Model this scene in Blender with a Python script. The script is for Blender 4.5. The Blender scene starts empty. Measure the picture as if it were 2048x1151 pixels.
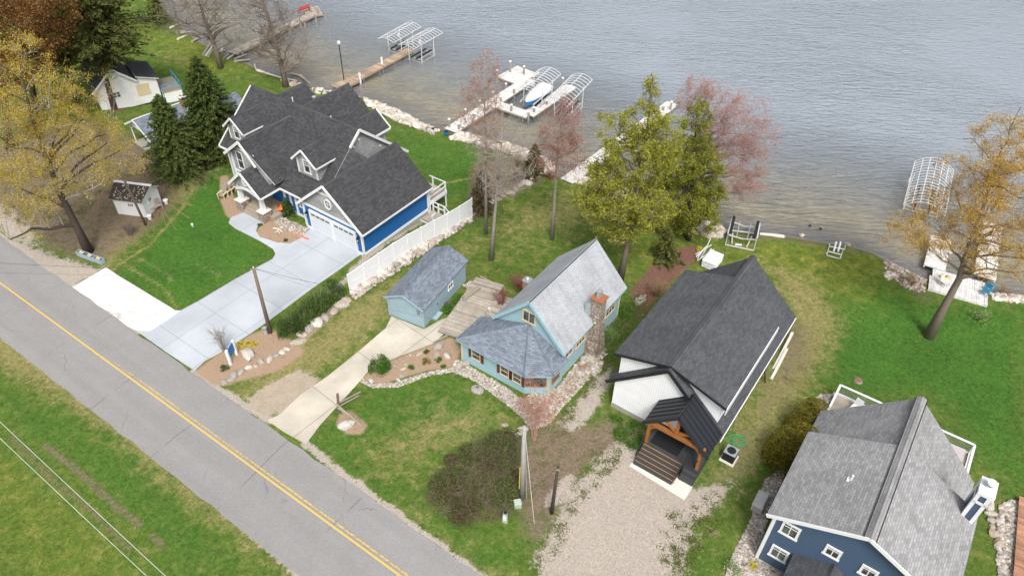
import bpy, bmesh, math, random
import numpy as np
from mathutils import Matrix, Vector
R = math.radians
rnd = random.Random(7)
C = bpy.context.scene.collection
sc = bpy.context.scene

# ------------------------------------------------------------------ camera
CAMH = 40.0; FPX = 1440.0; PITCH = R(41.4); ROLL = R(1.1)
_f = np.array([0, math.cos(PITCH), -math.sin(PITCH)]); _u = np.array([0, math.sin(PITCH), math.cos(PITCH)]); _x = np.array([1., 0, 0])
_Rt = math.cos(ROLL)*_x + math.sin(ROLL)*_u; _Up = -math.sin(ROLL)*_x + math.cos(ROLL)*_u
cam = bpy.data.cameras.new('camera'); co = bpy.data.objects.new('camera', cam); C.objects.link(co)
cam.sensor_width = 36; cam.lens = FPX/2048*36; cam.clip_end = 3000; cam.clip_start = .5
m = Matrix.Identity(4)
for i in range(3):
    m[i][0] = _Rt[i]; m[i][1] = _Up[i]; m[i][2] = -_f[i]
m[2][3] = CAMH
co.matrix_world = m; sc.camera = co

# ------------------------------------------------------------------ light
SUN_EL, SUN_AZ = 54, 172      # overcast: soft broad sun; azimuth measured clockwise from +Y
w = bpy.data.worlds.new('World'); sc.world = w; w.use_nodes = True
nt = w.node_tree; nt.nodes.clear()
sky = nt.nodes.new('ShaderNodeTexSky'); sky.sky_type = 'NISHITA'; sky.sun_disc = False
sky.sun_elevation = R(SUN_EL); sky.sun_rotation = R(SUN_AZ); sky.dust_density = 6; sky.air_density = 1; sky.ozone_density = 1
hs = nt.nodes.new('ShaderNodeHueSaturation'); hs.inputs['Saturation'].default_value = .35
bg = nt.nodes.new('ShaderNodeBackground'); bg.inputs[1].default_value = .135
wo = nt.nodes.new('ShaderNodeOutputWorld')
nt.links.new(sky.outputs[0], hs.inputs['Color']); nt.links.new(hs.outputs[0], bg.inputs[0]); nt.links.new(bg.outputs[0], wo.inputs[0])
sl = bpy.data.lights.new('sun', 'SUN'); sl.energy = 1.9; sl.angle = R(16); sl.color = (1, .97, .92)
so = bpy.data.objects.new('sun', sl); C.objects.link(so)
az, el = R(SUN_AZ), R(SUN_EL)
sd = Vector((math.sin(az)*math.cos(el), math.cos(az)*math.cos(el), math.sin(el)))
so.rotation_euler = sd.to_track_quat('Z', 'Y').to_euler()
sc.view_settings.view_transform = 'Standard'; sc.view_settings.look = 'None'; sc.view_settings.gamma = 1
sc.view_settings.exposure = .4

# ------------------------------------------------------------------ placing: photo pixel -> point in the place
def ray(u, v): return _Rt*(u-1024)/FPX - _Up*(v-575.5)/FPX + _f
def P(u, v, z=0.):
    d = ray(u, v); t = (z-CAMH)/d[2]; q = d*t; return np.array([q[0], q[1], z])
LAKE = -1.5
SH_PX = [(-150,-170),(150,-70),(270,-45),(322,5),(338,28),(365,55),(400,85),(430,102),(470,118),(510,135),(545,150),(600,165),(650,182),(700,185),(735,200),(780,218),(815,235),(845,252),(885,260),(930,267),(985,284),(1035,298),(1080,315),(1112,335),(1120,356),(1150,352),(1220,372),(1290,394),(1345,416),(1415,442),(1450,462),(1500,466),(1560,470),(1640,484),(1700,492),(1745,505),(1790,532),(1850,556),(1930,575),(1985,588),(2048,592),(2300,650),(2700,800)]
SHORE = np.array([P(u, v, LAKE)[:2] for u, v in SH_PX])
def seg_dist(pts, line):
    a = line[:-1]; b = line[1:]; best = np.full(len(pts), 1e9)
    for p, q in zip(a, b):
        ab = q-p; t = np.clip(((pts-p)@ab)/(ab@ab+1e-12), 0, 1)
        best = np.minimum(best, np.hypot(*(pts-(p+t[:, None]*ab)).T))
    return best
def inside(pts, poly):
    x, y = pts[:, 0], pts[:, 1]; r = np.zeros(len(pts), bool); n = len(poly); j = n-1
    for i in range(n):
        xi, yi = poly[i]; xj, yj = poly[j]
        c = ((yi > y) != (yj > y)); r ^= c & (x < (xj-xi)*(y-yi)/((yj-yi) if yj != yi else 1e-9)+xi); j = i
    return r
LANDP = np.vstack([[-900, SHORE[0, 1]+60], SHORE, [900, SHORE[-1, 1]-40], [900, -900], [-900, -900]])
def shore_s(pts):
    d = seg_dist(pts, np.vstack([[-900, SHORE[0, 1]+60], SHORE, [900, SHORE[-1, 1]-40]]))
    return np.where(inside(pts, LANDP), d, -d)
def sm(t): t = np.clip(t, 0, 1); return t*t*(3-2*t)
def T(pts):
    """terrain height"""
    pts = np.atleast_2d(pts)[:, :2]; s = shore_s(pts)
    z = -1.0*sm((23-s)/11) - .12*np.clip((12-s)/11, 0, 1)
    z = z - .38*(1-np.clip(s/.9, 0, 1))
    z = np.where(s < 0, LAKE - .10*np.minimum(-s, 10)-.05*np.clip(-s-10, 0, 40), z)
    return z
def th(x, y): return float(T([[x, y]])[0])
def G(u, v, h=0.):
    """point on the ground (plus h) seen at photo pixel u, v"""
    z = 0.
    for _ in range(8):
        q = P(u, v, z+h); z2 = max(th(q[0], q[1]), LAKE); z = .5*z+.5*z2
    return np.array([q[0], q[1], z+h])
def V(base, u, v):
    """point seen at u, v in the upright plane through base that faces the viewer"""
    d = ray(u, v); o = np.array([0, 0, CAMH]); n = np.array([base[0], base[1], 0.]); n /= np.linalg.norm(n)
    t = ((base-o)@n)/(d@n); return o+d*t

# ------------------------------------------------------------------ mesh building
ICO = {}
for sub in (1, 2):
    b = bmesh.new(); bmesh.ops.create_icosphere(b, subdivisions=sub, radius=1)
    ICO[sub] = (np.array([v.co[:] for v in b.verts]), [[v.index for v in f.verts] for f in b.faces]); b.free()
def unit(a): a = np.array(a, float); return a/(np.linalg.norm(a)+1e-12)
class MB:
    def __init__(s): s.v = []; s.f = []; s.m = []; s.t = []; s.tone = 0.5
    def add(s, vs, fs, mi=0, tone=None):
        o = len(s.v); s.v += [tuple(map(float, p)) for p in vs]
        s.f += [tuple(i+o for i in f) for f in fs]; s.m += [mi]*len(fs)
        s.t += [s.tone if tone is None else tone]*len(vs); return s
    def box(s, lo, hi, mi=0):
        (a, b, c), (d, e, f) = lo, hi
        return s.add([(a,b,c),(d,b,c),(d,e,c),(a,e,c),(a,b,f),(d,b,f),(d,e,f),(a,e,f)],
                     [(3,2,1,0),(4,5,6,7),(0,1,5,4),(1,2,6,5),(2,3,7,6),(3,0,4,7)], mi)
    def bar(s, p, q, w, h, mi=0, up=(0,0,1)):
        p = np.array(p, float); q = np.array(q, float); d = unit(q-p); r = np.cross(d, up)
        if np.linalg.norm(r) < 1e-6: r = np.array([1., 0, 0])
        r = unit(r); u = np.cross(r, d); vs = []
        for b in (p, q):
            for sx, sz in ((-1,-1),(1,-1),(1,1),(-1,1)): vs.append(b+r*sx*w/2+u*sz*h/2)
        return s.add(vs, [(0,1,2,3),(7,6,5,4),(0,4,5,1),(1,5,6,2),(2,6,7,3),(3,7,4,0)], mi)
    def tube(s, pts, rad, n=6, mi=0, cap=True, tone=None):
        pts = [np.array(p, float) for p in pts]; k = len(pts)
        if not hasattr(rad, '__len__'): rad = [rad]*k
        d0 = unit(pts[1]-pts[0]); a = np.cross(d0, (0, 0, 1.)); a = unit(a) if np.linalg.norm(a) > 1e-3 else np.array([1., 0, 0])
        vs = []
        for i in range(k):
            d = unit(pts[min(i+1, k-1)]-pts[max(i-1, 0)]); a = unit(a-d*(a@d)); b = np.cross(d, a)
            for j in range(n):
                t = 2*math.pi*j/n; vs.append(pts[i]+(a*math.cos(t)+b*math.sin(t))*rad[i])
        fs = [(i*n+j, i*n+(j+1) % n, (i+1)*n+(j+1) % n, (i+1)*n+j) for i in range(k-1) for j in range(n)]
        if cap: fs += [tuple(range(n))[::-1], tuple(range((k-1)*n, k*n))]
        return s.add(vs, fs, mi, tone)
    def prism(s, poly, vec, mi=0, smi=None):
        n = len(poly); poly = [np.array(p, float) for p in poly]; vec = np.array(vec, float)
        vs = poly+[p+vec for p in poly]
        nrm = sum((np.cross(poly[i]-poly[0], poly[(i+1) % n]-poly[0]) for i in range(n)), np.zeros(3))
        fl = nrm@vec > 0
        top = tuple(range(n, 2*n)); bot = tuple(range(n))[::-1]
        fs = [top, bot] if fl else [top[::-1], bot[::-1]]
        s.add(vs, fs, mi)
        o = len(s.v)-2*n; sf = []
        for i in range(n):
            j = (i+1) % n; q = (o+i, o+j, o+n+j, o+n+i); sf.append(q if fl else q[::-1])
        s.f += sf; s.m += [mi if smi is None else smi]*n; return s
    def slab(s, quad, t=.12, mi=0, smi=None):
        q = [np.array(p, float) for p in quad]; n = unit(np.cross(q[1]-q[0], q[2]-q[0]))
        if n[2] < 0: n = -n
        return s.prism([p-n*t for p in q], n*t, mi, smi)
    def lathe(s, c, prof, n=10, mi=0):
        vs = [(c[0]+r*math.cos(2*math.pi*j/n), c[1]+r*math.sin(2*math.pi*j/n), c[2]+z) for r, z in prof for j in range(n)]
        k = len(prof); fs = [(i*n+j, i*n+(j+1) % n, (i+1)*n+(j+1) % n, (i+1)*n+j) for i in range(k-1) for j in range(n)]
        fs += [tuple(range(n))[::-1], tuple(range((k-1)*n, k*n))]
        return s.add(vs, fs, mi)
    def rock(s, c, r, rg, sub=1, flat=.7, mi=0, rough=.18, tone=None):
        vs, fs = ICO[sub]; ax = np.array([rg.uniform(.75, 1.3), rg.uniform(.75, 1.3), flat*rg.uniform(.8, 1.2)])*r
        a = rg.uniform(0, 6.28); ca, sa = math.cos(a), math.sin(a)
        k1 = np.array([rg.gauss(0, 1) for _ in range(3)]); k2 = np.array([rg.gauss(0, 1) for _ in range(3)])
        d = 1+rough*np.sin(vs@k1*2+rg.random()*6)+rough*.6*np.sin(vs@k2*4+rg.random()*6)
        p = vs*d[:, None]*ax; q = p.copy(); q[:, 0] = ca*p[:, 0]-sa*p[:, 1]; q[:, 1] = sa*p[:, 0]+ca*p[:, 1]
        return s.add(q+np.array(c), fs, mi, rg.random() if tone is None else tone)
    def build(s, name, mats, parent=None, smooth=False, world=False, **tags):
        me = bpy.data.meshes.new(name); vs = s.v
        if world and parent is not None:
            M = Matrix.LocRotScale(parent.location, parent.rotation_euler, None).inverted(); Mn = np.array(M)
            a = np.array(vs); a = a@Mn[:3, :3].T+Mn[:3, 3]; vs = a.tolist()
        me.from_pydata(vs, [], s.f)
        if not isinstance(mats, (list, tuple)): mats = [mats]
        for mt in mats: me.materials.append(mt)
        me.polygons.foreach_set('material_index', s.m)
        if smooth: me.polygons.foreach_set('use_smooth', [True]*len(s.f))
        at = me.attributes.new('tone', 'FLOAT', 'POINT'); at.data.foreach_set('value', s.t)
        me.update()
        if len(s.f) < 6000: auto_uv(me)
        o = bpy.data.objects.new(name, me); C.objects.link(o)
        if parent is not None: o.parent = parent
        for k, vv in tags.items(): o[k] = vv
        return o
def auto_uv(me):
    uv = me.uv_layers.new(name='UVMap'); co_ = np.empty(len(me.vertices)*3); me.vertices.foreach_get('co', co_); co_ = co_.reshape(-1, 3)
    out = np.zeros((len(me.loops), 2))
    for p in me.polygons:
        n = np.array(p.normal)
        if abs(n[2]) > .995: a, b = np.array([1., 0, 0]), np.array([0, 1., 0])
        else: a = unit(np.cross((0, 0, 1.), n)); b = np.cross(n, a)
        for li in p.loop_indices:
            c = co_[me.loops[li].vertex_index]; out[li] = (c@a, c@b)
    uv.data.foreach_set('uv', out.ravel())
def thing(name, label, cat, loc=(0,0,0), rz=0., group=None):
    o = bpy.data.objects.new(name, None); o.empty_display_size = .3; C.objects.link(o)
    o.location = [float(c) for c in loc]; o.rotation_euler = (0, 0, rz); o['label'] = label; o['category'] = cat
    if group: o['group'] = group
    return o
def tag(o, label, cat, group=None):
    o['label'] = label; o['category'] = cat
    if group: o['group'] = group
    return o

# ------------------------------------------------------------------ materials
def newmat(name):
    mt = bpy.data.materials.new(name); mt.use_nodes = True; t = mt.node_tree; t.nodes.clear()
    out = t.nodes.new('ShaderNodeOutputMaterial'); b = t.nodes.new('ShaderNodeBsdfPrincipled'); t.links.new(b.outputs[0], out.inputs[0])
    b.inputs['Specular IOR Level'].default_value = .3
    return mt, t, b
def N(t, typ, **k):
    n = t.nodes.new('ShaderNode'+typ)
    for a, v in k.items():
        if a.startswith('i_'):
            n.inputs[a[2:].replace('_', ' ')].default_value = v
        else: setattr(n, a, v)
    return n
def lk(t, a, b): t.links.new(a, b)
def mixc(t, fac, a, b, bt='MIX'):
    n = N(t, 'Mix', data_type='RGBA', blend_type=bt)
    for sk, v in ((n.inputs[0], fac), (n.inputs[6], a), (n.inputs[7], b)):
        if hasattr(v, 'is_linked') or hasattr(v, 'links'): lk(t, v, sk)
        else: sk.default_value = (*v, 1) if isinstance(v, tuple) and len(v) == 3 else v
    return n.outputs[2]
def mth(t, op, a, b=0., c=None, clamp=False):
    n = N(t, 'Math', operation=op, use_clamp=clamp)
    for sk, v in zip(n.inputs, (a, b) if c is None else (a, b, c)):
        if hasattr(v, 'links'): lk(t, v, sk)
        else: sk.default_value = v
    return n.outputs[0]
def noise(t, vec, scale, detail=3, rough=.55, dist=0.):
    n = N(t, 'TexNoise'); n.inputs['Scale'].default_value = scale; n.inputs['Detail'].default_value = detail; n.inputs['Roughness'].default_value = rough; n.inputs['Distortion'].default_value = dist
    if vec is not None: lk(t, vec, n.inputs['Vector'])
    return n.outputs[0]
def remap(t, x, a, b, c=0., d=1.):
    n = N(t, 'MapRange', clamp=True); n.inputs[1].default_value = a; n.inputs[2].default_value = b; n.inputs[3].default_value = c; n.inputs[4].default_value = d
    lk(t, x, n.inputs[0]); return n.outputs[0]
def bump(t, b, h, strength, dist=.02):
    n = N(t, 'Bump'); n.inputs['Strength'].default_value = strength; n.inputs['Distance'].default_value = dist; lk(t, h, n.inputs['Height']); lk(t, n.outputs[0], b.inputs['Normal'])
def sc3(c, k): return tuple(min(1, x*k) for x in c[:3])
def mat(name, col, rough=.75, var=.15, scale=1.5, metal=0., bmp=.15, bs=20, spec=.3, fine=0.1):
    mt, t, b = newmat(name); tc = N(t, 'TexCoord').outputs['Object']
    c = mixc(t, noise(t, tc, scale, 4), sc3(col, 1-var), sc3(col, 1+var))
    if fine: c = mixc(t, remap(t, noise(t, tc, scale*14, 3), .3, .7), c, sc3(col, 1-fine*2.2), 'MIX') if False else mixc(t, fine, c, mixc(t, noise(t, tc, scale*14, 3), sc3(col, .45), sc3(col, 1.5)))
    lk(t, c, b.inputs['Base Color']); b.inputs['Roughness'].default_value = rough; b.inputs['Metallic'].default_value = metal; b.inputs['Specular IOR Level'].default_value = spec
    if bmp: bump(t, b, noise(t, tc, bs, 3), bmp, .01)
    return mt
def brickmat(name, c1, c2, mort, bw, rh, ms=.006, offs=.5, rough=.9, bmp=.4, blotch=.25, bscale=.6, squash=1., rot=0., obj=False, streak=0., fk=1.):
    mt, t, b = newmat(name); tcn = N(t, 'TexCoord'); vec = tcn.outputs['Object' if obj else 'UV']
    if rot:
        mp = N(t, 'Mapping'); mp.inputs['Rotation'].default_value = (0, 0, rot); lk(t, vec, mp.inputs[0]); vec = mp.outputs[0]
    br = N(t, 'TexBrick'); br.offset = offs; br.squash = squash; lk(t, vec, br.inputs['Vector'])
    br.inputs['Color1'].default_value = (*c1, 1); br.inputs['Color2'].default_value = (*c2, 1); br.inputs['Mortar'].default_value = (*mort, 1)
    br.inputs['Scale'].default_value = 1; br.inputs['Mortar Size'].default_value = ms; br.inputs['Brick Width'].default_value = bw; br.inputs['Row Height'].default_value = rh; br.inputs['Mortar Smooth'].default_value = .2
    c = br.outputs['Color']
    nz = remap(t, noise(t, tcn.outputs['Object'], bscale, 4), .3, .7, 1-blotch, 1+blotch*.6)
    c = mixc(t, 1., c, nz, 'MULTIPLY')
    fz = remap(t, noise(t, tcn.outputs['Object'], 9, 3), .3, .7, 1-.18*fk, 1+.16*fk); c = mixc(t, 1., c, fz, 'MULTIPLY')
    if streak:
        mp2 = N(t, 'Mapping'); mp2.inputs['Scale'].default_value = (2.2, .18, 1); lk(t, tcn.outputs['UV'], mp2.inputs[0])
        st = remap(t, noise(t, mp2.outputs[0], 1.2, 4), .45, .75, 1., 1-streak); c = mixc(t, 1., c, st, 'MULTIPLY')
    lk(t, c, b.inputs['Base Color']); b.inputs['Roughness'].default_value = rough
    bump(t, b, mth(t, 'ADD', mth(t, 'MULTIPLY', br.outputs['Fac'], -1.), mth(t, 'MULTIPLY', fz, .4)), bmp, .01)
    return mt
def shingle(name, base, var=.3, streak=0., blotch=.12):
    return brickmat(name, sc3(base, 1-var), sc3(base, 1+var), sc3(base, .45), .34, .15, .008, .5, .92, .5, blotch, .5, streak=streak, fk=.6)
def siding(name, col, pitch=.12, vertical=False, rough=.6, line=.55, w=.12):
    """lap or board siding: grooves every pitch metres"""
    mt, t, b = newmat(name); tcn = N(t, 'TexCoord'); sp = N(t, 'SeparateXYZ'); lk(t, tcn.outputs['UV'], sp.inputs[0])
    f = mth(t, 'FRACT', mth(t, 'DIVIDE', sp.outputs[0 if vertical else 1], pitch))
    g = mth(t, 'LESS_THAN', f, w)
    c = mixc(t, noise(t, tcn.outputs['Object'], 1.3, 4), sc3(col, .86), sc3(col, 1.12)); c = mixc(t, g, c, sc3(col, line))
    lk(t, c, b.inputs['Base Color']); b.inputs['Roughness'].default_value = rough; bump(t, b, f, .35, .01)
    return mt
def tonemat(name, stops, rough=.85, ns=6, nv=.25, bmp=.3, trans=0., spec=.25):
    """colour picked per piece by its tone"""
    mt, t, b = newmat(name); a = N(t, 'Attribute', attribute_name='tone'); tc = N(t, 'TexCoord').outputs['Object']
    r = N(t, 'ValToRGB'); e = r.color_ramp.elements
    while len(e) < len(stops): e.new(.5)
    for i, cc in enumerate(stops): e[i].position = i/(len(stops)-1); e[i].color = (*cc, 1)
    lk(t, a.outputs['Fac'], r.inputs[0]); k = remap(t, noise(t, tc, ns, 3), .3, .7, 1-nv, 1+nv)
    c = mixc(t, 1., r.outputs[0], k, 'MULTIPLY'); lk(t, c, b.inputs['Base Color']); b.inputs['Roughness'].default_value = rough; b.inputs['Specular IOR Level'].default_value = spec
    if bmp: bump(t, b, noise(t, tc, 25, 3), bmp, .01)
    if trans:
        tr = N(t, 'BsdfTranslucent'); lk(t, c, tr.inputs[0]); mx = N(t, 'MixShader'); mx.inputs[0].default_value = trans
        out = [n for n in t.nodes if n.type == 'OUTPUT_MATERIAL'][0]; lk(t, b.outputs[0], mx.inputs[1]); lk(t, tr.outputs[0], mx.inputs[2]); lk(t, mx.outputs[0], out.inputs[0])
    return mt
def plankmat(name, col, var=.3, leaf=False):
    mt, t, b = newmat(name); a = N(t, 'Attribute', attribute_name='tone'); tc = N(t, 'TexCoord').outputs['Object']
    c = mixc(t, a.outputs['Fac'], sc3(col, 1-var), sc3(col, 1+var)); c = mixc(t, 1., c, remap(t, noise(t, tc, 1.2, 5, .7), .3, .7, .78, 1.2), 'MULTIPLY')
    if leaf:
        v = N(t, 'TexVoronoi'); v.inputs['Scale'].default_value = 5.5; lk(t, tc, v.inputs['Vector']); k = mth(t, 'MULTIPLY', remap(t, v.outputs['Distance'], .3, .2), remap(t, noise(t, tc, .5, 3), .42, .56))
        c = mixc(t, mth(t, 'MULTIPLY', k, .8), c, (.20,.13,.09))
    lk(t, c, b.inputs['Base Color']); b.inputs['Roughness'].default_value = .85; return mt
def glass(name='window_glass', col=(.03, .035, .04)):
    mt, t, b = newmat(name); b.inputs['Base Color'].default_value = (*col, 1); b.inputs['Roughness'].default_value = .08; b.inputs['Specular IOR Level'].default_value = .6
    tc = N(t, 'TexCoord').outputs['Object']; c = mixc(t, remap(t, noise(t, tc, 2.2, 2), .4, .62), col, (.12, .13, .13)); lk(t, c, b.inputs['Base Color'])
    return mt
M = {}
M['white'] = mat('white_paint', (.72,.73,.74), .5, .05, 2, bmp=.05)
M['vinyl'] = mat('white_vinyl', (.78,.79,.82), .4, .03, 2, bmp=.03)
M['doorwhite'] = mat('garage_door_white', (.60,.64,.68), .45, .03, 2, bmp=.03)
M['alu'] = mat('aluminium', (.72,.73,.74), .4, .08, 4, metal=.3, bmp=.05)
M['dullalu'] = mat('weathered_aluminium', (.5,.51,.5), .5, .15, 4, metal=.5, bmp=.1)
M['black'] = mat('black_metal', (.02,.021,.024), .45, .2, 2, bmp=.05)
M['dark'] = mat('dark_rubber', (.02,.02,.022), .7, .3, 3)
M['glass'] = glass()
M['roof_char'] = shingle('charcoal_shingles', (.056,.057,.061), .28)
M['roof_dark'] = shingle('dark_grey_shingles', (.078,.083,.092), .2)
M['roof_grey'] = shingle('grey_shingles', (.29,.29,.295), .18)
M['roof_blue'] = shingle('blue_grey_shingles', (.175,.205,.25), .24, blotch=.1)
M['roof_pale'] = shingle('faded_pale_shingles', (.41,.43,.46), .07, streak=.2)
M['roof_brown'] = shingle('brown_shingles', (.06,.045,.035), .3)
M['ridge'] = brickmat('ridge_cap_shingles', (.055,.057,.064), (.085,.088,.096), (.035,.035,.038), 3., .2, .012)
M['ridge_grey'] = brickmat('grey_ridge_cap', (.22,.22,.225), (.30,.30,.305), (.12,.12,.12), 3., .16, .012)
M['royal'] = siding('royal_blue_lap_siding', (.014,.125,.36), .13, line=.7)
M['navy'] = siding('slate_blue_lap_siding', (.065,.105,.18), .13, line=.6)
M['gshingle'] = brickmat('grey_wall_shingles', (.30,.305,.31), (.44,.445,.45), (.17,.17,.17), .16, .16, .012)
M['lightblue'] = siding('light_blue_board_siding', (.31,.48,.54), .3, True, line=.75, w=.05)
M['shedblue'] = siding('grey_blue_board_siding', (.29,.40,.46), .3, True, line=.75, w=.05)
M['wboard'] = siding('white_board_and_batten', (.86,.88,.91), .16, True, line=.8, w=.16)
M['wlap'] = siding('white_lap_siding', (.80,.80,.81), .15, line=.72)
M['metalroof'] = siding('standing_seam_black_metal', (.022,.025,.032), .42, True, .4, line=2.2, w=.07)
M['conc'] = mat('foundation_concrete', (.33,.32,.29), .9, .15, 1.2, bmp=.2)
M['tan'] = mat('tan_stamped_concrete', (.33,.28,.22), .85, .12, 1.2)
M['wood'] = mat('stained_timber', (.3,.115,.03), .6, .25, 3, bmp=.2)
M['trimwood'] = mat('cream_trim', (.62,.52,.34), .6, .1, 3)
M['shutter'] = mat('brown_shutter', (.1,.04,.02), .6, .2, 4)
M['greywood'] = mat('weathered_grey_wood', (.30,.26,.21), .85, .3, 2, bmp=.3, fine=.3)
M['deckwood'] = plankmat('weathered_deck_boards', (.36,.32,.27), .28)
M['browndeck'] = plankmat('brown_dock_boards', (.38,.28,.20), .35)
M['whitedeck'] = plankmat('bleached_dock_boards', (.63,.61,.59), .1, True)
M['redwood'] = plankmat('red_brown_deck', (.36,.19,.12), .25)
M['pole'] = mat('utility_pole_wood', (.17,.13,.10), .9, .3, 3, bmp=.4, fine=.3)
M['greypole'] = mat('grey_pole_wood', (.34,.33,.31), .8, .15, 3, bmp=.2)
M['rust'] = mat('rusty_cap', (.30,.12,.06), .8, .35, 5)
M['galv'] = mat('galvanised_flue', (.45,.5,.52), .4, .1, 4, metal=.5)
M['brick'] = brickmat('red_brick', (.27,.1,.06), (.4,.18,.11), (.35,.3,.26), .22, .075, .012)
M['darkdeck'] = mat('charcoal_deck', (.05,.053,.058), .6, .15, 2)
M['mat'] = mat('black_door_mat', (.012,.013,.015), .9, .2, 2)
M['nosing'] = mat('wood_nosing', (.42,.24,.08), .6, .2, 3)
M['padconc'] = mat('pale_concrete', (.62,.59,.53), .85, .08, 2)
M['orange'] = mat('orange_tape', (.75,.17,.04), .6)
M['bluepaint'] = mat('blue_paint', (.02,.16,.42), .5)
M['skyblue'] = mat('blue_plastic', (.05,.3,.5), .5)
M['red'] = mat('red_paint', (.55,.05,.04), .5)
M['yellow'] = mat('yellow_paint', (.6,.48,.1), .6)
M['green'] = mat('green_hose', (.03,.3,.12), .5)
M['beige'] = mat('beige_plastic', (.55,.55,.52), .5)
M['palegreen'] = mat('pale_green_cabinet', (.38,.46,.36), .6)
M['cover'] = mat('white_boat_cover', (.68,.68,.68), .7, .1, 2, bmp=.3, bs=4)
M['greycover'] = mat('grey_furniture_cover', (.42,.38,.38), .8, .12, 2, bmp=.3, bs=4)
M['rock'] = tonemat('field_stone', [(.19,.18,.17),(.40,.36,.31),(.33,.26,.20),(.50,.47,.42),(.25,.235,.22),(.55,.52,.47)], ns=3)
M['riprap'] = tonemat('white_riprap', [(.26,.235,.20),(.50,.46,.40),(.66,.63,.58),(.36,.27,.20),(.56,.49,.41),(.44,.41,.37)], ns=4)
M['cobble'] = tonemat('river_cobble', [(.14,.12,.10),(.36,.32,.28),(.50,.46,.40),(.24,.18,.14),(.60,.56,.50),(.26,.25,.24),(.42,.37,.31)], ns=6)
M['redcobble'] = tonemat('reddish_cobble', [(.17,.12,.095),(.34,.27,.22),(.44,.39,.33),(.24,.18,.145),(.50,.46,.40),(.37,.29,.24)], ns=6)
def _ws():
    mt, t, b = newmat('field_stone_masonry'); tc = N(t, 'TexCoord').outputs['Object']; v = N(t, 'TexVoronoi'); v.inputs['Scale'].default_value = 4.2; lk(t, tc, v.inputs['Vector'])
    e = N(t, 'TexVoronoi', feature='DISTANCE_TO_EDGE'); e.inputs['Scale'].default_value = 4.2; lk(t, tc, e.inputs['Vector']); sp = N(t, 'SeparateColor'); lk(t, v.outputs['Color'], sp.inputs[0])
    r = N(t, 'ValToRGB'); el_ = r.color_ramp.elements; el_[0].color = (.26,.18,.12,1); el_[1].color = (.55,.49,.42,1); x = el_.new(.35); x.color = (.46,.36,.27,1); x = el_.new(.6); x.color = (.33,.29,.26,1); lk(t, sp.outputs[0], r.inputs[0])
    c = mixc(t, 1., r.outputs[0], remap(t, noise(t, tc, 14, 3), .3, .7, .75, 1.2), 'MULTIPLY'); k = remap(t, e.outputs['Distance'], .03, .09); c = mixc(t, k, (.17,.15,.13), c)
    lk(t, c, b.inputs['Base Color']); b.inputs['Roughness'].default_value = .9; bump(t, b, remap(t, e.outputs['Distance'], 0, .2), 1., .06); return mt
M['wallstone'] = _ws()
M['bark'] = mat('brown_bark', (.19,.155,.125), .95, .35, 3, bmp=.6, fine=.3)
M['greybark'] = mat('grey_bark', (.27,.245,.21), .95, .3, 2.5, bmp=.5, fine=.3)
M['darkbark'] = mat('dark_bark', (.07,.055,.045), .95, .35, 3, bmp=.6, fine=.3)
M['redtwig'] = mat('red_twig_bark', (.24,.10,.08), .95, .3, 3)
M['pinktwig'] = mat('pink_tan_twig_bark', (.40,.24,.19), .95, .3, 3)
M['tantwig'] = mat('tan_twig_bark', (.28,.20,.11), .95, .3, 3)
# ------------------------------------------------------------------ ground sheet with its patches
def axis(lo, hi, st, far):
    a = list(np.arange(lo, hi, st)); k = st; x = hi; y = lo; up = []; dn = []
    while x < far: up.append(x); k *= 1.25; x += k
    k = st*1.25; y = lo-k
    while y > -far: dn.append(y); k *= 1.25; y -= k
    return np.array(dn[::-1]+a+up)
gx = axis(-72, 52, .3, 900); gy = axis(14, 112, .3, 900)
XX, YY = np.meshgrid(gx, gy); GP = np.stack([XX.ravel(), YY.ravel()], 1); GZ = T(GP)
FINE = (GP[:, 0] > -80) & (GP[:, 0] < 60) & (GP[:, 1] > 10) & (GP[:, 1] < 120)
attrs = {k: np.zeros(len(GP)) for k in ('dry', 'lush', 'dirt', 'gravel', 'mulch', 'redmulch', 'yell', 'sand')}
FI = np.where(FINE)[0]; FP = GP[FI]
def W(poly, h=0.): return np.array([G(u, v, h)[:2] for u, v in poly])
def region(attr, poly, soft=.6, k=1.):
    pw = W(poly); lo = pw.min(0)-2*soft; hi = pw.max(0)+2*soft
    ii = np.where((FP > lo).all(1) & (FP < hi).all(1))[0]
    if not len(ii): return
    d = seg_dist(FP[ii], np.vstack([pw, pw[:1]])); sdv = np.where(inside(FP[ii], pw), d, -d)
    mk = np.clip(.5+sdv/soft*.5, 0, 1)*k; a = attrs[attr]; a[FI[ii]] = np.maximum(a[FI[ii]], mk)
def streak(attr, line, wd=.4, k=1.):
    pw = W(line); lo = pw.min(0)-3*wd; hi = pw.max(0)+3*wd; ii = np.where((FP > lo).all(1) & (FP < hi).all(1))[0]
    if not len(ii): return
    mk = np.clip(1.2-seg_dist(FP[ii], pw)/wd, 0, 1)*k; a = attrs[attr]; a[FI[ii]] = np.maximum(a[FI[ii]], mk)
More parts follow.
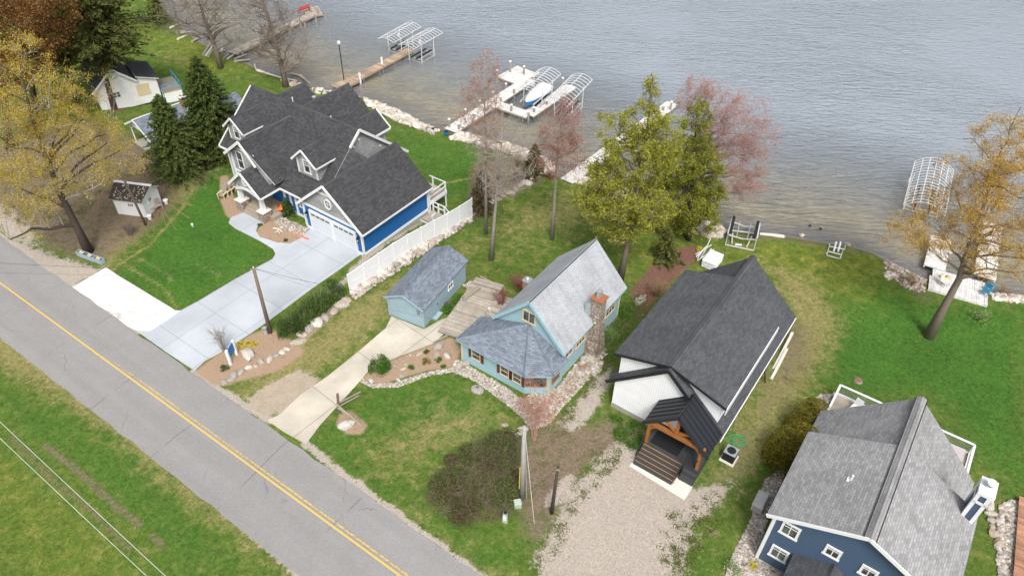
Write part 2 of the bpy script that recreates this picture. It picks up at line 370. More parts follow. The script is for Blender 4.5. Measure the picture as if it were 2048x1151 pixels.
# lush lawns
region('lush', [(230,560),(330,440),(380,345),(440,330),(460,430),(560,505),(370,620),(330,600)], 1.5)
region('lush', [(780,260),(860,275),(1000,300),(1050,330),(940,385),(880,400),(800,330)], 2, .75)
region('lush', [(1640,740),(1700,600),(1760,560),(1830,600),(2060,620),(2060,1000),(1960,900),(1860,790),(1700,790)], 2)
region('lush', [(-60,760),(120,800),(420,1040),(520,1151),(330,1151),(0,860)], 2, .6)
region('lush', [(240,60),(320,90),(420,150),(560,190),(540,230),(300,180)], 2.5, .5)
region('lush', [(620,870),(760,770),(900,760),(1000,810),(900,880),(760,850),(700,930),(820,1000),(780,1010)], 2, .7)
region('lush', [(1000,1151),(820,1010),(1000,1060),(1060,1100)], 2, .6)
# dry / thin turf
region('dry', [(700,700),(600,760),(560,780),(450,790),(600,690),(720,600),(800,560),(900,500),(960,480),(850,560),(790,610)], 2)
region('dry', [(930,470),(1100,430),(1250,440),(1300,520),(1150,520),(1000,530)], 4, .35)
region('dry', [(940,440),(1120,370),(1250,400),(1180,460),(1000,500)], 3, .55)
region('dry', [(780,860),(850,800),(1000,800),(1040,850),(960,900),(850,930),(760,960),(720,900)], 2.5, .62)
region('dry', [(1530,520),(1620,560),(1680,640),(1640,740),(1560,860),(1470,960),(1420,960),(1500,800),(1590,640)], 2, .95)
region('dry', [(1470,480),(1700,510),(1720,600),(1640,600),(1560,540)], 3, .3)
region('dry', [(-60,640),(60,690),(200,790),(420,960),(640,1140),(600,1160),(400,1020),(180,840),(-60,700)], 1.3, .9)
region('dry', [(300,80),(400,110),(390,140),(290,130)], 3, .5)
region('dry', [(820,1000),(960,1130),(1040,1151),(960,1151),(800,1020)], 1.2, .7)
region('dry', [(215,545),(300,450),(400,380),(440,335),(400,340),(300,400),(180,520)], 1.2, .8)
region('dry', [(1600,1100),(1500,950),(1440,1060),(1470,1000)], 2, .4)
region('yell', [(300,70),(380,90),(440,130),(370,130),(310,100)], 4, .9)
region('yell', [(1480,480),(1580,475),(1740,510),(1780,560),(1720,600),(1640,560),(1500,520)], 2.5, .8)
region('yell', [(-60,900),(60,960),(200,1080),(260,1160),(100,1160),(0,1050)], 3, .5)
region('yell', [(1160,360),(1440,480),(1400,560),(1280,560),(1200,430),(1130,380)], 3, .5)
# leaf litter / dirt
region('dirt', [(-80,330),(60,250),(180,240),(300,290),(440,300),(430,330),(350,360),(340,420),(280,470),(200,520),(170,520),(90,490),(60,460),(-80,440)], 2)
region('sand', [(490,800),(520,775),(598,738),(645,755),(622,790),(575,825),(520,832)], .7, .95)
region('dirt', [(1040,900),(1060,860),(1100,850),(1120,830),(1180,850),(1230,830),(1290,860),(1300,900),(1180,930),(1130,1010),(1090,1080),(1060,1090),(1030,990)], 1.2, .9)
region('dirt', [(1400,960),(1470,850),(1520,820),(1540,900),(1510,980),(1450,980)], 2.5, .55)
region('dirt', [(1560,640),(1640,640),(1630,740),(1540,830),(1480,900),(1520,780)], 1.6, .6)
region('dirt', [(940,330),(1010,310),(1095,345),(1085,365),(1000,400),(940,450),(935,400)], .9, .85)
region('dirt', [(1180,680),(1230,640),(1280,590),(1300,600),(1250,680),(1190,730)], 1., .6)
region('dirt', [(1770,520),(1860,575),(1850,600),(1790,560)], 1.2, .8)
region('dirt', [(1440,475),(1560,480),(1740,512),(1740,506),(1560,472),(1440,465)], .6, .8)
# gravel
region('gravel', [(1290,900),(1390,975),(1475,962),(1440,1010),(1420,1050),(1385,1100),(1370,1160),(1300,1160)], 2.2, .62)
region('gravel', [(1075,1160),(1068,1120),(1085,1090),(1130,1010),(1180,930),(1230,885),(1290,900),(1380,975),(1470,965),(1430,1015),(1385,1050),(1362,1160)], .8)
region('gravel', [(1115,850),(1150,800),(1195,750),(1222,725),(1225,760),(1190,830),(1145,868)], .6, .85)
region('gravel', [(-80,430),(0,470),(80,500),(140,520),(185,535),(212,534),(143,575),(60,530),(-80,430)], .8)
region('gravel', [(-60,380),(30,420),(70,460),(90,500),(0,475)], 1., .8)
region('gravel', [(640,600),(693,548),(722,512),(860,425),(870,430),(730,525),(700,560)], .5, .9)
streak('gravel', [(-60,430),(143,577),(275,664)], .5, .9); streak('gravel', [(385,744),(470,800),(540,840)], .5, .9)
streak('gravel', [(612,888),(700,960),(830,1055),(970,1160)], .45, .9)
streak('gravel', [(-60,620),(0,668),(150,785),(300,895),(450,1020),(610,1160)], .35, .8)
streak('gravel', [(1100,1000),(1140,960),(1130,1020)], .7, .8)
# mulch
region('mulch', [(440,352),(455,350),(462,380),(478,415),(492,428),(462,438),(452,430),(440,400)], .3)
region('mulch', [(510,465),(530,440),(560,445),(640,470),(575,488),(552,486),(520,475)], .3)
region('mulch', [(388,742),(440,705),(500,668),(540,655),(600,690),(610,705),(560,740),(450,770),(425,770)], .4)
region('mulch', [(575,700),(600,668),(680,600),(700,590),(700,600),(620,675)], .4, .9)
region('mulch', [(722,760),(742,735),(800,712),(868,685),(905,672),(925,700),(905,735),(850,742),(760,770)], .3, .9)
region('mulch', [(680,825),(700,820),(735,850),(725,868),(695,868),(672,850)], .3)
region('redmulch', [(1262,580),(1330,500),(1400,490),(1400,515),(1365,540),(1300,610),(1275,640)], .7)
region('redmulch', [(205,217),(230,205),(262,212),(235,225)], .8, .9)
region('redmulch', [(235,448),(300,445),(345,405),(330,400),(290,440)], .5, .7)
# tracks and seams in the turf
streak('dry', [(215,545),(260,515),(300,490),(330,455),(370,410),(400,350)], .28, .75)
streak('dry', [(243,525),(300,560),(330,575),(345,600),(360,620)], .25, .7)
streak('dry', [(268,510),(330,545),(345,560)], .35, .5); streak('dry', [(395,530),(440,550)], .4, .45)
streak('dirt', [(90,890),(160,945),(230,1010),(280,1050)], .3, .85); streak('dirt', [(20,870),(100,955),(170,1010),(260,1100)], .28, .7)
streak('dirt', [(305,1070),(325,1090)], .3, .8)
streak('dry', [(880,368),(960,352),(980,345)], .25)
streak('dirt', [(700,570),(860,470),(960,420),(1060,365)], .35, .9)
ground = bpy.data.meshes.new('ground')
ny, nx = XX.shape; idx = np.arange(nx*ny).reshape(ny, nx)
F4 = np.stack([idx[:-1, :-1], idx[:-1, 1:], idx[1:, 1:], idx[1:, :-1]], -1).reshape(-1, 4)
ground.vertices.add(len(GP)); ground.vertices.foreach_set('co', np.column_stack([GP, GZ]).ravel())
ground.loops.add(F4.size); ground.loops.foreach_set('vertex_index', F4.ravel().astype(np.int32))
ground.polygons.add(len(F4)); ground.polygons.foreach_set('loop_start', np.arange(0, F4.size, 4, dtype=np.int32)); ground.polygons.foreach_set('loop_total', np.full(len(F4), 4, np.int32))
ground.polygons.foreach_set('use_smooth', [True]*len(F4)); ground.update(calc_edges=True)
SS = shore_s(GP); attrs['shore'] = SS
for k, a in attrs.items(): ground.attributes.new(k, 'FLOAT', 'POINT').data.foreach_set('value', a.astype(np.float32))
gm, t, b = newmat('ground_cover'); tc = N(t, 'TexCoord').outputs['Object']
A = lambda n: N(t, 'Attribute', attribute_name=n).outputs['Fac']
n1 = noise(t, tc, .22, 4, .6); n2 = noise(t, tc, 1.1, 5, .65, .4); n3 = noise(t, tc, 5., 4, .7); n4 = noise(t, tc, 22., 3, .7)
def soft(attr, k=.5, wd=.12, nz=None):
    e = mth(t, 'ADD', A(attr), mth(t, 'MULTIPLY', mth(t, 'SUBTRACT', nz or n2, .5), k*2.2)); e = mth(t, 'ADD', e, mth(t, 'MULTIPLY', mth(t, 'SUBTRACT', n3, .5), k*1.4))
    e = mth(t, 'MULTIPLY', e, mth(t, 'GREATER_THAN', A(attr), .01))
    return remap(t, e, .5-wd, .5+wd)
grass = mixc(t, remap(t, n2, .34, .66), (.078,.135,.022), (.155,.185,.040))
grass = mixc(t, remap(t, n1, .35, .65, 0, .5), grass, (.062,.130,.020))
straw = mixc(t, remap(t, n3, .3, .7), (.22,.20,.075), (.30,.25,.12))
mow = N(t, 'Mapping'); mow.inputs['Rotation'].default_value = (0, 0, R(34)); lk(t, tc, mow.inputs[0]); mow2 = N(t, 'Mapping'); mow2.inputs['Scale'].default_value = (.10, 1, 1); lk(t, mow.outputs[0], mow2.inputs[0]); ms_ = noise(t, mow2.outputs[0], .9, 4, .6)
grass = mixc(t, remap(t, ms_, .38, .62, 0, .45), grass, (.045,.10,.018)); notlush = mth(t, 'SUBTRACT', 1., A('lush'), clamp=True)
grass = mixc(t, mth(t, 'MULTIPLY', mth(t, 'MULTIPLY', remap(t, n2, .54, .7), .55), notlush), grass, straw)
grass = mixc(t, remap(t, mth(t, 'MULTIPLY', A('lush'), remap(t, n2, .8, .45, .55, 1.)), .1, .9, 0, .92), grass, mixc(t, remap(t, n1, .38, .62, 0, .6), mixc(t, n3, (.027,.092,.013), (.055,.148,.024)), (.068,.175,.026)))
grass = mixc(t, mth(t, 'MULTIPLY', A('yell'), remap(t, mth(t, 'ADD', mth(t, 'MULTIPLY', ms_, .6), mth(t, 'MULTIPLY', n2, .4)), .42, .6, .05, .75)), grass, (.26,.265,.03))
grass = mixc(t, mth(t, 'MULTIPLY', soft('dry', .55, .22), .8), grass, straw)
fz_ = noise(t, tc, 3.2, 6, .82, .5); grass = mixc(t, 1., grass, remap(t, fz_, .32, .68, .55, 1.5), 'MULTIPLY')
fy_ = noise(t, tc, 8., 5, .85); grass = mixc(t, remap(t, fy_, .54, .66, 0, .45), grass, mixc(t, .5, grass, (.34,.33,.13)))
grass = mixc(t, remap(t, n4, .3, .7, 0, .8), mixc(t, 1., grass, (1.4,1.35,1.35), 'MULTIPLY'), mixc(t, 1., grass, (.35,.4,.35), 'MULTIPLY'))
dirt = mixc(t, remap(t, n3, .35, .65), (.17,.125,.085), (.29,.235,.175)); dirt = mixc(t, remap(t, n4, .4, .7), dirt, (.10,.07,.045)); 
fl = N(t, 'TexVoronoi'); fl.inputs['Scale'].default_value = 7; lk(t, tc, fl.inputs['Vector'])
dirt = mixc(t, remap(t, fl.outputs['Distance'], .2, .1), dirt, (.38,.30,.21)); dirt = mixc(t, remap(t, n2, .5, .62, 0, .75), dirt, (.10,.11,.04))
vo = N(t, 'TexVoronoi'); vo.inputs['Scale'].default_value = 16; lk(t, tc, vo.inputs['Vector'])
grav = mixc(t, vo.outputs['Color'], (.28,.24,.20), (.53,.465,.40)); grav = mixc(t, remap(t, n2, .35, .65, 0, .5), grav, (.36,.32,.285)); grav = mixc(t, remap(t, n3, .6, .72), grav, (.22,.19,.15))
mul = mixc(t, remap(t, n4, .35, .65), (.16,.10,.065), (.56,.42,.30)); mul = mixc(t, remap(t, n3, .3, .7, 0, .5), mul, (.34,.24,.165))
snd = mixc(t, remap(t, mth(t, 'ADD', mth(t, 'MULTIPLY', n2, .4), mth(t, 'MULTIPLY', n3, .6)), .38, .62), (.33,.27,.20), (.44,.375,.295)); snd = mixc(t, remap(t, n3, .62, .7), snd, (.14,.14,.06))
rm = mixc(t, n4, (.10,.045,.035), (.26,.14,.11))
c = mixc(t, soft('dirt', .42, .2), grass, dirt); c = mixc(t, soft('gravel', .62, .12), c, grav); c = mixc(t, soft('mulch', .06, .2), c, mul); c = mixc(t, soft('sand', .35, .1), c, snd); c = mixc(t, soft('redmulch', .2, .2), c, rm)
# shoreline and lake bed: pale sand shallows, weed and dark depths
s = A('shore')
bed = mixc(t, remap(t, n1, .4, .62), (.58,.49,.34), (.40,.36,.27)); bed = mixc(t, remap(t, n2, .45, .7, 0, .5), bed, (.24,.22,.17))
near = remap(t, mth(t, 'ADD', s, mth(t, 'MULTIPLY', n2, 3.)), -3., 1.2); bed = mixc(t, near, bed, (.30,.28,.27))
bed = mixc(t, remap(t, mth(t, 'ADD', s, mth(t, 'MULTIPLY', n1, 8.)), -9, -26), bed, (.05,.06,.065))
wet = remap(t, mth(t, 'ADD', s, mth(t, 'MULTIPLY', n2, .8)), 1.0, .35); c = mixc(t, wet, c, mixc(t, n4, (.14,.11,.08), (.30,.26,.2)))
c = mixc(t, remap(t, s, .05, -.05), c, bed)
lk(t, c, b.inputs['Base Color']); b.inputs['Roughness'].default_value = .95; b.inputs['Specular IOR Level'].default_value = .1
hgt = mth(t, 'ADD', mth(t, 'MULTIPLY', n4, .8), mth(t, 'MULTIPLY', n3, 1.)); bump(t, b, hgt, .8, .06)
ground.materials.append(gm); go = bpy.data.objects.new('ground', ground); C.objects.link(go); go['kind'] = 'structure'

# ------------------------------------------------------------------ lake
wm = bpy.data.materials.new('lake_water'); wm.use_nodes = True; t = wm.node_tree; t.nodes.clear()
out = N(t, 'OutputMaterial'); tc = N(t, 'TexCoord').outputs['Object']
mp = N(t, 'Mapping'); mp.inputs['Rotation'].default_value = (0, 0, R(14)); mp.inputs['Scale'].default_value = (.33, 1., 1.); lk(t, tc, mp.inputs[0])
r1 = noise(t, mp.outputs[0], 2.1, 4, .55, .6); r2 = noise(t, mp.outputs[0], .42, 3, .5, .8); r3 = noise(t, tc, 4.5, 3, .6)
bp = N(t, 'Bump'); bp.inputs['Strength'].default_value = 1.; bp.inputs['Distance'].default_value = .5
calm = remap(t, noise(t, tc, .035, 3), .36, .62, .3, 1.)
lk(t, mth(t, 'MULTIPLY', mth(t, 'ADD', r1, mth(t, 'ADD', mth(t, 'MULTIPLY', r2, .7), mth(t, 'MULTIPLY', r3, .12))), calm), bp.inputs['Height'])
gl = N(t, 'BsdfGlossy'); gl.inputs['Roughness'].default_value = .2; gl.inputs['Color'].default_value = (1, 1, 1, 1); lk(t, bp.outputs[0], gl.inputs['Normal'])
tr = N(t, 'BsdfTransparent'); tr.inputs[0].default_value = (.93, .95, .94, 1)
df = N(t, 'BsdfDiffuse'); df.inputs[0].default_value = (.29, .33, .375, 1); lk(t, bp.outputs[0], df.inputs['Normal'])
body = N(t, 'MixShader'); cl = N(t, 'Attribute', attribute_name='deep').outputs['Fac']; lk(t, cl, body.inputs[0]); lk(t, tr.outputs[0], body.inputs[1]); lk(t, df.outputs[0], body.inputs[2])
fr = N(t, 'Fresnel'); fr.inputs[0].default_value = 1.45; lk(t, bp.outputs[0], fr.inputs['Normal'])
mx = N(t, 'MixShader'); lk(t, fr.outputs[0], mx.inputs[0]); lk(t, body.outputs[0], mx.inputs[1]); lk(t, gl.outputs[0], mx.inputs[2]); lk(t, mx.outputs[0], out.inputs[0])
wx = axis(-60, 60, 2., 1500); wy = axis(40, 130, 2., 1500); XW, YW = np.meshgrid(wx, wy); WP = np.stack([XW.ravel(), YW.ravel()], 1)
wme = bpy.data.meshes.new('lake_water'); ny, nx = XW.shape; idx = np.arange(nx*ny).reshape(ny, nx)
wme.from_pydata(np.column_stack([WP, np.full(len(WP), LAKE)]).tolist(), [], np.stack([idx[:-1, :-1], idx[:-1, 1:], idx[1:, 1:], idx[1:, :-1]], -1).reshape(-1, 4).tolist())
dp = np.clip(.06+(-shore_s(WP)-2)/22*.8, .06, .93); wme.attributes.new('deep', 'FLOAT', 'POINT').data.foreach_set('value', dp.astype(np.float32))
wme.materials.append(wm); wob = bpy.data.objects.new('lake_water', wme); C.objects.link(wob); wob['kind'] = 'structure'

# ------------------------------------------------------------------ paving sheets
PAVED = []
def sheet(name, poly, mt, h=.03, world=False, kind='structure', step=1.5):
    pw = np.array(poly) if world else W(poly)
    PAVED.append(pw)
    b = bmesh.new(); f = b.faces.new([b.verts.new((x, y, 0)) for x, y in pw])
    for ax in (0, 1):
        lo, hi = pw[:, ax].min(), pw[:, ax].max()
        if hi-lo > 60: continue
        k = math.floor(lo)+.37
        while k < hi:
            n = (1, 0, 0) if ax == 0 else (0, 1, 0); p = (k, 0, 0) if ax == 0 else (0, k, 0)
            bmesh.ops.bisect_plane(b, geom=b.verts[:]+b.edges[:]+b.faces[:], plane_co=p, plane_no=n); k += step
    b.verts.ensure_lookup_table(); zz = T(np.array([v.co[:2] for v in b.verts]))
    for v, z in zip(b.verts, zz): v.co.z = z+h
    b.normal_update()
    for f in b.faces:
        if f.normal.z < 0: f.normal_flip()
    me = bpy.data.meshes.new(name); b.to_mesh(me); b.free(); me.materials.append(mt)
    o = bpy.data.objects.new(name, me); C.objects.link(o); o['kind'] = kind; return o
# asphalt
am, t, b = newmat('worn_asphalt'); tc = N(t, 'TexCoord').outputs['Object']
mp = N(t, 'Mapping'); mp.inputs['Rotation'].default_value = (0, 0, R(34)); lk(t, tc, mp.inputs[0]); mp2 = N(t, 'Mapping'); mp2.inputs['Scale'].default_value = (.06, 1, 1); lk(t, mp.outputs[0], mp2.inputs[0])
c = mixc(t, noise(t, tc, .5, 5, .6), (.245,.24,.238), (.32,.315,.312)); c = mixc(t, remap(t, noise(t, mp2.outputs[0], .8, 3), .35, .65, 0, .5), c, (.235,.225,.222))
gr = noise(t, tc, 45, 2, .8); c = mixc(t, 1., c, remap(t, noise(t, tc, 11, 5, .85), .35, .65, .86, 1.13), 'MULTIPLY'); c = mixc(t, remap(t, gr, .3, .7, .0, .9), mixc(t, 1., c, (1.2,1.2,1.2), 'MULTIPLY'), mixc(t, 1., c, (.6,.6,.6), 'MULTIPLY'))
wv = N(t, 'TexWave', wave_type='BANDS', bands_direction='X'); wv.inputs['Scale'].default_value = .045; wv.inputs['Distortion'].default_value = 2.5; wv.inputs['Detail'].default_value = 3; wv.inputs['Detail Scale'].default_value = .8; lk(t, mp.outputs[0], wv.inputs[0])
cr = remap(t, wv.outputs['Fac'], .0006, .0001); cr = mth(t, 'MULTIPLY', cr, remap(t, noise(t, tc, .35, 2), .45, .55))
c = mixc(t, mth(t, 'MULTIPLY', cr, .45), c, (.07,.068,.068))
wv2 = N(t, 'TexVoronoi', feature='DISTANCE_TO_EDGE'); wv2.inputs['Scale'].default_value = .35; 
nv = N(t, 'Mix', data_type='VECTOR'); nz_ = N(t, 'TexNoise'); nz_.inputs['Scale'].default_value = 1.5; nz_.inputs['Detail'].default_value = 4; lk(t, tc, nz_.inputs['Vector']); nv.inputs[0].default_value = .3; lk(t, tc, nv.inputs[4]); lk(t, nz_.outputs['Color'], nv.inputs[5]); lk(t, nv.outputs[1], wv2.inputs['Vector'])
ck = mth(t, 'MULTIPLY', remap(t, wv2.outputs['Distance'], .008, .003), remap(t, noise(t, tc, .25, 3), .52, .6)); c = mixc(t, mth(t, 'MULTIPLY', ck, .35), c, (.08,.078,.078))
lk(t, c, b.inputs['Base Color']); b.inputs['Roughness'].default_value = .9; bump(t, b, gr, .4, .01)
d = unit([.8285, -.56, 0])[:2]; nrm = np.array([-d[1], d[0]])
U0, U1 = P(145, 575)[:2], P(960, 1151)[:2]; L0, L1 = P(0, 675)[:2], P(600, 1151)[:2]
rg = random.Random(3); up = []; lo_ = []
for k in np.arange(-60, 95, 1.2):
    a = U0+d*k; a = a+nrm*((U1-U0)@nrm*k/((U1-U0)@d)+rg.uniform(-.09, .09)); up.append(a)
    a = L0+d*k; a = a+nrm*((L1-L0)@nrm*k/((L1-L0)@d)+rg.uniform(-.07, .07)); lo_.append(a)
def strip(name, la, lb, mt, h):
    n = len(la); me = bpy.data.meshes.new(name)
    me.from_pydata([(*p, h) for p in la]+[(*p, h) for p in lb], [], [(i, i+1, n+i+1, n+i)[::-1] for i in range(n-1)]); me.materials.append(mt)
    me.update()
    if me.polygons[0].normal.z < 0: me.flip_normals()
    o = bpy.data.objects.new(name, me); C.objects.link(o); o['kind'] = 'structure'; return o
strip('road', up, lo_, am, .030); PAVED.append(np.array(up+lo_[::-1]))
# yellow lines: one solid, one worn away
def ylmat(name, cov):
    mt, t, b = newmat(name); tc = N(t, 'TexCoord').outputs['Object']; nz = noise(t, tc, 9, 4, .7); n0 = noise(t, tc, .12, 2)
    c = mixc(t, nz, (.52,.36,.10), (.68,.48,.10)); k = remap(t, mth(t, 'ADD', nz, mth(t, 'MULTIPLY', n0, .35)), cov, cov+.06)
    lk(t, c, b.inputs['Base Color']); b.inputs['Roughness'].default_value = .7; lk(t, k, b.inputs['Alpha']); return mt
Y0, Y1 = P(20, 580)[:2], P(790, 1143)[:2]; yd = unit([*(Y1-Y0), 0])[:2]; yn = np.array([-yd[1], yd[0]])
def yline(name, off, a0, a1, mt, wd=.14):
    ks = np.arange(a0, a1, .8); strip(name, [Y0+yd*k+yn*(off+wd/2) for k in ks], [Y0+yd*k+yn*(off-wd/2) for k in ks], mt, .036)
yline('road_marking', 0, -50, 90, ylmat('yellow_line_paint', .46), .125); yline('road_marking', .27, 14, 90, ylmat('worn_yellow_line_paint', .63), .10)
cm1 = brickmat('new_grey_concrete', (.40,.43,.47), (.44,.47,.51), (.22,.23,.24), 3.6, 3.45, .018, 0., .85, .1, .15, .25, rot=.606, obj=True, fk=.2)
cm2, t, b = newmat('white_concrete'); tc = N(t, 'TexCoord').outputs['Object']
c = mixc(t, noise(t, tc, .8, 4), (.58,.57,.555), (.68,.67,.655)); c = mixc(t, remap(t, mth(t, 'ADD', noise(t, tc, 1.7, 5, .75, .8), mth(t, 'MULTIPLY', noise(t, tc, .25, 2), .35)), .77, .83, 0, .75), c, (.38,.34,.30)); lk(t, c, b.inputs['Base Color']); b.inputs['Roughness'].default_value = .85
cm3 = brickmat('old_beige_concrete', (.46,.42,.35), (.52,.475,.40), (.27,.24,.20), 3.0, 4.4, .03, 0., .9, .2, .22, .45, rot=.68, obj=True, fk=.35)
sheet('concrete_driveway', [(389,741),(330,702),(272,661),(300,662),(335,640),(361,621),(400,600),(470,558),(545,518),(551,508),(546,498),(520,482),(470,457),(457,446),(462,435),(489,424),(533,444),(516,452),(512,462),(520,474),(555,485),(580,487),(604,475),(620,457),(724,508),(714,514),(678,540),(620,580),(563,623),(513,659),(450,700),(410,722)], cm1, .024)
sheet('parking_pad', [(143,575),(212,534.5),(240,553),(339,613),(350,620),(361,621),(335,640),(300,662),(272,661),(235,643),(220,625),(185,605)], cm2, .020)
sheet('old_driveway', [(534,840),(560,828),(600,790),(655,752),(720,700),(772,655),(783,632),(848,658),(880,640),(905,632),(915,640),(898,658),(868,686),(800,712),(742,735),(722,760),(690,795),(640,850),(612,888),(570,865)], cm3, .022)
# ------------------------------------------------------------------ building parts
A3 = lambda *p: np.array(p, float)
DIRS = {'f': (A3(1,0,0), A3(0,-1,0)), 'b': (A3(-1,0,0), A3(0,1,0)), 'r': (A3(0,1,0), A3(1,0,0)), 'l': (A3(0,-1,0), A3(-1,0,0))}
def panel(mb, c, w, h, dr, t0, t1, mi=0):
    a, n = DIRS[dr]; c = np.array(c, float); u = A3(0, 0, 1)
    p = [c-a*w/2-u*h/2+n*t0, c+a*w/2-u*h/2+n*t0, c+a*w/2+u*h/2+n*t0, c-a*w/2+u*h/2+n*t0]
    mb.prism(p, n*(t1-t0), mi)
def window(par, c, w, h, dr, nx=2, ny=1, fr='white', fw=.1, name='window'):
    a, n = DIRS[dr]; u = A3(0, 0, 1); c = np.array(c, float); mb = MB()
    panel(mb, c+u*(h/2-fw/2), w, fw, dr, -.02, .06); panel(mb, c-u*(h/2-fw/2), w+.08, fw, dr, -.02, .08)
    panel(mb, c-a*(w/2-fw/2), fw, h-2*fw, dr, -.02, .06); panel(mb, c+a*(w/2-fw/2), fw, h-2*fw, dr, -.02, .06)
    for i in range(1, nx): panel(mb, c+a*(-(w-2*fw)/2+(w-2*fw)*i/nx), .05, h-2*fw, dr, -.02, .05)
    for i in range(1, ny): panel(mb, c+u*(-(h-2*fw)/2+(h-2*fw)*i/ny), w-2*fw, .04, dr, -.02, .045)
    f = mb.build(name, M[fr], par); g = MB(); panel(g, c, w-2*fw, h-2*fw, dr, -.02, .025); g.build('window_pane', M['glass'], f); return f
def part(name, mats, par, fn, **k):
    mb = MB(); fn(mb); return mb.build(name, mats, par, **k)
def trim(mb, p, q, w=.18, h=.14, mi=0, up=(0,0,1)): mb.bar(p, q, h, w, mi, up)
def slope2(mb, x0, z0, xr, zr, x1, z1, y0, y1, t=.14, mi=0, smi=1):
    """two roof slopes meeting on a ridge that runs along y"""
    mb.slab([(x0,y0,z0),(xr,y0,zr),(xr,y1,zr),(x0,y1,z0)], t, mi, smi); mb.slab([(xr,y0,zr),(x1,y0,z1),(x1,y1,z1),(xr,y1,zr)], t, mi, smi)
def ridgecap(mb, p, q, w=.32, mi=0):
    p = np.array(p, float); q = np.array(q, float); d = unit(q-p); r = unit(np.cross(d, (0, 0, 1))); u = A3(0, 0, 1)
    pts = [p-r*w/2-u*.10, p+u*.05, p+r*w/2-u*.10, p-u*.12]; mb.prism(pts, q-p, mi)

# ================================================================== blue house with two garage doors
BH = thing('house', 'large royal blue house with charcoal gabled roofs, dormers and two white garage doors', 'house', (-19.532, 53.309, 0), -.606)
def f(mb):   # garage body and main body
    mb.prism([(.4,.4,.12),(7.7,.4,.12),(7.7,.4,2.75),(4.07,.4,5.85),(.4,.4,2.8)], (0, 8.55, 0))
    mb.prism([(-11.75,1.9,-.6),(-11.75,11.6,-.6),(-11.75,11.6,3.3),(-11.75,6.4,7.8),(-11.75,1.9,4.0)], (3.4, 0, 0))
    mb.prism([(-8.35,1.2,-.6),(-8.35,11.6,-.6),(-8.35,11.6,3.3),(-8.35,6.4,7.8),(-8.35,1.2,3.4)], (10.4, 0, 0))
part('wall', M['royal'], BH, f)
def f(mb):
    mb.box((.35,.36,-1.7), (7.74,9.0,.12)); mb.box((-11.8,1.2,-1.7), (2.2,11.7,-.5))
    for k in range(13): mb.box((7.74,.55+k*.66,-1.6),(7.76,.59+k*.66,.1))
part('foundation', M['conc'], BH, f)
def f(mb):
    mb.box((4.07,9.25,5.95),(4.09,9.26,5.96))
    slope2(mb, 0,2.66, 4.07,6.05, 8.14,2.66, 0,9.23)
    mb.slab([(-12.1,1.35,3.7),(-12.1,6.4,8),(-5.6,6.4,8),(-5.6,1.35,3.7)],.15,0,1)
    mb.slab([(-5.65,.5,2.98),(-5.65,6.4,8),(2.5,6.4,8),(2.5,.5,2.98)],.15,0,1)
    mb.slab([(2.4,.5,2.98),(2.4,5.0,6.82),(4.07,5.5,6.1)],.12,0,0)
    mb.slab([(-12.1,12.3,2.98),(-12.1,6.4,8),(2.5,6.4,8),(2.5,12.3,2.98)],.15,0,1)
    # cross gable over the entry
    mb.slab([(-5.65,-.6,7.2),(-5.65,5.6,7.2),(-2.5,5.6,3.6),(-2.5,-.0,3.6)],.15,0,1); mb.slab([(-5.65,-.6,7.2),(-5.65,5.6,7.2),(-8.3,5.6,5.15),(-8.3,-.6,5.15)],.15,0,1)
    # porch gable
    mb.slab([(-4.85,-1.75,4.86),(-4.85,2.2,4.86),(-2.7,2.2,2.95),(-2.7,-1.75,2.95)],.14,0,1); mb.slab([(-4.85,-1.75,4.86),(-4.85,2.2,4.86),(-7.05,2.2,2.95),(-7.05,-1.75,2.95)],.14,0,1)
    # lake side wings
    def yw(xr,zr,y1,hw,zd,y0): slope2(mb, xr-hw,zr-zd, xr,zr, xr+hw,zr-zd, y0, y1)
    yw(-10.6,6.75,11.65,2.3,1.95,7.9); yw(-5.3,7.75,12.75,3.3,2.8,6.6); yw(-1.88,6.0,12.75,1.75,1.45,8.6)
part('roof', [M['roof_char'], M['white']], BH, f)
def f(mb):
    for p, q in (((4.07,-.02,6.07),(4.07,9.24,6.07)),((-12.12,6.4,8.02),(2.52,6.4,8.02)),((-5.65,-.62,7.22),(-5.65,5.4,7.22)),((-4.85,-1.77,4.88),(-4.85,-.1,4.88)),((-10.6,8,6.77),(-10.6,11.7,6.77)),((-5.3,6.8,7.77),(-5.3,12.8,7.77)),((-1.88,9,6.02),(-1.88,12.8,6.02))): ridgecap(mb, p, q, .26)
part('ridge_cap', M['ridge'], BH, f)
def f(mb):   # walls of the wings at the lake side
    mb.prism([(-12.4,11.2,-1.5),(-8.8,11.2,-1.5),(-8.8,11.2,5.2),(-10.6,11.2,6.5),(-12.4,11.2,5.2)],(0,.2,0))
    mb.prism([(-8.2,12.3,-1.5),(-2.4,12.3,-1.5),(-2.4,12.3,5.2),(-5.3,12.3,7.5),(-8.2,12.3,5.2)],(0,-2,0))
    mb.prism([(-3.4,12.3,-1.5),(-.4,12.3,-1.5),(-.4,12.3,4.7),(-1.88,12.3,5.8),(-3.4,12.3,4.7)],(0,-2,0))
    mb.prism([(-8.0,-.1,-.4),(-6.4,-.1,-.4),(-6.4,-.1,2.7),(-3.2,-.1,2.9),(-3.2,-.1,4.2),(-5.65,-.1,7.0),(-8.0,-.1,5.25)],(0,2.4,0))
part('shingled_wall', M['gshingle'], BH, f)
def f(mb):
    mb.prism([(.42,.36,2.75),(7.68,.36,2.75),(4.07,.36,5.78)],(0,-.03,0))       # garage gable
part('gable_shingles', M['gshingle'], BH, f); part('gable_shingles', M['gshingle'], BH, lambda mb: mb.prism([(2.06,1.0,3.2),(2.06,11.9,3.2),(2.06,6.4,7.78)],(.08,0,0)))
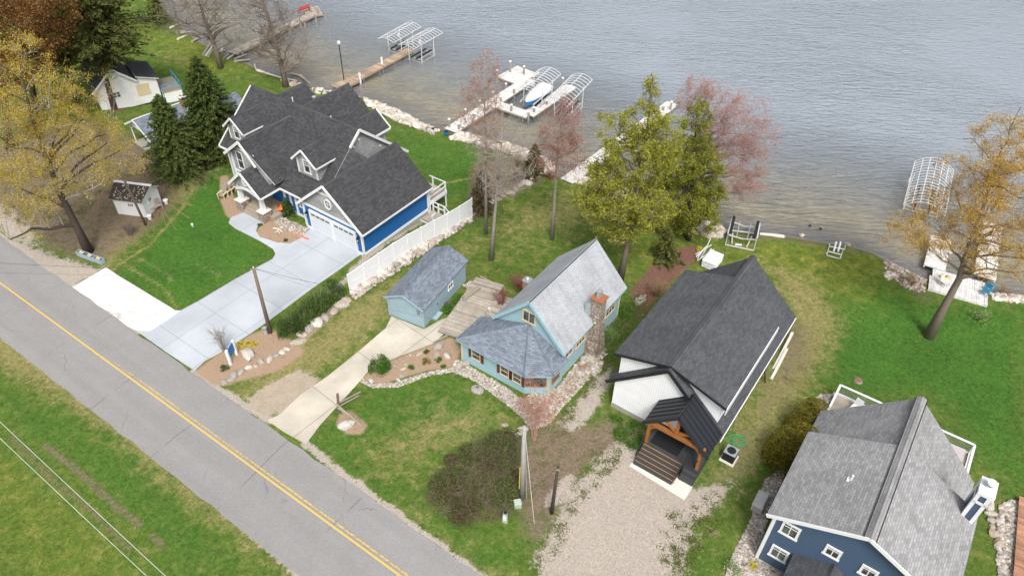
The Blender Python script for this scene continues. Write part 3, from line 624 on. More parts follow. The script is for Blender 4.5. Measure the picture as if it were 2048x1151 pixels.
part('gable_shingles', M['gshingle'], BH, lambda mb: mb.prism([(-6.7,-1.42,3.1),(-3.0,-1.42,3.1),(-4.85,-1.42,4.7)],(0,-.06,0)))
def f(mb):
    # garage front trim
    for a, b_ in (((0,-.02,2.62),(4.07,-.02,6.01)),((4.07,-.02,6.01),(8.14,-.02,2.62))): trim(mb, a, b_, .24, .1)
    mb.box((.36,.29,2.66),(7.74,.4,2.92)); mb.box((.36,.3,0),(.56,.42,2.8)); mb.box((7.56,.3,0),(7.76,.44,2.75)); mb.box((.36,.3,.0),(1.2,.41,.22)); mb.box((7.0,.3,.0),(7.76,.41,.22))
    mb.box((3.2,.32,3.95),(4.95,.35,4.1)) if False else None
    trim(mb, (2.9,.3,4.9),(5.25,.3,4.9),.16,.06)
    mb.box((7.68,.4,.08),(7.78,9.0,.32)); mb.box((7.7,8.85,-.8),(7.78,9.02,2.6)); mb.box((8.1,0,2.5),(8.2,9.23,2.66)); mb.box((7.69,.4,2.35),(7.76,9.,2.55))
    # main gable rakes and wing rakes
    for a, b_ in (((2.5,6.4,7.98),(2.5,5.0,6.8)),((2.5,6.4,7.98),(2.5,12.3,2.98)),((-12.1,6.4,7.95),(-12.1,1.35,3.66)),((-5.65,-.64,7.15),(-8.3,-.64,5.1)),((-5.65,-.64,7.15),(-3.9,-.64,5.2)),
        ((-4.85,-1.8,4.82),(-7.05,-1.8,2.9)),((-4.85,-1.8,4.82),(-2.7,-1.8,2.9)),((-1.88,12.78,5.96),(-.13,12.78,4.5))): trim(mb, a, b_, .24, .1)
    mb.bar((-.13,8.6,4.47),(-.13,12.75,4.47),.12,.2); mb.bar((-2.68,-1.75,2.86),(-2.68,1.9,2.86),.1,.16); mb.bar((-2.6,.46,2.9),(.1,.46,2.9),.1,.16); mb.bar((-12.1,1.3,3.62),(-8.0,1.3,3.62),.1,.18)
    mb.box((-8.08,-.2,-.3),(-7.86,-.05,5.2)); mb.box((-11.85,1.8,-.4),(-11.65,2.,3.7)); mb.box((-8.0,-.16,3.2),(-6.6,-.06,3.4)); mb.box((-7.1,-.15,6.1),(-4.5,-.06,6.25)) if False else None
    trim(mb, (-6.9,-.16,5.95),(-4.5,-.16,5.95),.14,.06)
    # porch arch and entry trims
    for k in range(8):
        t0, t1 = k/8, (k+1)/8; z = lambda t_: 2.55+.42*math.sin(math.pi*t_)
        trim(mb, (-6.5+3.3*t0,-1.5,z(t0)), (-6.5+3.3*t1,-1.5,z(t1)), .26, .1)
    for x in (-3.15,-2.35,-1.6): mb.box((x-.1,1.1,-.1),(x+.1,1.21,3.0))
    mb.box((-3.1,1.12,-.1),(.4,1.2,.22))
part('trim', M['white'], BH, f)
for x in (1.3, 4.22):
    mb = MB(); cx_ = x+1.3; mb.box((x,.28,.06),(x+2.6,.38,2.16)); 
    for z in (.55,1.05,1.55): mb.box((x+.02,.265,z-.008),(x+2.58,.281,z+.008),1)
    for z in (.3,.8,1.3):
        for k in range(6): mb.box((x+.1+k*.42,.268,z-.13),(x+.42+k*.42,.279,z+.13))
    dmb = mb.build('garage_door', [M['doorwhite'], M['dullalu']], BH)
    part('door_frame', M['white'], dmb, lambda mb: (mb.box((x-.14,.27,.04),(x,.4,2.3)), mb.box((x+2.6,.27,.04),(x+2.74,.4,2.3)), mb.box((x,.27,2.16),(x+2.6,.4,2.3))))
    for k in range(4): part('window_pane', M['glass'], dmb, lambda mb: mb.box((x+.14+k*.61,.262,1.82),(x+.62+k*.61,.281,1.99)))
def oval(par, c, rx, rz, dr='f'):
    mb = MB(); n = 20; pts = lambda k, y: [(c[0]+rx*k*math.cos(2*math.pi*i/n), c[1]+y, c[2]+rz*k*math.sin(2*math.pi*i/n)) for i in range(n)]
    a, b_, e, g_ = pts(1,-.08), pts(.72,-.08), pts(1,0), pts(.72,0); vs = a+b_+e+g_; fs = []
    for i in range(n):
        j = (i+1) % n; fs += [(i,j,n+j,n+i),(2*n+i,2*n+j,j,i),(n+i,n+j,3*n+j,3*n+i)]
    mb.add(vs, fs); mb.bar((c[0],c[1]-.05,c[2]-rz*.72),(c[0],c[1]-.05,c[2]+rz*.72),.04,.04,0,(0,1,0)); mb.bar((c[0]-rx*.72,c[1]-.05,c[2]),(c[0]+rx*.72,c[1]-.05,c[2]),.04,.04)
    o = mb.build('oval_window', M['white'], par); g = MB(); g.prism(pts(.72,-.02), (0,-.01,0)); g.build('window_pane', M['glass'], o)
oval(BH, (4.0,.33,4.0), .42, .55); oval(BH, (-4.85,-1.48,3.75), .34, .42)
def dormer(xc, y0, zr, hw, zb, back):
    ze = zr-hw*.87
    mb = MB(); mb.prism([(xc-hw+.3,y0,zb-.4),(xc+hw-.3,y0,zb-.4),(xc+hw-.3,y0,ze+.12),(xc,y0,zr-.18),(xc-hw+.3,y0,ze+.12)],(0,back-y0-.5,0)); dm = mb.build('dormer', M['gshingle'], BH)
    def f(mb): slope2(mb, xc-hw,ze,xc,zr,xc+hw,ze,y0-.35,back,.12); 
    part('dormer_roof', [M['roof_char'], M['white']], dm, f); part('ridge_cap', M['ridge'], dm, lambda mb: ridgecap(mb,(xc,y0-.36,zr+.02),(xc,back-.1,zr+.02),.22))
    def f(mb):
        trim(mb,(xc,y0-.38,zr-.03),(xc-hw,y0-.38,ze-.03),.18,.08); trim(mb,(xc,y0-.38,zr-.03),(xc+hw,y0-.38,ze-.03),.18,.08)
        mb.bar((xc+hw,y0-.35,ze-.08),(xc+hw,back-1.4,ze-.08),.08,.14); mb.bar((xc-hw,y0-.35,ze-.08),(xc-hw,back-1.4,ze-.08),.08,.14)
        for s in (-1,1): mb.box((xc+s*(hw-.36)-.07,y0-.05,zb-.3),(xc+s*(hw-.36)+.07,y0+.03,ze+.15))
    part('trim', M['white'], dm, f)
    wf = window(dm, (xc,y0,zb+.62), .85, 1.35, 'f', 1, 1, 'white', .1)
    part('window_muntin', M['white'], wf, lambda mb: (mb.box((xc-.33,y0-.05,zb+.72),(xc+.33,y0-.03,zb+.78)), mb.box((xc-.13,y0-.05,zb+.76),(xc-.1,y0-.03,zb+1.2)), mb.box((xc+.1,y0-.05,zb+.76),(xc+.13,y0-.03,zb+1.2)), mb.box((xc-.33,y0-.05,zb+.97),(xc+.33,y0-.03,zb+1.0))))
dormer(-9.6, 2.0, 7.25, 1.45, 5.0, 5.9); dormer(.0, 1.95, 7.3, 1.55, 4.85, 5.9)
window(BH, (-6.8,-.1,4.65), .9, 1.9, 'f', 1, 2); window(BH, (-.7,1.2,1.7), .9, 1.2, 'f', 2, 2); window(BH, (-10,1.88,1.9), 1.2, 1.5, 'f', 2, 2); window(BH, (-5.6,1.18,1.5),.9,1.6,'f',1,2)
for y, z in ((5.75,6.45),(6.5,6.85),(9.0,5.1)): part('gable_ornament', M['white'], BH, lambda mb: mb.prism([(2.14,y-.16,z),(2.14,y,z-.16),(2.14,y+.16,z),(2.14,y,z+.16)],(.03,0,0)))
part('porch_floor', M['tan'], BH, lambda mb: (mb.box((-6.9,-1.0,-.2),(-2.6,1.25,.46)), mb.box((-6.2,-1.32,-.2),(-4.0,-1.0,.3)), mb.box((-6.2,-1.64,-.2),(-4.0,-1.32,.15))))
for x in (-6.55, -3.45):
    pr = part('stone_pier', M['wallstone'], BH, lambda mb: mb.box((x-.42,-1.65,-.2),(x+.42,-.75,1.05)))
    part('pier_cap', M['padconc'], pr, lambda mb: mb.box((x-.5,-1.73,1.05),(x+.5,-.67,1.13)))
    part('porch_column', M['white'], pr, lambda mb: mb.add([(x-.2,-1.4,1.13),(x+.2,-1.4,1.13),(x+.2,-1.0,1.13),(x-.2,-1.0,1.13),(x-.12,-1.32,2.8),(x+.12,-1.32,2.8),(x+.12,-1.08,2.8),(x-.12,-1.08,2.8)],[(0,1,5,4),(1,2,6,5),(2,3,7,6),(3,0,4,7),(4,5,6,7)]))
for x in (.82, 7.25):
    lb = part('wall_lamp', M['black'], BH, lambda mb: (mb.box((x-.05,.2,1.75),(x+.05,.36,1.95)), mb.lathe((x,.16,1.5),[(.05,0),(.1,.03),(.1,.05)],8), mb.lathe((x,.16,1.78),[(.12,0),(.09,.1),(.02,.16)],8), mb.box((x-.015,.09,1.52),(x+.015,.1,1.8)), mb.box((x-.03,.12,1.8),(x+.03,.25,1.86))))
    part('lamp_glass', M['beige'], lb, lambda mb: mb.lathe((x,.16,1.54),[(.07,0),(.09,.24)],8))
for x, y, z in ((-8.4,8.1,6.6),(-3.4,8.3,6.1)): part('vent_pipe', M['white'], BH, lambda mb: mb.tube([(x,y,z-.4),(x,y,z+.55)],.06,8))
part('flue_cap', M['galv'], BH, lambda mb: (mb.tube([(-6.6,9.3,6.6),(-6.6,9.3,7.2)],.12,10), mb.lathe((-6.6,9.3,7.2),[(.22,0),(.22,.1),(.05,.18)],10)))
dk = part('deck', M['deckwood'], BH, lambda mb: ([mb.box((7.78,7.7+k*.15,-.28),(9.3,7.83+k*.15,-.2)) for k in range(12)], [mb.box((9.3+k*.28,8.1,-.45-k*.18),(9.58+k*.28,9.3,-.4-k*.18)) for k in range(4)], mb.box((5.6,9.02,.85),(7.8,11.6,.95))))
def f(mb):
    for x, y, z0, z1 in ((9.25,7.75,-1.3,.8),(9.25,9.5,-1.3,.8),(7.85,9.5,-1.3,.85),(7.75,9.15,-1.2,1.95),(7.75,11.5,-1.2,1.95),(6.2,11.5,-1.2,1.95),(10.3,8.1,-1.3,.3),(10.3,9.3,-1.3,.3),(8.5,9.5,-1.3,.8)): mb.box((x-.06,y-.06,z0),(x+.06,y+.06,z1))
    for p, q in (((7.85,9.5,.78),(9.25,9.5,.78)),((9.25,9.5,.78),(10.3,9.3,.28)),((7.85,9.5,.3),(9.25,9.5,.3)),((7.75,9.15,1.9),(7.75,11.5,1.9)),((7.75,11.5,1.9),(5.8,11.5,1.9)),((7.75,9.15,1.4),(7.75,11.5,1.4)),((9.25,7.75,.78),(9.25,8.2,.78))): mb.bar(p, q, .06, .09)
    mb.box((7.74,7.7,-.5),(9.34,7.78,-.2)); mb.box((9.3,7.7,-.5),(9.36,9.5,-.2)); mb.box((5.6,9.03,.6),(7.85,9.1,.95)); mb.box((7.8,9.0,.6),(7.86,11.6,.95))
part('railing', M['white'], dk, f)
for k, (x, y, dx, dy, dz, col) in enumerate(((-3.6,.4,.5,.4,.35,'wood'),(-3.1,.1,.35,.35,.5,'orange'),(-2.9,.7,.4,.5,.6,'beige'),(-5.3,.6,.9,.35,.4,'greywood'))):
    lab = ['brown crate standing on the blue house porch','orange bundle on the porch beside the right column','pale bag heap at the right end of the porch','low grey wooden bench on the porch of the blue house'][k]
    cat = ['crate','bundle','bag','bench'][k]; r = BH.matrix_basis; q = Matrix.Rotation(-.606,4,'Z')@Vector((x,y,0))
    o = thing(cat+'_box' if cat=='crate' else 'porch_'+cat, lab, cat, (q.x-19.532,q.y+53.309,.46), -.606)
    if cat == 'bench': part('seat', M[col], o, lambda mb: mb.box((0,0,dz-.06),(dx,dy,dz))); [part('leg', M[col], o, lambda mb: mb.box((a,.02,0),(a+.06,dy-.02,dz-.06))) for a in (.04,dx-.1)]
    elif cat == 'crate': part('side', M[col], o, lambda mb: (mb.box((0,0,0),(dx,.03,dz)), mb.box((0,dy-.03,0),(dx,dy,dz)), mb.box((0,.03,0),(.03,dy-.03,dz)), mb.box((dx-.03,.03,0),(dx,dy-.03,dz)))); part('base', M[col], o, lambda mb: mb.box((.03,.03,.01),(dx-.03,dy-.03,.1)))
    else: part('heap', M[col], o, lambda mb: [mb.rock((dx*random.Random(i+k).random(),dy*random.Random(i*7+k).random(),dz*.35*(1+i%2)),.19,random.Random(i),2) for i in range(5)], smooth=True)

# ================================================================== grey-blue shed
SHD = thing('garden_shed', 'grey-blue wooden shed with blue-grey shingle roof beside the boulder wall', 'shed', (-9.966, 41.786, 0), -.46)
def f(mb): mb.prism([(.15,.15,-.2),(3.4,.15,-.2),(3.4,.15,2.05),(1.766,.15,2.78),(.15,.15,2.05)], (0, 6.6, 0))
part('wall', M['shedblue'], SHD, f)
part('roof', [M['roof_blue'], M['shedblue']], SHD, lambda mb: slope2(mb, -.05,2.02,1.7,2.88,3.58,2.02,-.05,7.0,.1))
part('ridge_cap', M['roof_blue'], SHD, lambda mb: ridgecap(mb,(1.7,-.06,2.9),(1.7,7.0,2.9),.25))
def f(mb):
    for x in (1.0,1.32,1.62,2.45): mb.box((x,.125,.0),(x+.03,.155,1.95))
    mb.box((.1,.1,0),(.24,.16,2.05)); mb.box((3.3,.1,0),(3.44,.24,2.0)); trim(mb,(-.05,-.07,1.98),(1.7,-.07,2.84),.14,.05); trim(mb,(3.58,-.07,1.98),(1.7,-.07,2.84),.14,.05)
part('trim', M['shedblue'], SHD, f)
window(SHD, (3.0,.15,1.5), .42, .55, 'f', 1, 2, 'shedblue', .06); window(SHD, (3.4,4.25,1.25), .75, .6, 'r', 2, 1, 'white', .07)
dd = part('door', M['shedblue'], SHD, lambda mb: (mb.box((3.39,1.4,.05),(3.43,2.25,1.9)), mb.box((3.43,1.36,.0),(3.46,1.42,1.95)), mb.box((3.43,2.23,0),(3.46,2.29,1.95)), mb.box((3.43,1.36,1.9),(3.48,2.29,1.96)), mb.box((3.41,1.3,-.02),(3.8,2.3,.06))))
part('handle', M['black'], dd, lambda mb: mb.box((3.43,2.12,.9),(3.48,2.16,1.05)))

# ================================================================== pale blue house
PH = thing('house', 'small light blue house with pale streaked steep roof and round-stone chimney', 'house', (-1.398, 38.511, 0), -.618)
def f(mb):
    mb.prism([(.35,.3,.1),(5.92,.3,.1),(5.92,.3,3.1),(3.184,.3,6.2),(.35,.3,3.2)], (0, 8.5, 0))
    mb.prism([(-1.0,-2.45,-.2),(4.6,-2.35,-.2),(6.1,-1.35,-.2),(6.1,.4,-.2),(5.8,.45,-.2),(-1.0,.45,-.2)], (0,0,2.45))
part('wall', M['lightblue'], PH, f)
part('foundation', M['conc'], PH, lambda mb: (mb.box((.32,.4,-1.7),(5.95,8.83,.1))))
def f(mb): mb.slab([(0,0,3.11),(3.184,0,6.43),(3.184,8.98,6.43),(-.1,8.98,3.05)],.12,0,1); mb.slab([(3.184,0,6.43),(6.325,0,3.11),(6.325,8.98,3.11),(3.184,8.98,6.43)],.12,0,1)
part('roof', [M['roof_pale'], M['lightblue']], PH, f)
part('ridge_cap', M['dark'], PH, lambda mb: (mb.bar((3.25,-.02,6.43),(3.25,8.99,6.43),.06,.05)))
part('ridge_board', M['roof_pale'], PH, lambda mb: (mb.slab([(2.75,-.02,6.01),(3.2,-.02,6.47),(3.2,9.0,6.47),(2.75,9.0,6.01)],.05)))
def f(mb):
    a = A3(3.1,.28,4.05); e = 2.28
    P1, P2, P3, P4, P5, P6 = A3(-1.3,-2.8,e), A3(4.8,-2.75,e), A3(6.5,-1.5,e), A3(6.5,.5,e), A3(-1.35,.5,e), A3(5.5,.28,3.0)
    A_, B_ = A3(.6,.28,3.55), a
    def poly(*p):
        n = unit(np.cross(p[1]-p[0], p[2]-p[0])); n = n if n[2] > 0 else -n; mb.prism([q-A3(0,0,.12) for q in p], A3(0,0,.12), 0, 1)
    poly(P1, P2, B_); poly(P1, B_, P5+A3(0,-.22,0)); poly(P2, P3, B_); poly(P3, P4, B_)
part('addition_roof', [M['roof_blue'], M['lightblue']], PH, f)
def f(mb):
    B_ = A3(3.1,.24,4.08)
    for q in ((-1.3,-2.8,2.3),(4.8,-2.75,2.3),(6.5,-1.5,2.3)): ridgecap(mb, q, B_, .22)
part('hip_cap', M['roof_blue'], PH, f)
def f(mb):
    trim(mb,(-.02,-.02,3.06),(3.18,-.02,6.36),.26,.08); trim(mb,(6.34,-.02,3.06),(3.18,-.02,6.36),.26,.08); mb.bar((6.3,0,3.0),(6.3,8.98,3.0),.06,.12)
part('rake_board', M['lightblue'], PH, f)
wd = window(PH, (3.06,.3,4.68), 1.15, 1.1, 'f', 2, 1, 'trimwood', .1)
for x, w_ in ((.35,.55),(2.95,.5),(4.05,.5)):
    wf = window(PH, (x,-2.43,1.35), w_+.3, 1.0, 'f', 1, 2, 'trimwood', .07); 
    for s in (-1, 1): part('shutter', M['shutter'], wf, lambda mb: mb.box((x+s*(w_/2+.28)-.13,-2.5,.85),(x+s*(w_/2+.28)+.13,-2.44,1.85)))
for (x, y) in ((5.35,-1.86),):
    mb = MB(); mb.bar((4.75,-2.28,1.35),(5.9,-1.5,1.35),.04,.95,0); bw = mb.build('bay_window', M['glass'], PH)
    part('window_frame', M['wood'], bw, lambda mb: [mb.bar((4.75+1.15*k,-2.31+.78*k,.85),(4.75+1.15*k,-2.31+.78*k,1.85),.08,.08,0,(0,1,0)) for k in (0,.33,.67,1)]+[mb.bar((4.75,-2.31,z),(5.9,-1.53,z),.06,.08) for z in (.85,1.85)])
window(PH, (6.1,-.6,1.3), .9, .9, 'r', 2, 1, 'wood', .09)
window(PH, (5.92,1.3,2.05), 1.1, .85, 'r', 2, 1, 'trimwood', .1); window(PH, (5.92,2.9,2.05), 1.3, 1.05, 'r', 3, 2, 'trimwood', .1); window(PH, (5.92,7.3,1.9), 1.5, 1.1, 'r', 3, 2, 'trimwood', .1)
for lo, hi in (((5.86,8.7,.1),(5.97,8.83,3.1)),((-1.05,-2.5,0),(-.93,-2.4,2.3)),((6.04,-1.4,0),(6.13,-1.3,2.2))): part('corner_board', M['trimwood'], PH, lambda mb: mb.box(lo, hi))
ch = part('stone_chimney', M['wallstone'], PH, lambda mb: (mb.add([(5.9,3.6,-.6),(7.05,3.6,-.6),(7.05,5.0,-.6),(5.9,5.0,-.6),(5.9,3.95,3.2),(6.8,3.95,3.2),(6.8,4.75,3.2),(5.9,4.75,3.2)],[(0,1,5,4),(1,2,6,5),(2,3,7,6),(3,0,4,7),(4,5,6,7)]), mb.box((5.95,3.97,3.2),(6.75,4.73,5.35))))
part('chimney_cap', M['rust'], ch, lambda mb: mb.box((5.85,3.87,5.35),(6.85,4.83,5.45)))
part('flue', M['galv'], ch, lambda mb: (mb.box((6.15,4.2,5.45),(6.45,4.5,6.0)), mb.box((6.1,4.15,6.0),(6.5,4.55,6.06))))
part('flashing', M['galv'], ch, lambda mb: (mb.box((5.55,3.85,3.6),(5.95,4.85,4.7)),))
part('downspout', M['white'], PH, lambda mb: mb.tube([(6.3,3.5,3.0),(6.15,3.5,2.75),(6.1,3.5,2.6)],.05,6))
part('wall_vent', M['black'], PH, lambda mb: mb.tube([(-.55,-2.5,1.9),(-.55,-2.4,1.9)],.11,10))
part('lamp_arm', M['beige'], PH, lambda mb: (mb.tube([(-.3,.3,3.0),(-.5,.2,3.5)],.03,6), mb.rock((-.5,.2,3.6),.1,random.Random(1),1,1.)))
bc = part('brick_flue', M['brick'], PH, lambda mb: mb.box((-.75,4.9,-.3),(-.2,5.45,2.9)))
part('flue_cap', M['galv'], bc, lambda mb: (mb.box((-.8,4.85,2.9),(-.15,5.5,3.0)), mb.lathe((-.47,5.17,3.0),[(.12,0),(.12,.15),(.2,.18),(.05,.28)],10)))

# ================================================================== white and charcoal house
KH = thing('house', 'white boarded house with charcoal roof and timber-framed black metal porch', 'house', (6.903, 33.193, 0), -.611)
kz = lambda x: 6.33-(abs(x-3.965))*.92
def f(mb):
    mb.prism([(.4,-.05,.45),(7.6,-.05,.45),(7.6,-.05,kz(7.6)-.16),(3.965,-.05,6.15),(.4,-.05,kz(.4)-.16)], (0, 13.3, 0))
    mb.prism([(.35,.45,2.5),(7.6,.45,2.5),(7.6,.45,4.95),(3.965,.45,6.15),(.35,.45,4.95)], (0, 9.9, 0))
part('wall', M['wboard'], KH, f)
part('foundation', M['conc'], KH, lambda mb: mb.box((.36,-.09,-1.6),(7.64,13.3,.45)))
def f(mb):
    slope2(mb, -.05,kz(-.05), 3.965,6.33, 8.25,kz(8.25)+.1, -.35,13.86,.16)
    mb.slab([(0,.02,5.116),(3.965,.02,6.36),(3.965,10.81,6.36),(0,10.81,5.116)],.16,0,1); mb.slab([(3.965,.02,6.36),(7.93,.02,5.116),(7.93,10.81,5.116),(3.965,10.81,6.36)],.16,0,1)
part('roof', [M['roof_dark'], M['black']], KH, f)
part('ridge_cap', M['ridge'], KH, lambda mb: (mb.slab([(3.68,-.0,6.31),(3.965,-.0,6.42),(3.965,13.9,6.42),(3.68,13.9,6.31)],.05), mb.slab([(4.25,-.0,6.31),(3.965,-.0,6.42),(3.965,13.9,6.42),(4.25,13.9,6.31)],.05)))
def f(mb):
    for s in (-1, 1): trim(mb,(3.965,-.38,6.28),(3.965+s*4.1,-.38,kz(0)-.14),.24,.08); trim(mb,(3.965,-.02,6.3),(3.965+s*3.98,-.02,5.05),.18,.06)
part('rake_board', M['black'], KH, f)
part('eave_trim', M['vinyl'], KH, lambda mb: (mb.box((7.62,.4,4.3),(7.7,10.5,4.9)), mb.box((7.94,.02,4.5),(7.99,9.1,5.06)), mb.box((7.62,-.1,2.0),(7.66,13.2,2.4)), mb.bar((8.27,-.35,2.42),(8.27,13.8,2.42),.06,.12)))
part('downspout', M['black'], KH, lambda mb: (mb.tube([(8.2,9.0,2.4),(8.1,8.9,.8),(8.5,8.7,-.3)],.05,6),))
PR = part('porch_roof', [M['metalroof'], M['black']], KH, lambda mb: slope2(mb, 3.68,2.95, 5.83,5.0, 8.2,2.72, -2.25,.1,.12))
def f(mb):
    for k in range(6):
        y = -2.2+k*.42; mb.bar((3.69,y,2.98),(5.83,y,5.03),.04,.05); mb.bar((5.83,y,5.03),(8.19,y,2.76),.04,.05)
part('standing_seam', M['dark'], PR, f)
part('ridge_cap', M['black'], PR, lambda mb: ridgecap(mb,(5.83,-2.27,5.03),(5.83,-.1,5.03),.2))
part('fascia', M['black'], PR, lambda mb: (trim(mb,(3.66,-2.3,2.9),(5.83,-2.3,4.94),.22,.08), trim(mb,(8.2,-2.3,2.68),(5.83,-2.3,4.94),.22,.08)))
for x in (4.1, 7.7): part('porch_post', M['wood'], KH, lambda mb: mb.box((x-.1,-2.15,.0),(x+.1,-1.95,2.88)))
def f(mb):
    mb.box((3.95,-2.17,2.88),(7.9,-1.93,3.14)); mb.box((5.8,-2.14,3.14),(6.0,-1.98,4.75))
    mb.bar((5.9,-2.06,3.3),(4.9,-2.06,4.0),.14,.16); mb.bar((5.9,-2.06,3.3),(6.95,-2.06,3.8),.14,.16)
    mb.bar((4.1,-2.06,2.4),(4.5,-2.06,2.88),.12,.12); mb.bar((7.7,-2.06,2.4),(7.3,-2.06,2.88),.12,.12)
part('porch_truss', M['wood'], KH, f)
part('porch_floor', M['darkdeck'], KH, lambda mb: [mb.box((4.0,-2.2+k*.15,.9),(7.9,-2.06+k*.15,1.0)) for k in range(15)]+[mb.box((4.02,-2.18,.0),(7.88,-.1,.9))])
part('door_mat', M['mat'], KH, lambda mb: mb.box((4.3,-1.95,1.002),(6.3,-.5,1.012)))
def f(mb):
    for k in range(5): mb.box((4.0,-2.2-.25*(k+1),0),(6.75,-2.2-.25*k,.83-k*.17))
st = part('steps', M['darkdeck'], KH, f)
part('step_nosing', M['nosing'], st, lambda mb: [mb.box((4.0,-2.225-.25*k,.83-k*.17+.0),(6.75,-2.19-.25*k,.88-k*.17)) for k in range(5)])
def f(mb):
    for a, b_ in (((6.85,-2.2,1.9),(6.85,-3.35,1.0)),((4.0,-2.2,1.9),(4.0,-3.35,1.0)),((6.9,-2.2,1.9),(7.7,-2.2,1.9))): mb.bar(a, b_, .05, .05)
    for x in (6.85, 4.0):
        for k in range(7): y = -2.2-k*.19; mb.box((x-.012,y-.012,.95-k*.13),(x+.012,y+.012,1.9-k*.148))
    for k in range(7): mb.box((6.95+k*.11-.012,-2.215,1.0),(6.95+k*.11+.012,-2.19,1.9))
part('railing', M['black'], KH, f)
part('side_steps', M['darkdeck'], KH, lambda mb: [mb.box((6.95,-2.2-.28*(k+1),0),(7.9,-2.2-.28*k,.7-k*.3)) for k in range(2)])
sheet('walkway', [tuple(p) for p in [(np.array([6.903,33.193])+np.array([[math.cos(-.611),-math.sin(-.611)],[math.sin(-.611),math.cos(-.611)]])@np.array(q)) for q in ((3.9,-3.75),(7.95,-3.95),(7.95,-2.7),(6.8,-2.7),(6.8,-3.4),(3.9,-3.4))]], M['padconc'], .03, True)
window(KH, (2.2,-.05,1.9), .01, .01, 'f') if False else None
part('front_door', M['black'], KH, lambda mb: mb.box((5.3,-.12,1.0),(6.3,-.04,3.1)))

# ================================================================== slate blue house
LH = thing('house', 'slate blue house with grey shingle roof and white-cornered chimney in the lower right', 'house', (14.19, 21.56, 0), -.608)
HX = 4.74; lz = lambda x: 7.205-abs(x-HX)*.985
def f(mb):
    mb.prism([(.4,.4,.1),(9.1,.4,.1),(9.1,.4,4.75),(HX,.4,7.0),(.4,.4,4.75)], (0, 6.2, 0)); mb.prism([(.4,6.4,.1),(9.1,6.4,.1),(9.1,6.4,2.6),(HX,6.4,7.0),(.4,6.4,2.6)], (0, 4.4, 0))
    mb.box((8.62,5.95,-.1),(9.25,7.0,7.3))
part('wall', M['navy'], LH, f)
part('foundation', M['conc'], LH, lambda mb: mb.box((.37,.37,-1.6),(9.13,10.8,.1)))
def f(mb):
    mb.slab([(0,0,4.86),(HX,0,7.23),(HX,6.92,7.23),(0,6.92,4.86)],.14,0,1); mb.slab([(HX,0,7.23),(9.485,0,4.86),(9.485,6.92,4.86),(HX,6.92,7.23)],.14,0,1)
    slope2(mb, .05,lz(.05), HX,7.205, 9.42,lz(9.42), 6.0,11.2,.14)
part('roof', [M['roof_grey'], M['white']], LH, f)
part('ridge_cap', M['ridge_grey'], LH, lambda mb: (mb.slab([(HX-.28,-.02,7.14),(HX,-.02,7.3),(HX,11.25,7.3),(HX-.28,11.25,7.14)],.05), mb.slab([(HX+.28,-.02,7.14),(HX,-.02,7.3),(HX,11.25,7.3),(HX+.28,11.25,7.14)],.05)))
part('ridge_edge', M['dark'], LH, lambda mb: (mb.bar((HX-.3,-.02,7.13),(HX-.3,11.25,7.13),.04,.05), mb.bar((HX+.3,-.02,7.13),(HX+.3,11.25,7.13),.04,.05)))
def f(mb):
    trim(mb,(0,-.03,4.8),(HX,-.03,7.17),.22,.08); trim(mb,(9.48,-.03,4.8),(HX,-.03,7.17),.22,.08); mb.box((.36,.34,.1),(.54,.46,4.75)); mb.box((8.96,.34,.1),(9.14,.46,4.75)); mb.box((.33,.4,.1),(.41,.56,4.7))
    for x in (8.6, 9.1):
        for y in (5.93, 6.88): mb.box((x-.03,y-.03,0),(x+.15,y+.15,7.3))
    mb.box((8.55,5.88,7.28),(9.35,7.1,7.5)); mb.box((8.6,5.9,6.6),(9.28,7.05,6.75))
part('trim', M['white'], LH, f)
part('chimney_flue', M['white'], LH, lambda mb: (mb.tube([(8.95,6.5,7.5),(8.95,6.5,7.7)],.15,12), mb.tube([(8.95,6.5,7.82),(8.95,6.5,7.95)],.24,14)))
part('flue_screen', M['black'], LH, lambda mb: mb.tube([(8.95,6.5,7.7),(8.95,6.5,7.82)],.18,12))
for x, z, ww, hh in ((1.38,4.03,1.0,1.15),(1.4,1.57,1.0,1.15),(3.67,4.16,.85,.9),(5.55,4.14,.85,.9),(7.9,4.1,.85,.9),(7.6,1.6,1.0,1.1)):
    wf = window(LH, (x,.4,z), ww, hh, 'f', 2, 1, 'white', .13); part('window_muntin', M['white'], wf, lambda mb: mb.box((x-ww/2+.1,.35,z+hh*.2),(x+ww/2-.1,.37,z+hh*.2+.04)))
part('addition_wall', M['navy'], LH, lambda mb: mb.prism([(2.3,-1.0,0),(5.9,-1.0,0),(5.9,-1.0,2.2),(4.05,-1.0,3.0),(2.3,-1.0,2.2)],(0,1.4,0)))
AR = part('addition_roof', [M['roof_dark'], M['white']], LH, lambda mb: slope2(mb,2.05,2.3,4.05,3.25,6.1,2.3,-1.4,.39,.12))
part('ridge_cap', M['ridge'], AR, lambda mb: ridgecap(mb,(4.05,-1.41,3.28),(4.05,.38,3.28),.3))
part('vent_pipe', M['white'], LH, lambda mb: (mb.tube([(3.0,3.67,6.2),(3.0,3.67,6.75)],.06,8), mb.box((2.8,3.5,6.28),(3.2,3.85,6.33))))
DK = part('deck', M['deckwood'], LH, lambda mb: [mb.box((.4,10.8+k*.15,.35),(9.3,10.93+k*.15,.43)) for k in range(32)])
def f(mb):
    pts = [(.45,11.0),(.45,15.55),(3.3,15.55),(6.2,15.55),(9.2,15.55),(9.2,13.2),(9.2,11.2)]
    for x, y in pts: mb.box((x-.06,y-.06,-1.3),(x+.06,y+.06,1.4))
    for (a, b_), (c_, d_) in zip(pts, pts[1:]): mb.bar((a,b_,1.4),(c_,d_,1.4),.14,.06); mb.bar((a,b_,.55),(c_,d_,.55),.06,.08); mb.bar((a,b_,.35),(c_,d_,.35),.05,.22)
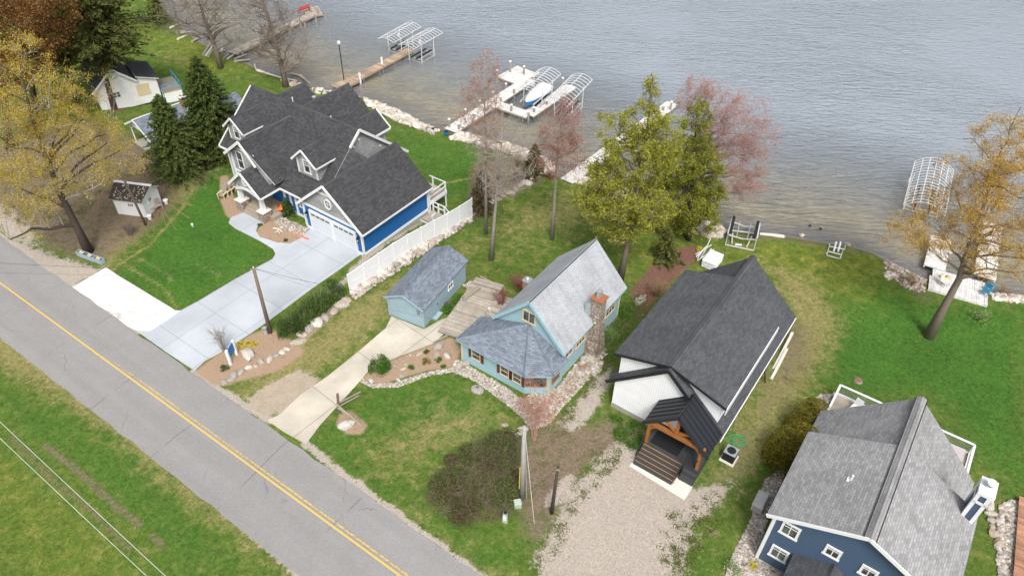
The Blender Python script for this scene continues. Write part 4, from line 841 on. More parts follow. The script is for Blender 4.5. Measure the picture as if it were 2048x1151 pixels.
part('railing', M['vinyl'], DK, f)
def f(mb):
    pts = [(.45,11.0),(.45,15.55),(9.2,15.55),(9.2,11.2)]
    for (a, b_), (c_, d_) in zip(pts, pts[1:]):
        for k in range(6): mb.bar((a,b_,.68+k*.12),(c_,d_,.68+k*.12),.012,.012)
part('railing_cable', M['dullalu'], DK, f)
# ------------------------------------------------------------------ vegetation
nr = np.random.default_rng(11)
def sticks(mb, A, B, ra, rb, n=3, tone=.5):
    A = np.atleast_2d(A); B = np.atleast_2d(B); d = B-A; L = np.linalg.norm(d, axis=1, keepdims=True)+1e-9; d = d/L
    r = np.cross(d, np.where(np.abs(d[:, 2:3]) > .9, [[1., 0, 0]], [[0, 0, 1.]])); r /= np.linalg.norm(r, axis=1, keepdims=True); u = np.cross(d, r)
    ra = np.broadcast_to(np.asarray(ra, float).reshape(-1, 1), (len(A), 1)); rb = np.broadcast_to(np.asarray(rb, float).reshape(-1, 1), (len(A), 1)); vs = []
    for j in range(n):
        t = 2*math.pi*j/n; vs.append(A+(r*math.cos(t)+u*math.sin(t))*ra)
    for j in range(n):
        t = 2*math.pi*j/n; vs.append(B+(r*math.cos(t)+u*math.sin(t))*rb)
    V_ = np.stack(vs, 1).reshape(-1, 3); o = len(mb.v); k = 2*n; base = o+np.arange(len(A))*k
    mb.v += V_.tolist(); mb.t += [tone]*len(V_)
    for j in range(n):
        j2 = (j+1) % n; mb.f += np.stack([base+j, base+j2, base+n+j2, base+n+j], 1).tolist()
    mb.m += [0]*(n*len(A))
def leafq(mb, Cn, D, ln, wd, tone=None, flat=0.):
    """leaf-sized quads centred on Cn, long axis D"""
    n = len(Cn); D = D/(np.linalg.norm(D, axis=1, keepdims=True)+1e-9); q = nr.normal(size=(n, 3)); q[:, 2] *= (1-flat); S = np.cross(D, q) if flat == 0 else np.cross(D, np.column_stack([q[:, 0]*.4, q[:, 1]*.4, np.ones(n)]))
    S /= np.linalg.norm(S, axis=1, keepdims=True)+1e-9
    ln = (np.asarray(ln)*nr.uniform(.6, 1.3, n))[:, None]/2; wd = (np.asarray(wd)*nr.uniform(.7, 1.3, n))[:, None]/2
    vs = np.stack([Cn-D*ln, Cn+S*wd, Cn+D*ln, Cn-S*wd], 1).reshape(-1, 3); o = len(mb.v)+np.arange(n)*4
    mb.v += vs.tolist(); mb.f += np.stack([o, o+1, o+2, o+3], 1).tolist(); mb.m += [0]*n
    tn = nr.random(n) if tone is None else np.clip(tone+nr.normal(0, .1, n), 0, 1); mb.t += np.repeat(tn, 4).tolist()
def bez(a, b, k, lift=0., jit=.06):
    d = np.linalg.norm(b-a); c = a+(b-a)*.45+np.array([0, 0, lift*d]); t = np.linspace(0, 1, k+1)[:, None]
    p = (1-t)**2*a+2*t*(1-t)*c+t*t*b; p[1:-1] += nr.normal(0, jit*d, (k-1, 3)) if k > 1 else 0; return p
def ell(base, u, v, ru, rv, dr=1.):
    c = V(base, u, v); D = np.linalg.norm(c-np.array([0, 0, CAMH])); s = D/FPX
    return c, np.array([ru*s, ru*s*dr, rv*s/.82])
TREES = {}
def tree(name, label, base, trunk, ells, n1=10, n2=60, n3=300, n4=1200, r0=.3, leaf=0, lsize=.1, lmat=None, bark='bark', twig=None, cat='tree', group=None, lift=.15, tw=.75, twr=.009, lspread=.25, droop=0., asp=.6):
    base = np.array(base); o = thing(name, label, cat, base, 0, group); rel = lambda p: np.asarray(p)-base
    tp = [base-np.array([0, 0, .3])]+[np.array(p) for p in trunk]; L = [0]+list(np.cumsum([np.linalg.norm(tp[i+1]-tp[i]) for i in range(len(tp)-1)]))
    rad = [max(r0*(1-.85*l/L[-1]), .03) for l in L]; rad[0] *= 1.35
    tb = MB(); tb.tube([rel(p) for p in tp], rad, 9)
    def samp(n, outer=.5):
        out = []; vol = np.array([e[1].prod() for e in ells]); pk = nr.choice(len(ells), n, p=vol/vol.sum())
        for i in pk:
            q = nr.normal(size=3); q /= np.linalg.norm(q); q *= nr.random()**(1/3*(1-outer)+.02); out.append(ells[i][0]+q*ells[i][1])
        return np.array(out)
    nodes, nrad = [], []
    for i in range(len(tp)-1):
        for t_ in np.linspace(0, 1, 5)[1:]:
            nodes.append(tp[i]*(1-t_)+tp[i+1]*t_); nrad.append(rad[i]*(1-t_)+rad[i+1]*t_)
    lo = min(e[0][2]-e[1][2]*1.6 for e in ells)
    nodes = np.array(nodes); nrad = np.array(nrad); kk = nodes[:, 2] > max(lo-2., base[2]+.12*(tp[-1][2]-base[2])); nodes = nodes[kk]; nrad = nrad[kk]
    def attach(tg, mb, segs, rfac, rmin, k3, jit, store=True, up=1.2):
        nonlocal nodes, nrad
        newn, newr = [], []; SA, SB, RA, RB = [], [], [], []
        for q in tg:
            dv = q-nodes; d = np.linalg.norm(dv, axis=1); cost = d+np.clip(.35*d-dv[:, 2], 0, None)*up; i = int(np.argmin(cost)); a = nodes[i]; r = min(nrad[i]*rfac, .12*d[i]+.01)
            r = max(r, rmin); p = bez(a, q, segs, lift, jit); rr = np.linspace(r, max(r*.3, rmin*.7), segs+1)
            if k3: mb.tube([rel(x) for x in p], rr, k3, cap=False)
            else: SA += list(p[:-1]-base); SB += list(p[1:]-base); RA += list(rr[:-1]); RB += list(rr[1:])
            newn += list(p[1:]); newr += list(rr[1:])
        if SA: sticks(mb, np.array(SA), np.array(SB), np.array(RA), np.array(RB))
        if store: nodes = np.vstack([nodes, newn]); nrad = np.append(nrad, newr)
        return np.array(newn)
    attach(samp(n1, .7), tb, 5, .6, .04, 6, .035)
    tb.build('trunk', M[bark], o, smooth=True)
    bb = MB(); attach(samp(n2, .3), bb, 3, .55, .022, 4, .05); ends = attach(samp(n3, .3), bb, 2, .6, .012, 0, .06)
    a = ends[nr.integers(0, len(ends), n4)]; dv = nr.normal(size=(n4, 3)); dv[:, 2] += .5; dv /= np.linalg.norm(dv, axis=1, keepdims=True); b_ = a+dv*nr.uniform(.35, 1., (n4, 1))*tw
    sticks(bb, a-base, b_-base, twr, twr*.5); bb.build('branches', M[twig or bark], o)
    if leaf:
        lb = MB(); t_ = nr.random((leaf, 1)); k = nr.integers(0, n4, leaf); c = a[k]*(1-t_)+b_[k]*t_+nr.normal(0, lspread, (leaf, 3)); 
        hz = (c[:, 2]-c[:, 2].min())/(np.ptp(c[:, 2])+.1); leafq(lb, c-base, nr.normal(size=(leaf, 3))*[1, 1, 1-.5*bool(droop)]+[0, 0, -droop], lsize, lsize*asp, None)
        lb.build('crown', lmat, o)
    return o
def conifer(name, label, base, top, R_, z0f=.08, nb=300, sp=12, q=3, ln=.4, wd=.09, lmat=None, bark='darkbark', prof=None, droop=.25, up=.1, r0=None, group=None, irr=.25, cat='tree', vis=.9):
    base = np.array(base); H = top[2]-base[2]; o = thing(name, label, cat, base, 0, group); axis_ = (np.array(top)-base)
    r0 = r0 or H*.02; tb = MB(); tb.tube([(0, 0, -.3), axis_*.35, axis_*.7, axis_*.98], [r0*1.3, r0*.8, r0*.45, .02], 8)
    lb = MB(); prof = prof or (lambda t: (1-t)**.8); cs, ds = [], []; SA, SB, RA, RB = [], [], [], []
    az0 = 0.
    for i in range(nb):
        t_ = z0f+(1-z0f)*(i/nb)**.92; az0 += 2.4+nr.normal(0, .35); L = R_*prof(t_)*nr.uniform(1-irr*1.6, 1+irr*.5)+.08; a = axis_*t_
        d = np.array([math.cos(az0), math.sin(az0), 0.]); k = max(2, int(sp*L/R_+1.5)); s = np.sort(nr.uniform(.12, 1, k))[:, None]
        z = up*L*s-droop*L*s**2; p = a+d*L*s+np.array([0, 0, 1.])*z
        if nr.random() < vis:
            e = a+d*L+np.array([0, 0, up*L-droop*L]); m_ = a+d*L*.5+np.array([0, 0, up*L*.5-droop*L*.25]); SA += [a, m_]; SB += [m_, e]; RA += [.015+L*.012, .012+L*.006]; RB += [.012+L*.006, .006]
        side = np.cross(d, [0, 0, 1.]); kk = q
        pp = np.repeat(p, kk, 0); sg = nr.choice([-1, 1], (len(pp), 1)); w_ = nr.uniform(.15, .9, (len(pp), 1)); dd = d*(1-w_*.5)+side*sg*w_+np.array([0, 0, -.25])*nr.uniform(-.2, 1.2, (len(pp), 1))
        fan = (1.05-np.repeat(s, kk, 0))*L*.33; off = dd*nr.uniform(0, 1, (len(pp), 1))*fan; cs.append(pp+off+nr.normal(0, .04, (len(pp), 3))); ds.append(dd)
    c = np.vstack(cs); d_ = np.vstack(ds); leafq(lb, c, d_+nr.normal(0, .25, d_.shape), ln, wd, None, .8)
    sticks(tb, np.array(SA), np.array(SB), np.array(RA), np.array(RB), 3)
    tb.build('trunk', M[bark], o, smooth=False); lb.build('crown', lmat, o); return o
def shrub(label, u, v, r, h, n, lmat, ls=.1, bark='bark', name='shrub', group=None, dense=.6, cat='shrub', stems=9, base=None):
    b = G(u, v) if base is None else np.array(base); o = thing(name, label, cat, b, 0, group); sb, lb = MB(), MB(); A, B = [], []
    cl = []
    for i in range(stems):
        a = nr.uniform(0, 6.28); rr = r*nr.uniform(.2, .8); e = np.array([math.cos(a)*rr, math.sin(a)*rr, h*nr.uniform(.5, .95)]); m_ = e*np.array([.35, .35, .5])
        A += [np.zeros(3)-[0, 0, .1], m_]; B += [m_, e]
    sticks(sb, np.array(A), np.array(B), .02+.01*r, .008)
    nc = max(6, int(10*r*dense+6)); q = nr.normal(size=(nc, 3)); q /= np.linalg.norm(q, axis=1, keepdims=True); q *= nr.uniform(.45, .85, (nc, 1)); q[:, 2] = np.abs(q[:, 2])
    k = nr.integers(0, nc, n); c = q[k]+nr.normal(0, .2, (n, 3)); l_ = np.linalg.norm(c, axis=1, keepdims=True); c = c/np.maximum(l_, 1); c = c*np.array([r, r, h])*np.array([1, 1, .95]); c[:, 2] = np.abs(c[:, 2])+.03
    leafq(lb, c, nr.normal(size=(n, 3))+np.array([0, 0, .4]), ls, ls*.5)
    sb.build('stem', M[bark], o); lb.build('foliage', lmat, o); return o
def bare_shrub(label, u, v, r, h, n, mt, name='bare_shrub', group=None, tips=None, cat='shrub', tr=.02, base=None):
    b = G(u, v) if base is None else np.array(base); o = thing(name, label, cat, b, 0, group); sb = MB(); m0 = n//8+4
    a = nr.uniform(0, 6.28, m0); rr = r*nr.uniform(.15, .75, m0); E = np.column_stack([np.cos(a)*rr, np.sin(a)*rr, h*nr.uniform(.55, .9, m0)]); S = np.column_stack([np.cos(a)*rr*.15, np.sin(a)*rr*.15, np.full(m0, -.1)])
    Mi = S*.5+E*.5+np.column_stack([-np.cos(a)*rr*.12, -np.sin(a)*rr*.12, np.full(m0, h*.06)]); sticks(sb, S, Mi, tr, tr*.7); sticks(sb, Mi, E, tr*.7, tr*.4)
    k = nr.integers(0, m0, n); t_ = nr.uniform(.2, 1, (n, 1)); p = Mi[k]*(1-t_)+E[k]*t_; dv = nr.normal(size=(n, 3))*[1, 1, .6]+np.column_stack([E[k][:, :2]/max(r, .1), np.full(n, .9)]); dv /= np.linalg.norm(dv, axis=1, keepdims=True); e2 = p+dv*nr.uniform(.2, .45, (n, 1))*h*.5
    sticks(sb, p, e2, tr*.4, tr*.2); sb.build('stem', M[mt], o)
    if tips:
        lb = MB(); c = e2[nr.integers(0, n, tips[1])]+nr.normal(0, .1, (tips[1], 3)); leafq(lb, c, nr.normal(size=(tips[1], 3)), tips[2], tips[2]*.6); lb.build('buds', tips[0], o)
    return o
LF = lambda nm, st, tr=.3: tonemat(nm, st, .8, 3, .25, 0, tr, .15)
L_spruce = LF('spruce_needles', [(.035,.062,.018),(.08,.12,.028),(.15,.18,.038)], .3)
L_dark = LF('dark_hemlock_needles', [(.055,.075,.02),(.125,.145,.038),(.23,.225,.06)], .35)
L_hem = LF('yellow_green_hemlock_needles', [(.17,.20,.03),(.38,.39,.055),(.62,.59,.11)], .5)
L_hem2 = LF('olive_hemlock_needles', [(.12,.16,.025),(.29,.33,.048),(.53,.51,.09)], .5)
L_yel = LF('yellow_spring_leaves', [(.36,.26,.035),(.60,.45,.06),(.74,.60,.10)], .45)
L_org = LF('orange_gold_leaves', [(.46,.26,.04),(.70,.44,.07),(.80,.57,.12)], .45)
L_brn = LF('brown_orange_leaves', [(.12,.055,.02),(.26,.12,.04),(.34,.19,.06)], .3)
L_red = LF('red_buds', [(.26,.07,.05),(.42,.13,.10),(.50,.20,.15)], .3)
L_pink = LF('dusky_red_buds', [(.38,.11,.10),(.56,.20,.18),(.66,.32,.28)], .4)
L_rose = LF('salmon_buds', [(.36,.13,.09),(.48,.22,.15),(.5,.28,.2)], .3)
L_green = LF('fresh_green_leaves', [(.03,.09,.012),(.07,.17,.02),(.14,.26,.04)], .25)
L_green2 = LF('mid_green_hedge_leaves', [(.04,.08,.02),(.09,.15,.035),(.17,.24,.07)], .3)
L_lime = LF('pale_green_leaves', [(.10,.20,.05),(.22,.34,.10),(.4,.5,.25)], .25)
L_jun = LF('olive_juniper_leaves', [(.09,.10,.02),(.22,.20,.035),(.40,.32,.05)], .45)
L_bush = LF('dark_green_shrub_leaves', [(.025,.055,.015),(.055,.10,.025),(.10,.15,.04)], .2)
L_brown = LF('dry_brown_growth', [(.07,.05,.03),(.15,.10,.06),(.10,.10,.03)], .15)
L_flow = LF('yellow_flowers', [(.6,.5,.02),(.8,.7,.05)], .2)

def B_(u, v): return G(u, v)
def TP(base, *pts): return [V(base, u, v) for u, v in pts]
# --- right foreground gold tree
b = B_(1857,672); tree('broadleaf_tree', 'gold-leafed tree leaning over the white dock at the right edge', b, TP(b,(1890,610),(1918,558),(1935,500),(1965,420),(1990,330)),
  [ell(b,2000,310,72,55),ell(b,2030,400,85,85),ell(b,1860,455,72,50),ell(b,1812,470,38,30),ell(b,1945,430,80,70),ell(b,2020,510,60,50),ell(b,1900,350,38,38),ell(b,2040,300,60,60),ell(b,1990,566,22,14)], 15, 110, 520, 3400, .36, 46000, .095, L_org, 'bark', 'bark', lift=.12, tw=.8, lspread=.18)
# --- left foreground yellow tree
b = B_(178,503); tree('broadleaf_tree', 'large yellow-leafed tree with a dark leaning trunk beside the road planters', b, TP(b,(152,450),(118,382),(90,310),(62,230),(40,130)),
  [ell(b,60,175,78,75),ell(b,120,290,100,75),ell(b,30,330,80,85),ell(b,222,300,50,48),ell(b,25,120,60,45),ell(b,150,225,85,50),ell(b,-30,250,80,90),ell(b,40,440,60,20)], 18, 120, 560, 3200, .34, 50000, .105, L_yel, 'darkbark', 'greybark', lift=.12, tw=.8, lspread=.16, twr=.010)
# second fork of its trunk is part of the same tree
# --- brown orange trees upper left
b = B_(20,300); tree('broadleaf_tree', 'brown-orange tree in the upper left corner', b, TP(b,(10,230),(0,150),(-5,60)), [ell(b,30,60,55,60),ell(b,80,40,40,50),ell(b,-10,130,50,60),ell(b,20,-10,70,40),ell(b,110,10,40,40)], 10, 60, 300, 1500, .35, 26000, .2, L_brn, 'darkbark', lift=.12, lspread=.3)
b = B_(70,215); tree('broadleaf_tree', 'russet tree behind the brown-orange tree at the left edge', b, TP(b,(60,150),(45,60),(40,-20)), [ell(b,55,100,55,50),ell(b,90,60,30,60),ell(b,20,40,50,60)], 8, 40, 220, 1000, .3, 14000, .2, L_brn, 'darkbark', lift=.12, lspread=.3)
# --- big dark hemlocks
for k, (u, v, tu, tv, rr, z0, lab) in enumerate(((228,217,150,-60,5.4,.34,'tall dark hemlock, left one of the pair before the white cottage'),(243,205,190,-70,5.4,.36,'tall dark hemlock, right one of the pair before the white cottage'),(150,205,105,-40,5.0,.36,'dark evergreen left of the hemlock pair'))):
    b = B_(u, v); conifer('hemlock_tree', lab, b, V(b, tu, tv), rr, z0, 320, 18, 7, .36, .12, L_dark, 'darkbark', lambda t: min(1, (1-t)*2.6)**.7*(.75+.25*math.sin(t*25)), .2, .15, .32, irr=.45)
b = B_(318,52); conifer('evergreen_tree', 'small evergreen at the top by the far lake shore', b, V(b, 300,-40), 2.2, .15, 120, 8, 3, .5, .14, L_dark, 'darkbark')
# --- spruces
b = B_(440,303); conifer('spruce_tree', 'tall dense dark spruce left of the blue house', b, V(b,389,113), 4.3, .04, 620, 20, 5, .30, .10, L_spruce, droop=.18, up=.1, irr=.2, prof=lambda t: (1-t)**.68)
b = B_(366,347); conifer('spruce_tree', 'shorter spruce in front of the blue-grey roofed cottage', b, V(b,314,190), 3.8, .07, 500, 18, 5, .30, .10, LF('mid_green_spruce_needles', [(.045,.075,.022),(.10,.14,.035),(.17,.20,.05)], .3), droop=.22, up=.1, irr=.25, prof=lambda t: (1-t)**.7)
# --- bare trees at the upper lawn
b = B_(441,136); tree('bare_tree', 'bare grey tree on the upper lawn nearer the log pile', b, TP(b,(432,100),(420,70),(400,10),(385,-50)), [ell(b,380,20,48,45),ell(b,440,10,45,40),ell(b,400,-30,60,40),ell(b,345,30,30,30),ell(b,450,50,35,30)], 14, 70, 300, 2200, .32, 0, bark='bark', lift=.1, tw=1.5, twr=.015)
b = B_(572,172); tree('bare_tree', 'bare grey tree behind the blue house with a knobbly trunk', b, TP(b,(566,145),(558,112),(545,60),(528,10),(515,-50)), [ell(b,560,105,55,32),ell(b,530,20,50,45),ell(b,575,60,40,35),ell(b,510,-20,50,40),ell(b,520,70,40,25)], 16, 80, 320, 2400, .34, 0, bark='bark', lift=.12, tw=1.4, twr=.015)
# --- slim trees on the pale house's lawn
b = B_(972,467); tree('budding_tree', 'slim tree with orange-red buds rising highest behind the shed', b, TP(b,(972,380),(971,280),(969,200),(969,108)), [ell(b,970,165,38,50),ell(b,960,230,48,55),ell(b,985,300,32,40),ell(b,972,120,20,20)], 16, 60, 260, 1100, .15, 4500, .12, L_rose, 'greybark', lift=.15, tw=.9, lspread=.12, twr=.008)
b = B_(982,519); tree('bare_tree', 'bare forked tree on the lawn behind the shed', b, TP(b,(988,450),(993,390),(1000,320),(1006,250)), [ell(b,1010,285,50,50),ell(b,975,330,42,45),ell(b,1040,330,40,40),ell(b,950,300,24,30),ell(b,1000,370,50,20)], 16, 70, 300, 1300, .2, 0, bark='greybark', lift=.12, tw=1.1, twr=.009)
b = B_(1104,478); tree('budding_tree', 'slim tree with dark red buds beside the long pale dock', b, TP(b,(1108,420),(1112,350),(1118,280),(1124,215)), [ell(b,1125,260,48,45),ell(b,1125,310,55,40),ell(b,1095,300,28,40),ell(b,1130,220,30,28)], 16, 70, 320, 1500, .17, 7500, .10, L_red, 'greybark', lift=.12, tw=.9, lspread=.15, twr=.008)
# --- broad pink maple over the water
b = B_(1392,455); tree('budding_tree', 'broad dusky-red budding maple spreading over the water', b, TP(b,(1398,390),(1408,330),(1414,260),(1420,200)), [ell(b,1420,212,62,42),ell(b,1480,240,55,45),ell(b,1520,300,36,58),ell(b,1470,330,60,45),ell(b,1385,190,35,28),ell(b,1500,370,40,25),ell(b,1430,280,45,40)], 18, 120, 560, 4600, .34, 19000, .10, L_pink, 'greybark', 'greybark', lift=.06, tw=.9, lspread=.15, twr=.008)
# --- two hemlocks between the houses and the lake
b = B_(1240,560); tree('hemlock_tree', 'tall yellow-green hemlock rising behind the pale blue house', b, TP(b,(1252,500),(1264,440),(1276,370),(1288,300),(1298,230),(1306,155)),
  [ell(b,1304,190,24,42),ell(b,1285,248,44,34),ell(b,1213,243,20,12),ell(b,1196,268,18,10),ell(b,1272,305,66,34),ell(b,1212,345,48,22),ell(b,1252,385,80,36),ell(b,1195,405,48,24),ell(b,1292,415,55,34),ell(b,1235,452,50,16),ell(b,1330,290,40,50),ell(b,1160,380,22,10)], 34, 170, 620, 3400, .26, 50000, .20, L_hem, 'bark', 'bark', lift=.02, tw=.6, lspread=.14, droop=.45, asp=.36)
b = B_(1378,478); tree('hemlock_tree', 'olive-green hemlock on the shore beside the stacked dock sections', b, TP(b,(1380,430),(1384,370),(1388,310),(1392,250),(1395,205)),
  [ell(b,1392,245,32,36),ell(b,1360,320,52,42),ell(b,1405,330,42,46),ell(b,1368,395,62,38),ell(b,1395,440,45,24),ell(b,1338,435,34,26),ell(b,1425,400,24,34),ell(b,1340,350,36,36)], 32, 150, 560, 3000, .26, 48000, .20, L_hem2, 'darkbark', 'darkbark', lift=.02, tw=.6, lspread=.14, droop=.45, asp=.36)
b = B_(1332,520); conifer('evergreen_tree', 'low dark evergreen on the red mulch behind the charcoal-roofed house', b, V(b,1338,455), 1.7, .03, 110, 10, 5, .36, .1, L_dark, irr=.3)
# --- small conifers and shrubs
b = B_(1068,352); conifer('arborvitae', 'narrow olive conifer at the corner of the boulder line', b, V(b,1070,288), 1.1, .02, 160, 9, 4, .26, .09, LF('olive_conifer_foliage', [(.06,.055,.02),(.10,.085,.03),(.13,.11,.03)], .1), prof=lambda t: min(1, (1-t)*1.6)**.7)
b = B_(962,425); conifer('arborvitae', 'brown-green conifer just past the end of the white fence', b, V(b,964,340), 1.2, .02, 170, 9, 4, .26, .09, L_brown, prof=lambda t: min(1, (1-t)*1.6)**.7)
b = B_(578,430); conifer('small_spruce', 'small blue-green spruce beside the blue house porch', b, V(b,570,396), .8, .02, 110, 7, 4, .2, .06, L_bush)
shrub('upright green shrub at the left end of the blue house', 466,335, .7, 2.2, 1500, L_jun, .12)
for k, (u, v, r, h, mt, lab) in enumerate(((583,668,1.05,2.2,L_bush,'darkest round shrub nearest the utility pole'),(607,645,1.1,2.0,L_green2,'dark round shrub second from the utility pole'),(640,617,1.15,2.0,L_green2,'broad green shrub third from the utility pole'),(622,625,.9,1.7,L_green2,'lighter green shrub in the middle of the driveway hedge'),(668,592,1.0,1.7,L_green2,'loose light green shrub next to the white fence'))):
    shrub(lab, u, v, r, h, 3600, mt, .12, group='shrubs beside the grey driveway')
shrub('glossy round green shrub beside the beige driveway', 760, 738, .85, 1.45, 2600, L_green, .13)
shrub('large olive juniper beside the slate blue house', 1585, 925, 2.05, 3.6, 20000, L_jun, .13, dense=1.3, stems=16)
shrub('second olive juniper bulge nearer the deck of the slate blue house', 1612, 862, 1.55, 3.2, 10000, L_jun, .13, dense=1.3)
bare_shrub('red-twigged bare shrub beside the brick flue', 1003, 612, 1.15, 1.9, 380, 'redtwig', tr=.016)
bare_shrub('wide faded red bare shrub behind the brick flue', 1040, 575, 1.6, 1.2, 900, 'redtwig', tr=.016)
bare_shrub('tall multi-stemmed bush with salmon tips at the bay window', 1068, 878, 1.05, 5.4, 110, 'pinktwig', tips=(L_rose, 2600, .075), tr=.022)
bare_shrub('thin bare sapling beside the blue sign', 449, 702, .95, 2.9, 160, 'greybark', tr=.022)
bare_shrub('tan bare bush on the red mulch beside the charcoal-roofed house', 1312, 590, 1.4, 1.6, 700, 'tantwig', tr=.014)
bare_shrub('tan brushy shrub between the boulder line and the riprap', 1040, 335, 1.3, 1.8, 700, 'tantwig', tr=.014)
bare_shrub('brown bare bush left of the narrow olive conifer', 1035, 365, 1.6, 1.8, 800, 'bark', tr=.016, )
bare_shrub('reddish brush right of the narrow olive conifer', 1100, 358, .9, 1.1, 500, 'redtwig', tr=.012)
bare_shrub('brown brush at the far end of the white fence', 958, 412, 1.1, 1.6, 600, 'redtwig', tr=.014)
bare_shrub('bare brown thicket beside the small white shed', 262, 470, 1.0, 1.6, 420, 'bark', tr=.015)
bare_shrub('brown reeds at the lake edge right of the white dock', 2005, 588, 1.3, .9, 500, 'tantwig', tr=.014)
bare_shrub('brown reeds at the lake edge left of the white dock', 1822, 566, 1.4, .7, 500, 'tantwig', tr=.014)
shrub('small sapling with yellow-green leaves behind the gold tree trunk', 1957, 640, 1.1, 1.5, 260, L_lime, .13, stems=12)
shrub('bright pale green bush beside the stone chimney', 1222, 672, .75, .8, 1300, L_lime, .1)
shrub('loose green growth beside the charcoal-roofed house eave', 1245, 628, .95, .6, 1500, L_green, .1)
shrub('green ivy bed in front of the shed door', 905, 618, .8, .35, 1300, L_green, .11); shrub('low green ground plant at the shed wall', 922, 600, .7, .35, 900, L_green, .1)
shrub('small yellow flowering shrub on the white cobbles', 1507, 1134, .32, .4, 500, L_flow, .07); shrub('wispy pale shrub at the bottom edge by the cobbles', 1462, 1138, .6, .6, 500, L_lime, .09)
for k, (u, v, r, lab) in enumerate(((852,705,.3,'small mound plant highest in the pale garden bed'),(822,737,.32,'green mound plant lowest in the pale garden bed'),(876,720,.33,'green mound plant right of the two grey garden rocks'),(887,733,.22,'small dark mound plant near the cobbles'),(853,724,.4,'olive mound plant at the centre of the garden bed'))): shrub(lab, u, v, r, r*.8, 500, L_green if k != 4 else L_jun, .07, name='mound_plant', cat='plant', group='mound plants in the pale garden bed')
for k, (u, v, lab) in enumerate(((483,690,'yellow flowering plant left of the white boulder'),(497,688,'yellow flowering plant above the white boulder'),(510,689,'yellow flowering plant right of the white boulder'),(466,706,'yellow flowers in front of the blue sign'),(531,660,'yellow flowers at the foot of the utility pole'),(1398,500,'yellow flowering clump beside the stacked dock sections'))): shrub(lab, u, v, .38, .4, 420, L_flow if k != 9 else L_flow, .07, name='flower_clump', cat='flowers', group='yellow flower clumps')
shrub('low green plant in the mulch island before the garage', 520, 450, .25, .25, 300, L_bush, .07, name='mound_plant', cat='plant'); shrub('round green plant at the tip of the mulch island', 571, 481, .25, .25, 300, L_bush, .07, name='mound_plant', cat='plant'); shrub('dark plant in the mulch below the sign', 449, 738, .4, .3, 500, L_bush, .08, name='mound_plant', cat='plant')
# --- brush pile and ground growth that nobody could count
def brush(name, label, poly, n, nl, mt, lm, h, cat='brush', ln=.7):
    pw = W(poly); lo, hi = pw.min(0), pw.max(0); p = nr.uniform(lo, hi, (n*4, 2)); p = p[inside(p, pw)][:n]; z = T(p); e = seg_dist(p, np.vstack([pw, pw[:1]])); k = np.clip(e/1.2, .15, 1)
    cl_ = .35+.65*np.abs(np.sin(p[:, 0]*1.7+np.sin(p[:, 1]*1.3)*1.5)*np.cos(p[:, 1]*1.9)); A = np.column_stack([p, z+h*k*cl_*nr.random(len(p))]); dv = nr.normal(size=A.shape)*[1, 1, .4]+[0, 0, .3]; dv /= np.linalg.norm(dv, axis=1, keepdims=True); mb = MB(); c0 = A.mean(0); sticks(mb, A-c0, A+dv*ln*nr.uniform(.4, 1.2, (len(A), 1))-c0, .012, .005)
    o = mb.build(name, M[mt]); o.location = c0; tag(o, label, cat); o['kind'] = 'stuff'
    i = nr.integers(0, len(A), nl); c = A[i]+nr.normal(0, .25, (nl, 3)); c[:, 2] = np.maximum(c[:, 2], T(c)+.02); lb = MB(); leafq(lb, c-c0, nr.normal(size=c.shape)+[0, 0, .5], .14, .05); o2 = lb.build(name+'_growth', lm, o)
brush('brush_patch', 'dark brown and olive brush patch left of the grey utility pole', [(850,1000),(860,960),(920,915),(960,880),(1030,860),(1045,880),(1040,1000),(1010,1040),(930,1045),(870,1020)], 2200, 9000, 'pole', tonemat('brush_leaves', [(.055,.085,.024),(.12,.135,.042),(.14,.10,.06)], .9, 1.2, .45, 0), .5)
brush('weeds', 'green weeds between the pale house chimney and the charcoal-roofed house', [(1190,700),(1215,650),(1250,610),(1285,590),(1290,610),(1240,680),(1205,720)], 500, 5200, 'tantwig', L_green, .3, ln=.3)

BS = [(915,930,1.0),(940,905,1.1),(985,890,1.0),(1020,885,.9),(880,965,1.1),(925,950,1.2),(970,935,1.2),(1012,925,1.0),(880,992,.9),(912,992,1.2),(955,978,1.2),(998,965,1.1),(935,1025,1.0),(980,1010,1.0),(1015,1000,.9),(1030,945,.8)]
BW = ['at the upper left of the brush patch','second along the top of the brush patch','third along the top of the brush patch','at the top right of the brush patch','at the left side of the brush patch','left of centre in the brush patch','right of centre in the brush patch','at the right of the brush patch below the pole top','at the far left tip of the brush patch','low left of centre in the brush patch','at the heart of the lower brush patch','low right of centre in the brush patch','at the bottom of the brush patch','bottom right of centre in the brush patch','of the brush patch beside the pale cabinet','against the grey pole in the brush patch']
L_tang = LF('tangled_shrub_leaves', [(.055,.095,.025),(.11,.15,.042),(.15,.11,.06)], .2); L_tang2 = LF('brown_tangled_growth', [(.09,.07,.045),(.14,.11,.06),(.09,.11,.035)], .2)
for k, ((u, v, r), wds) in enumerate(zip(BS, BW)): r = r*(.55+.6*((k*7) % 5)/4); shrub(('dark green' if k % 3 else 'brownish')+' low tangled shrub '+wds, u+((k*13) % 9-4)*3, v+((k*5) % 7-3)*3, r, .8*r, 1300, L_tang if k % 3 else L_tang2, .15, 'pole', group='low shrubs of the brush patch', stems=22, dense=1.1)
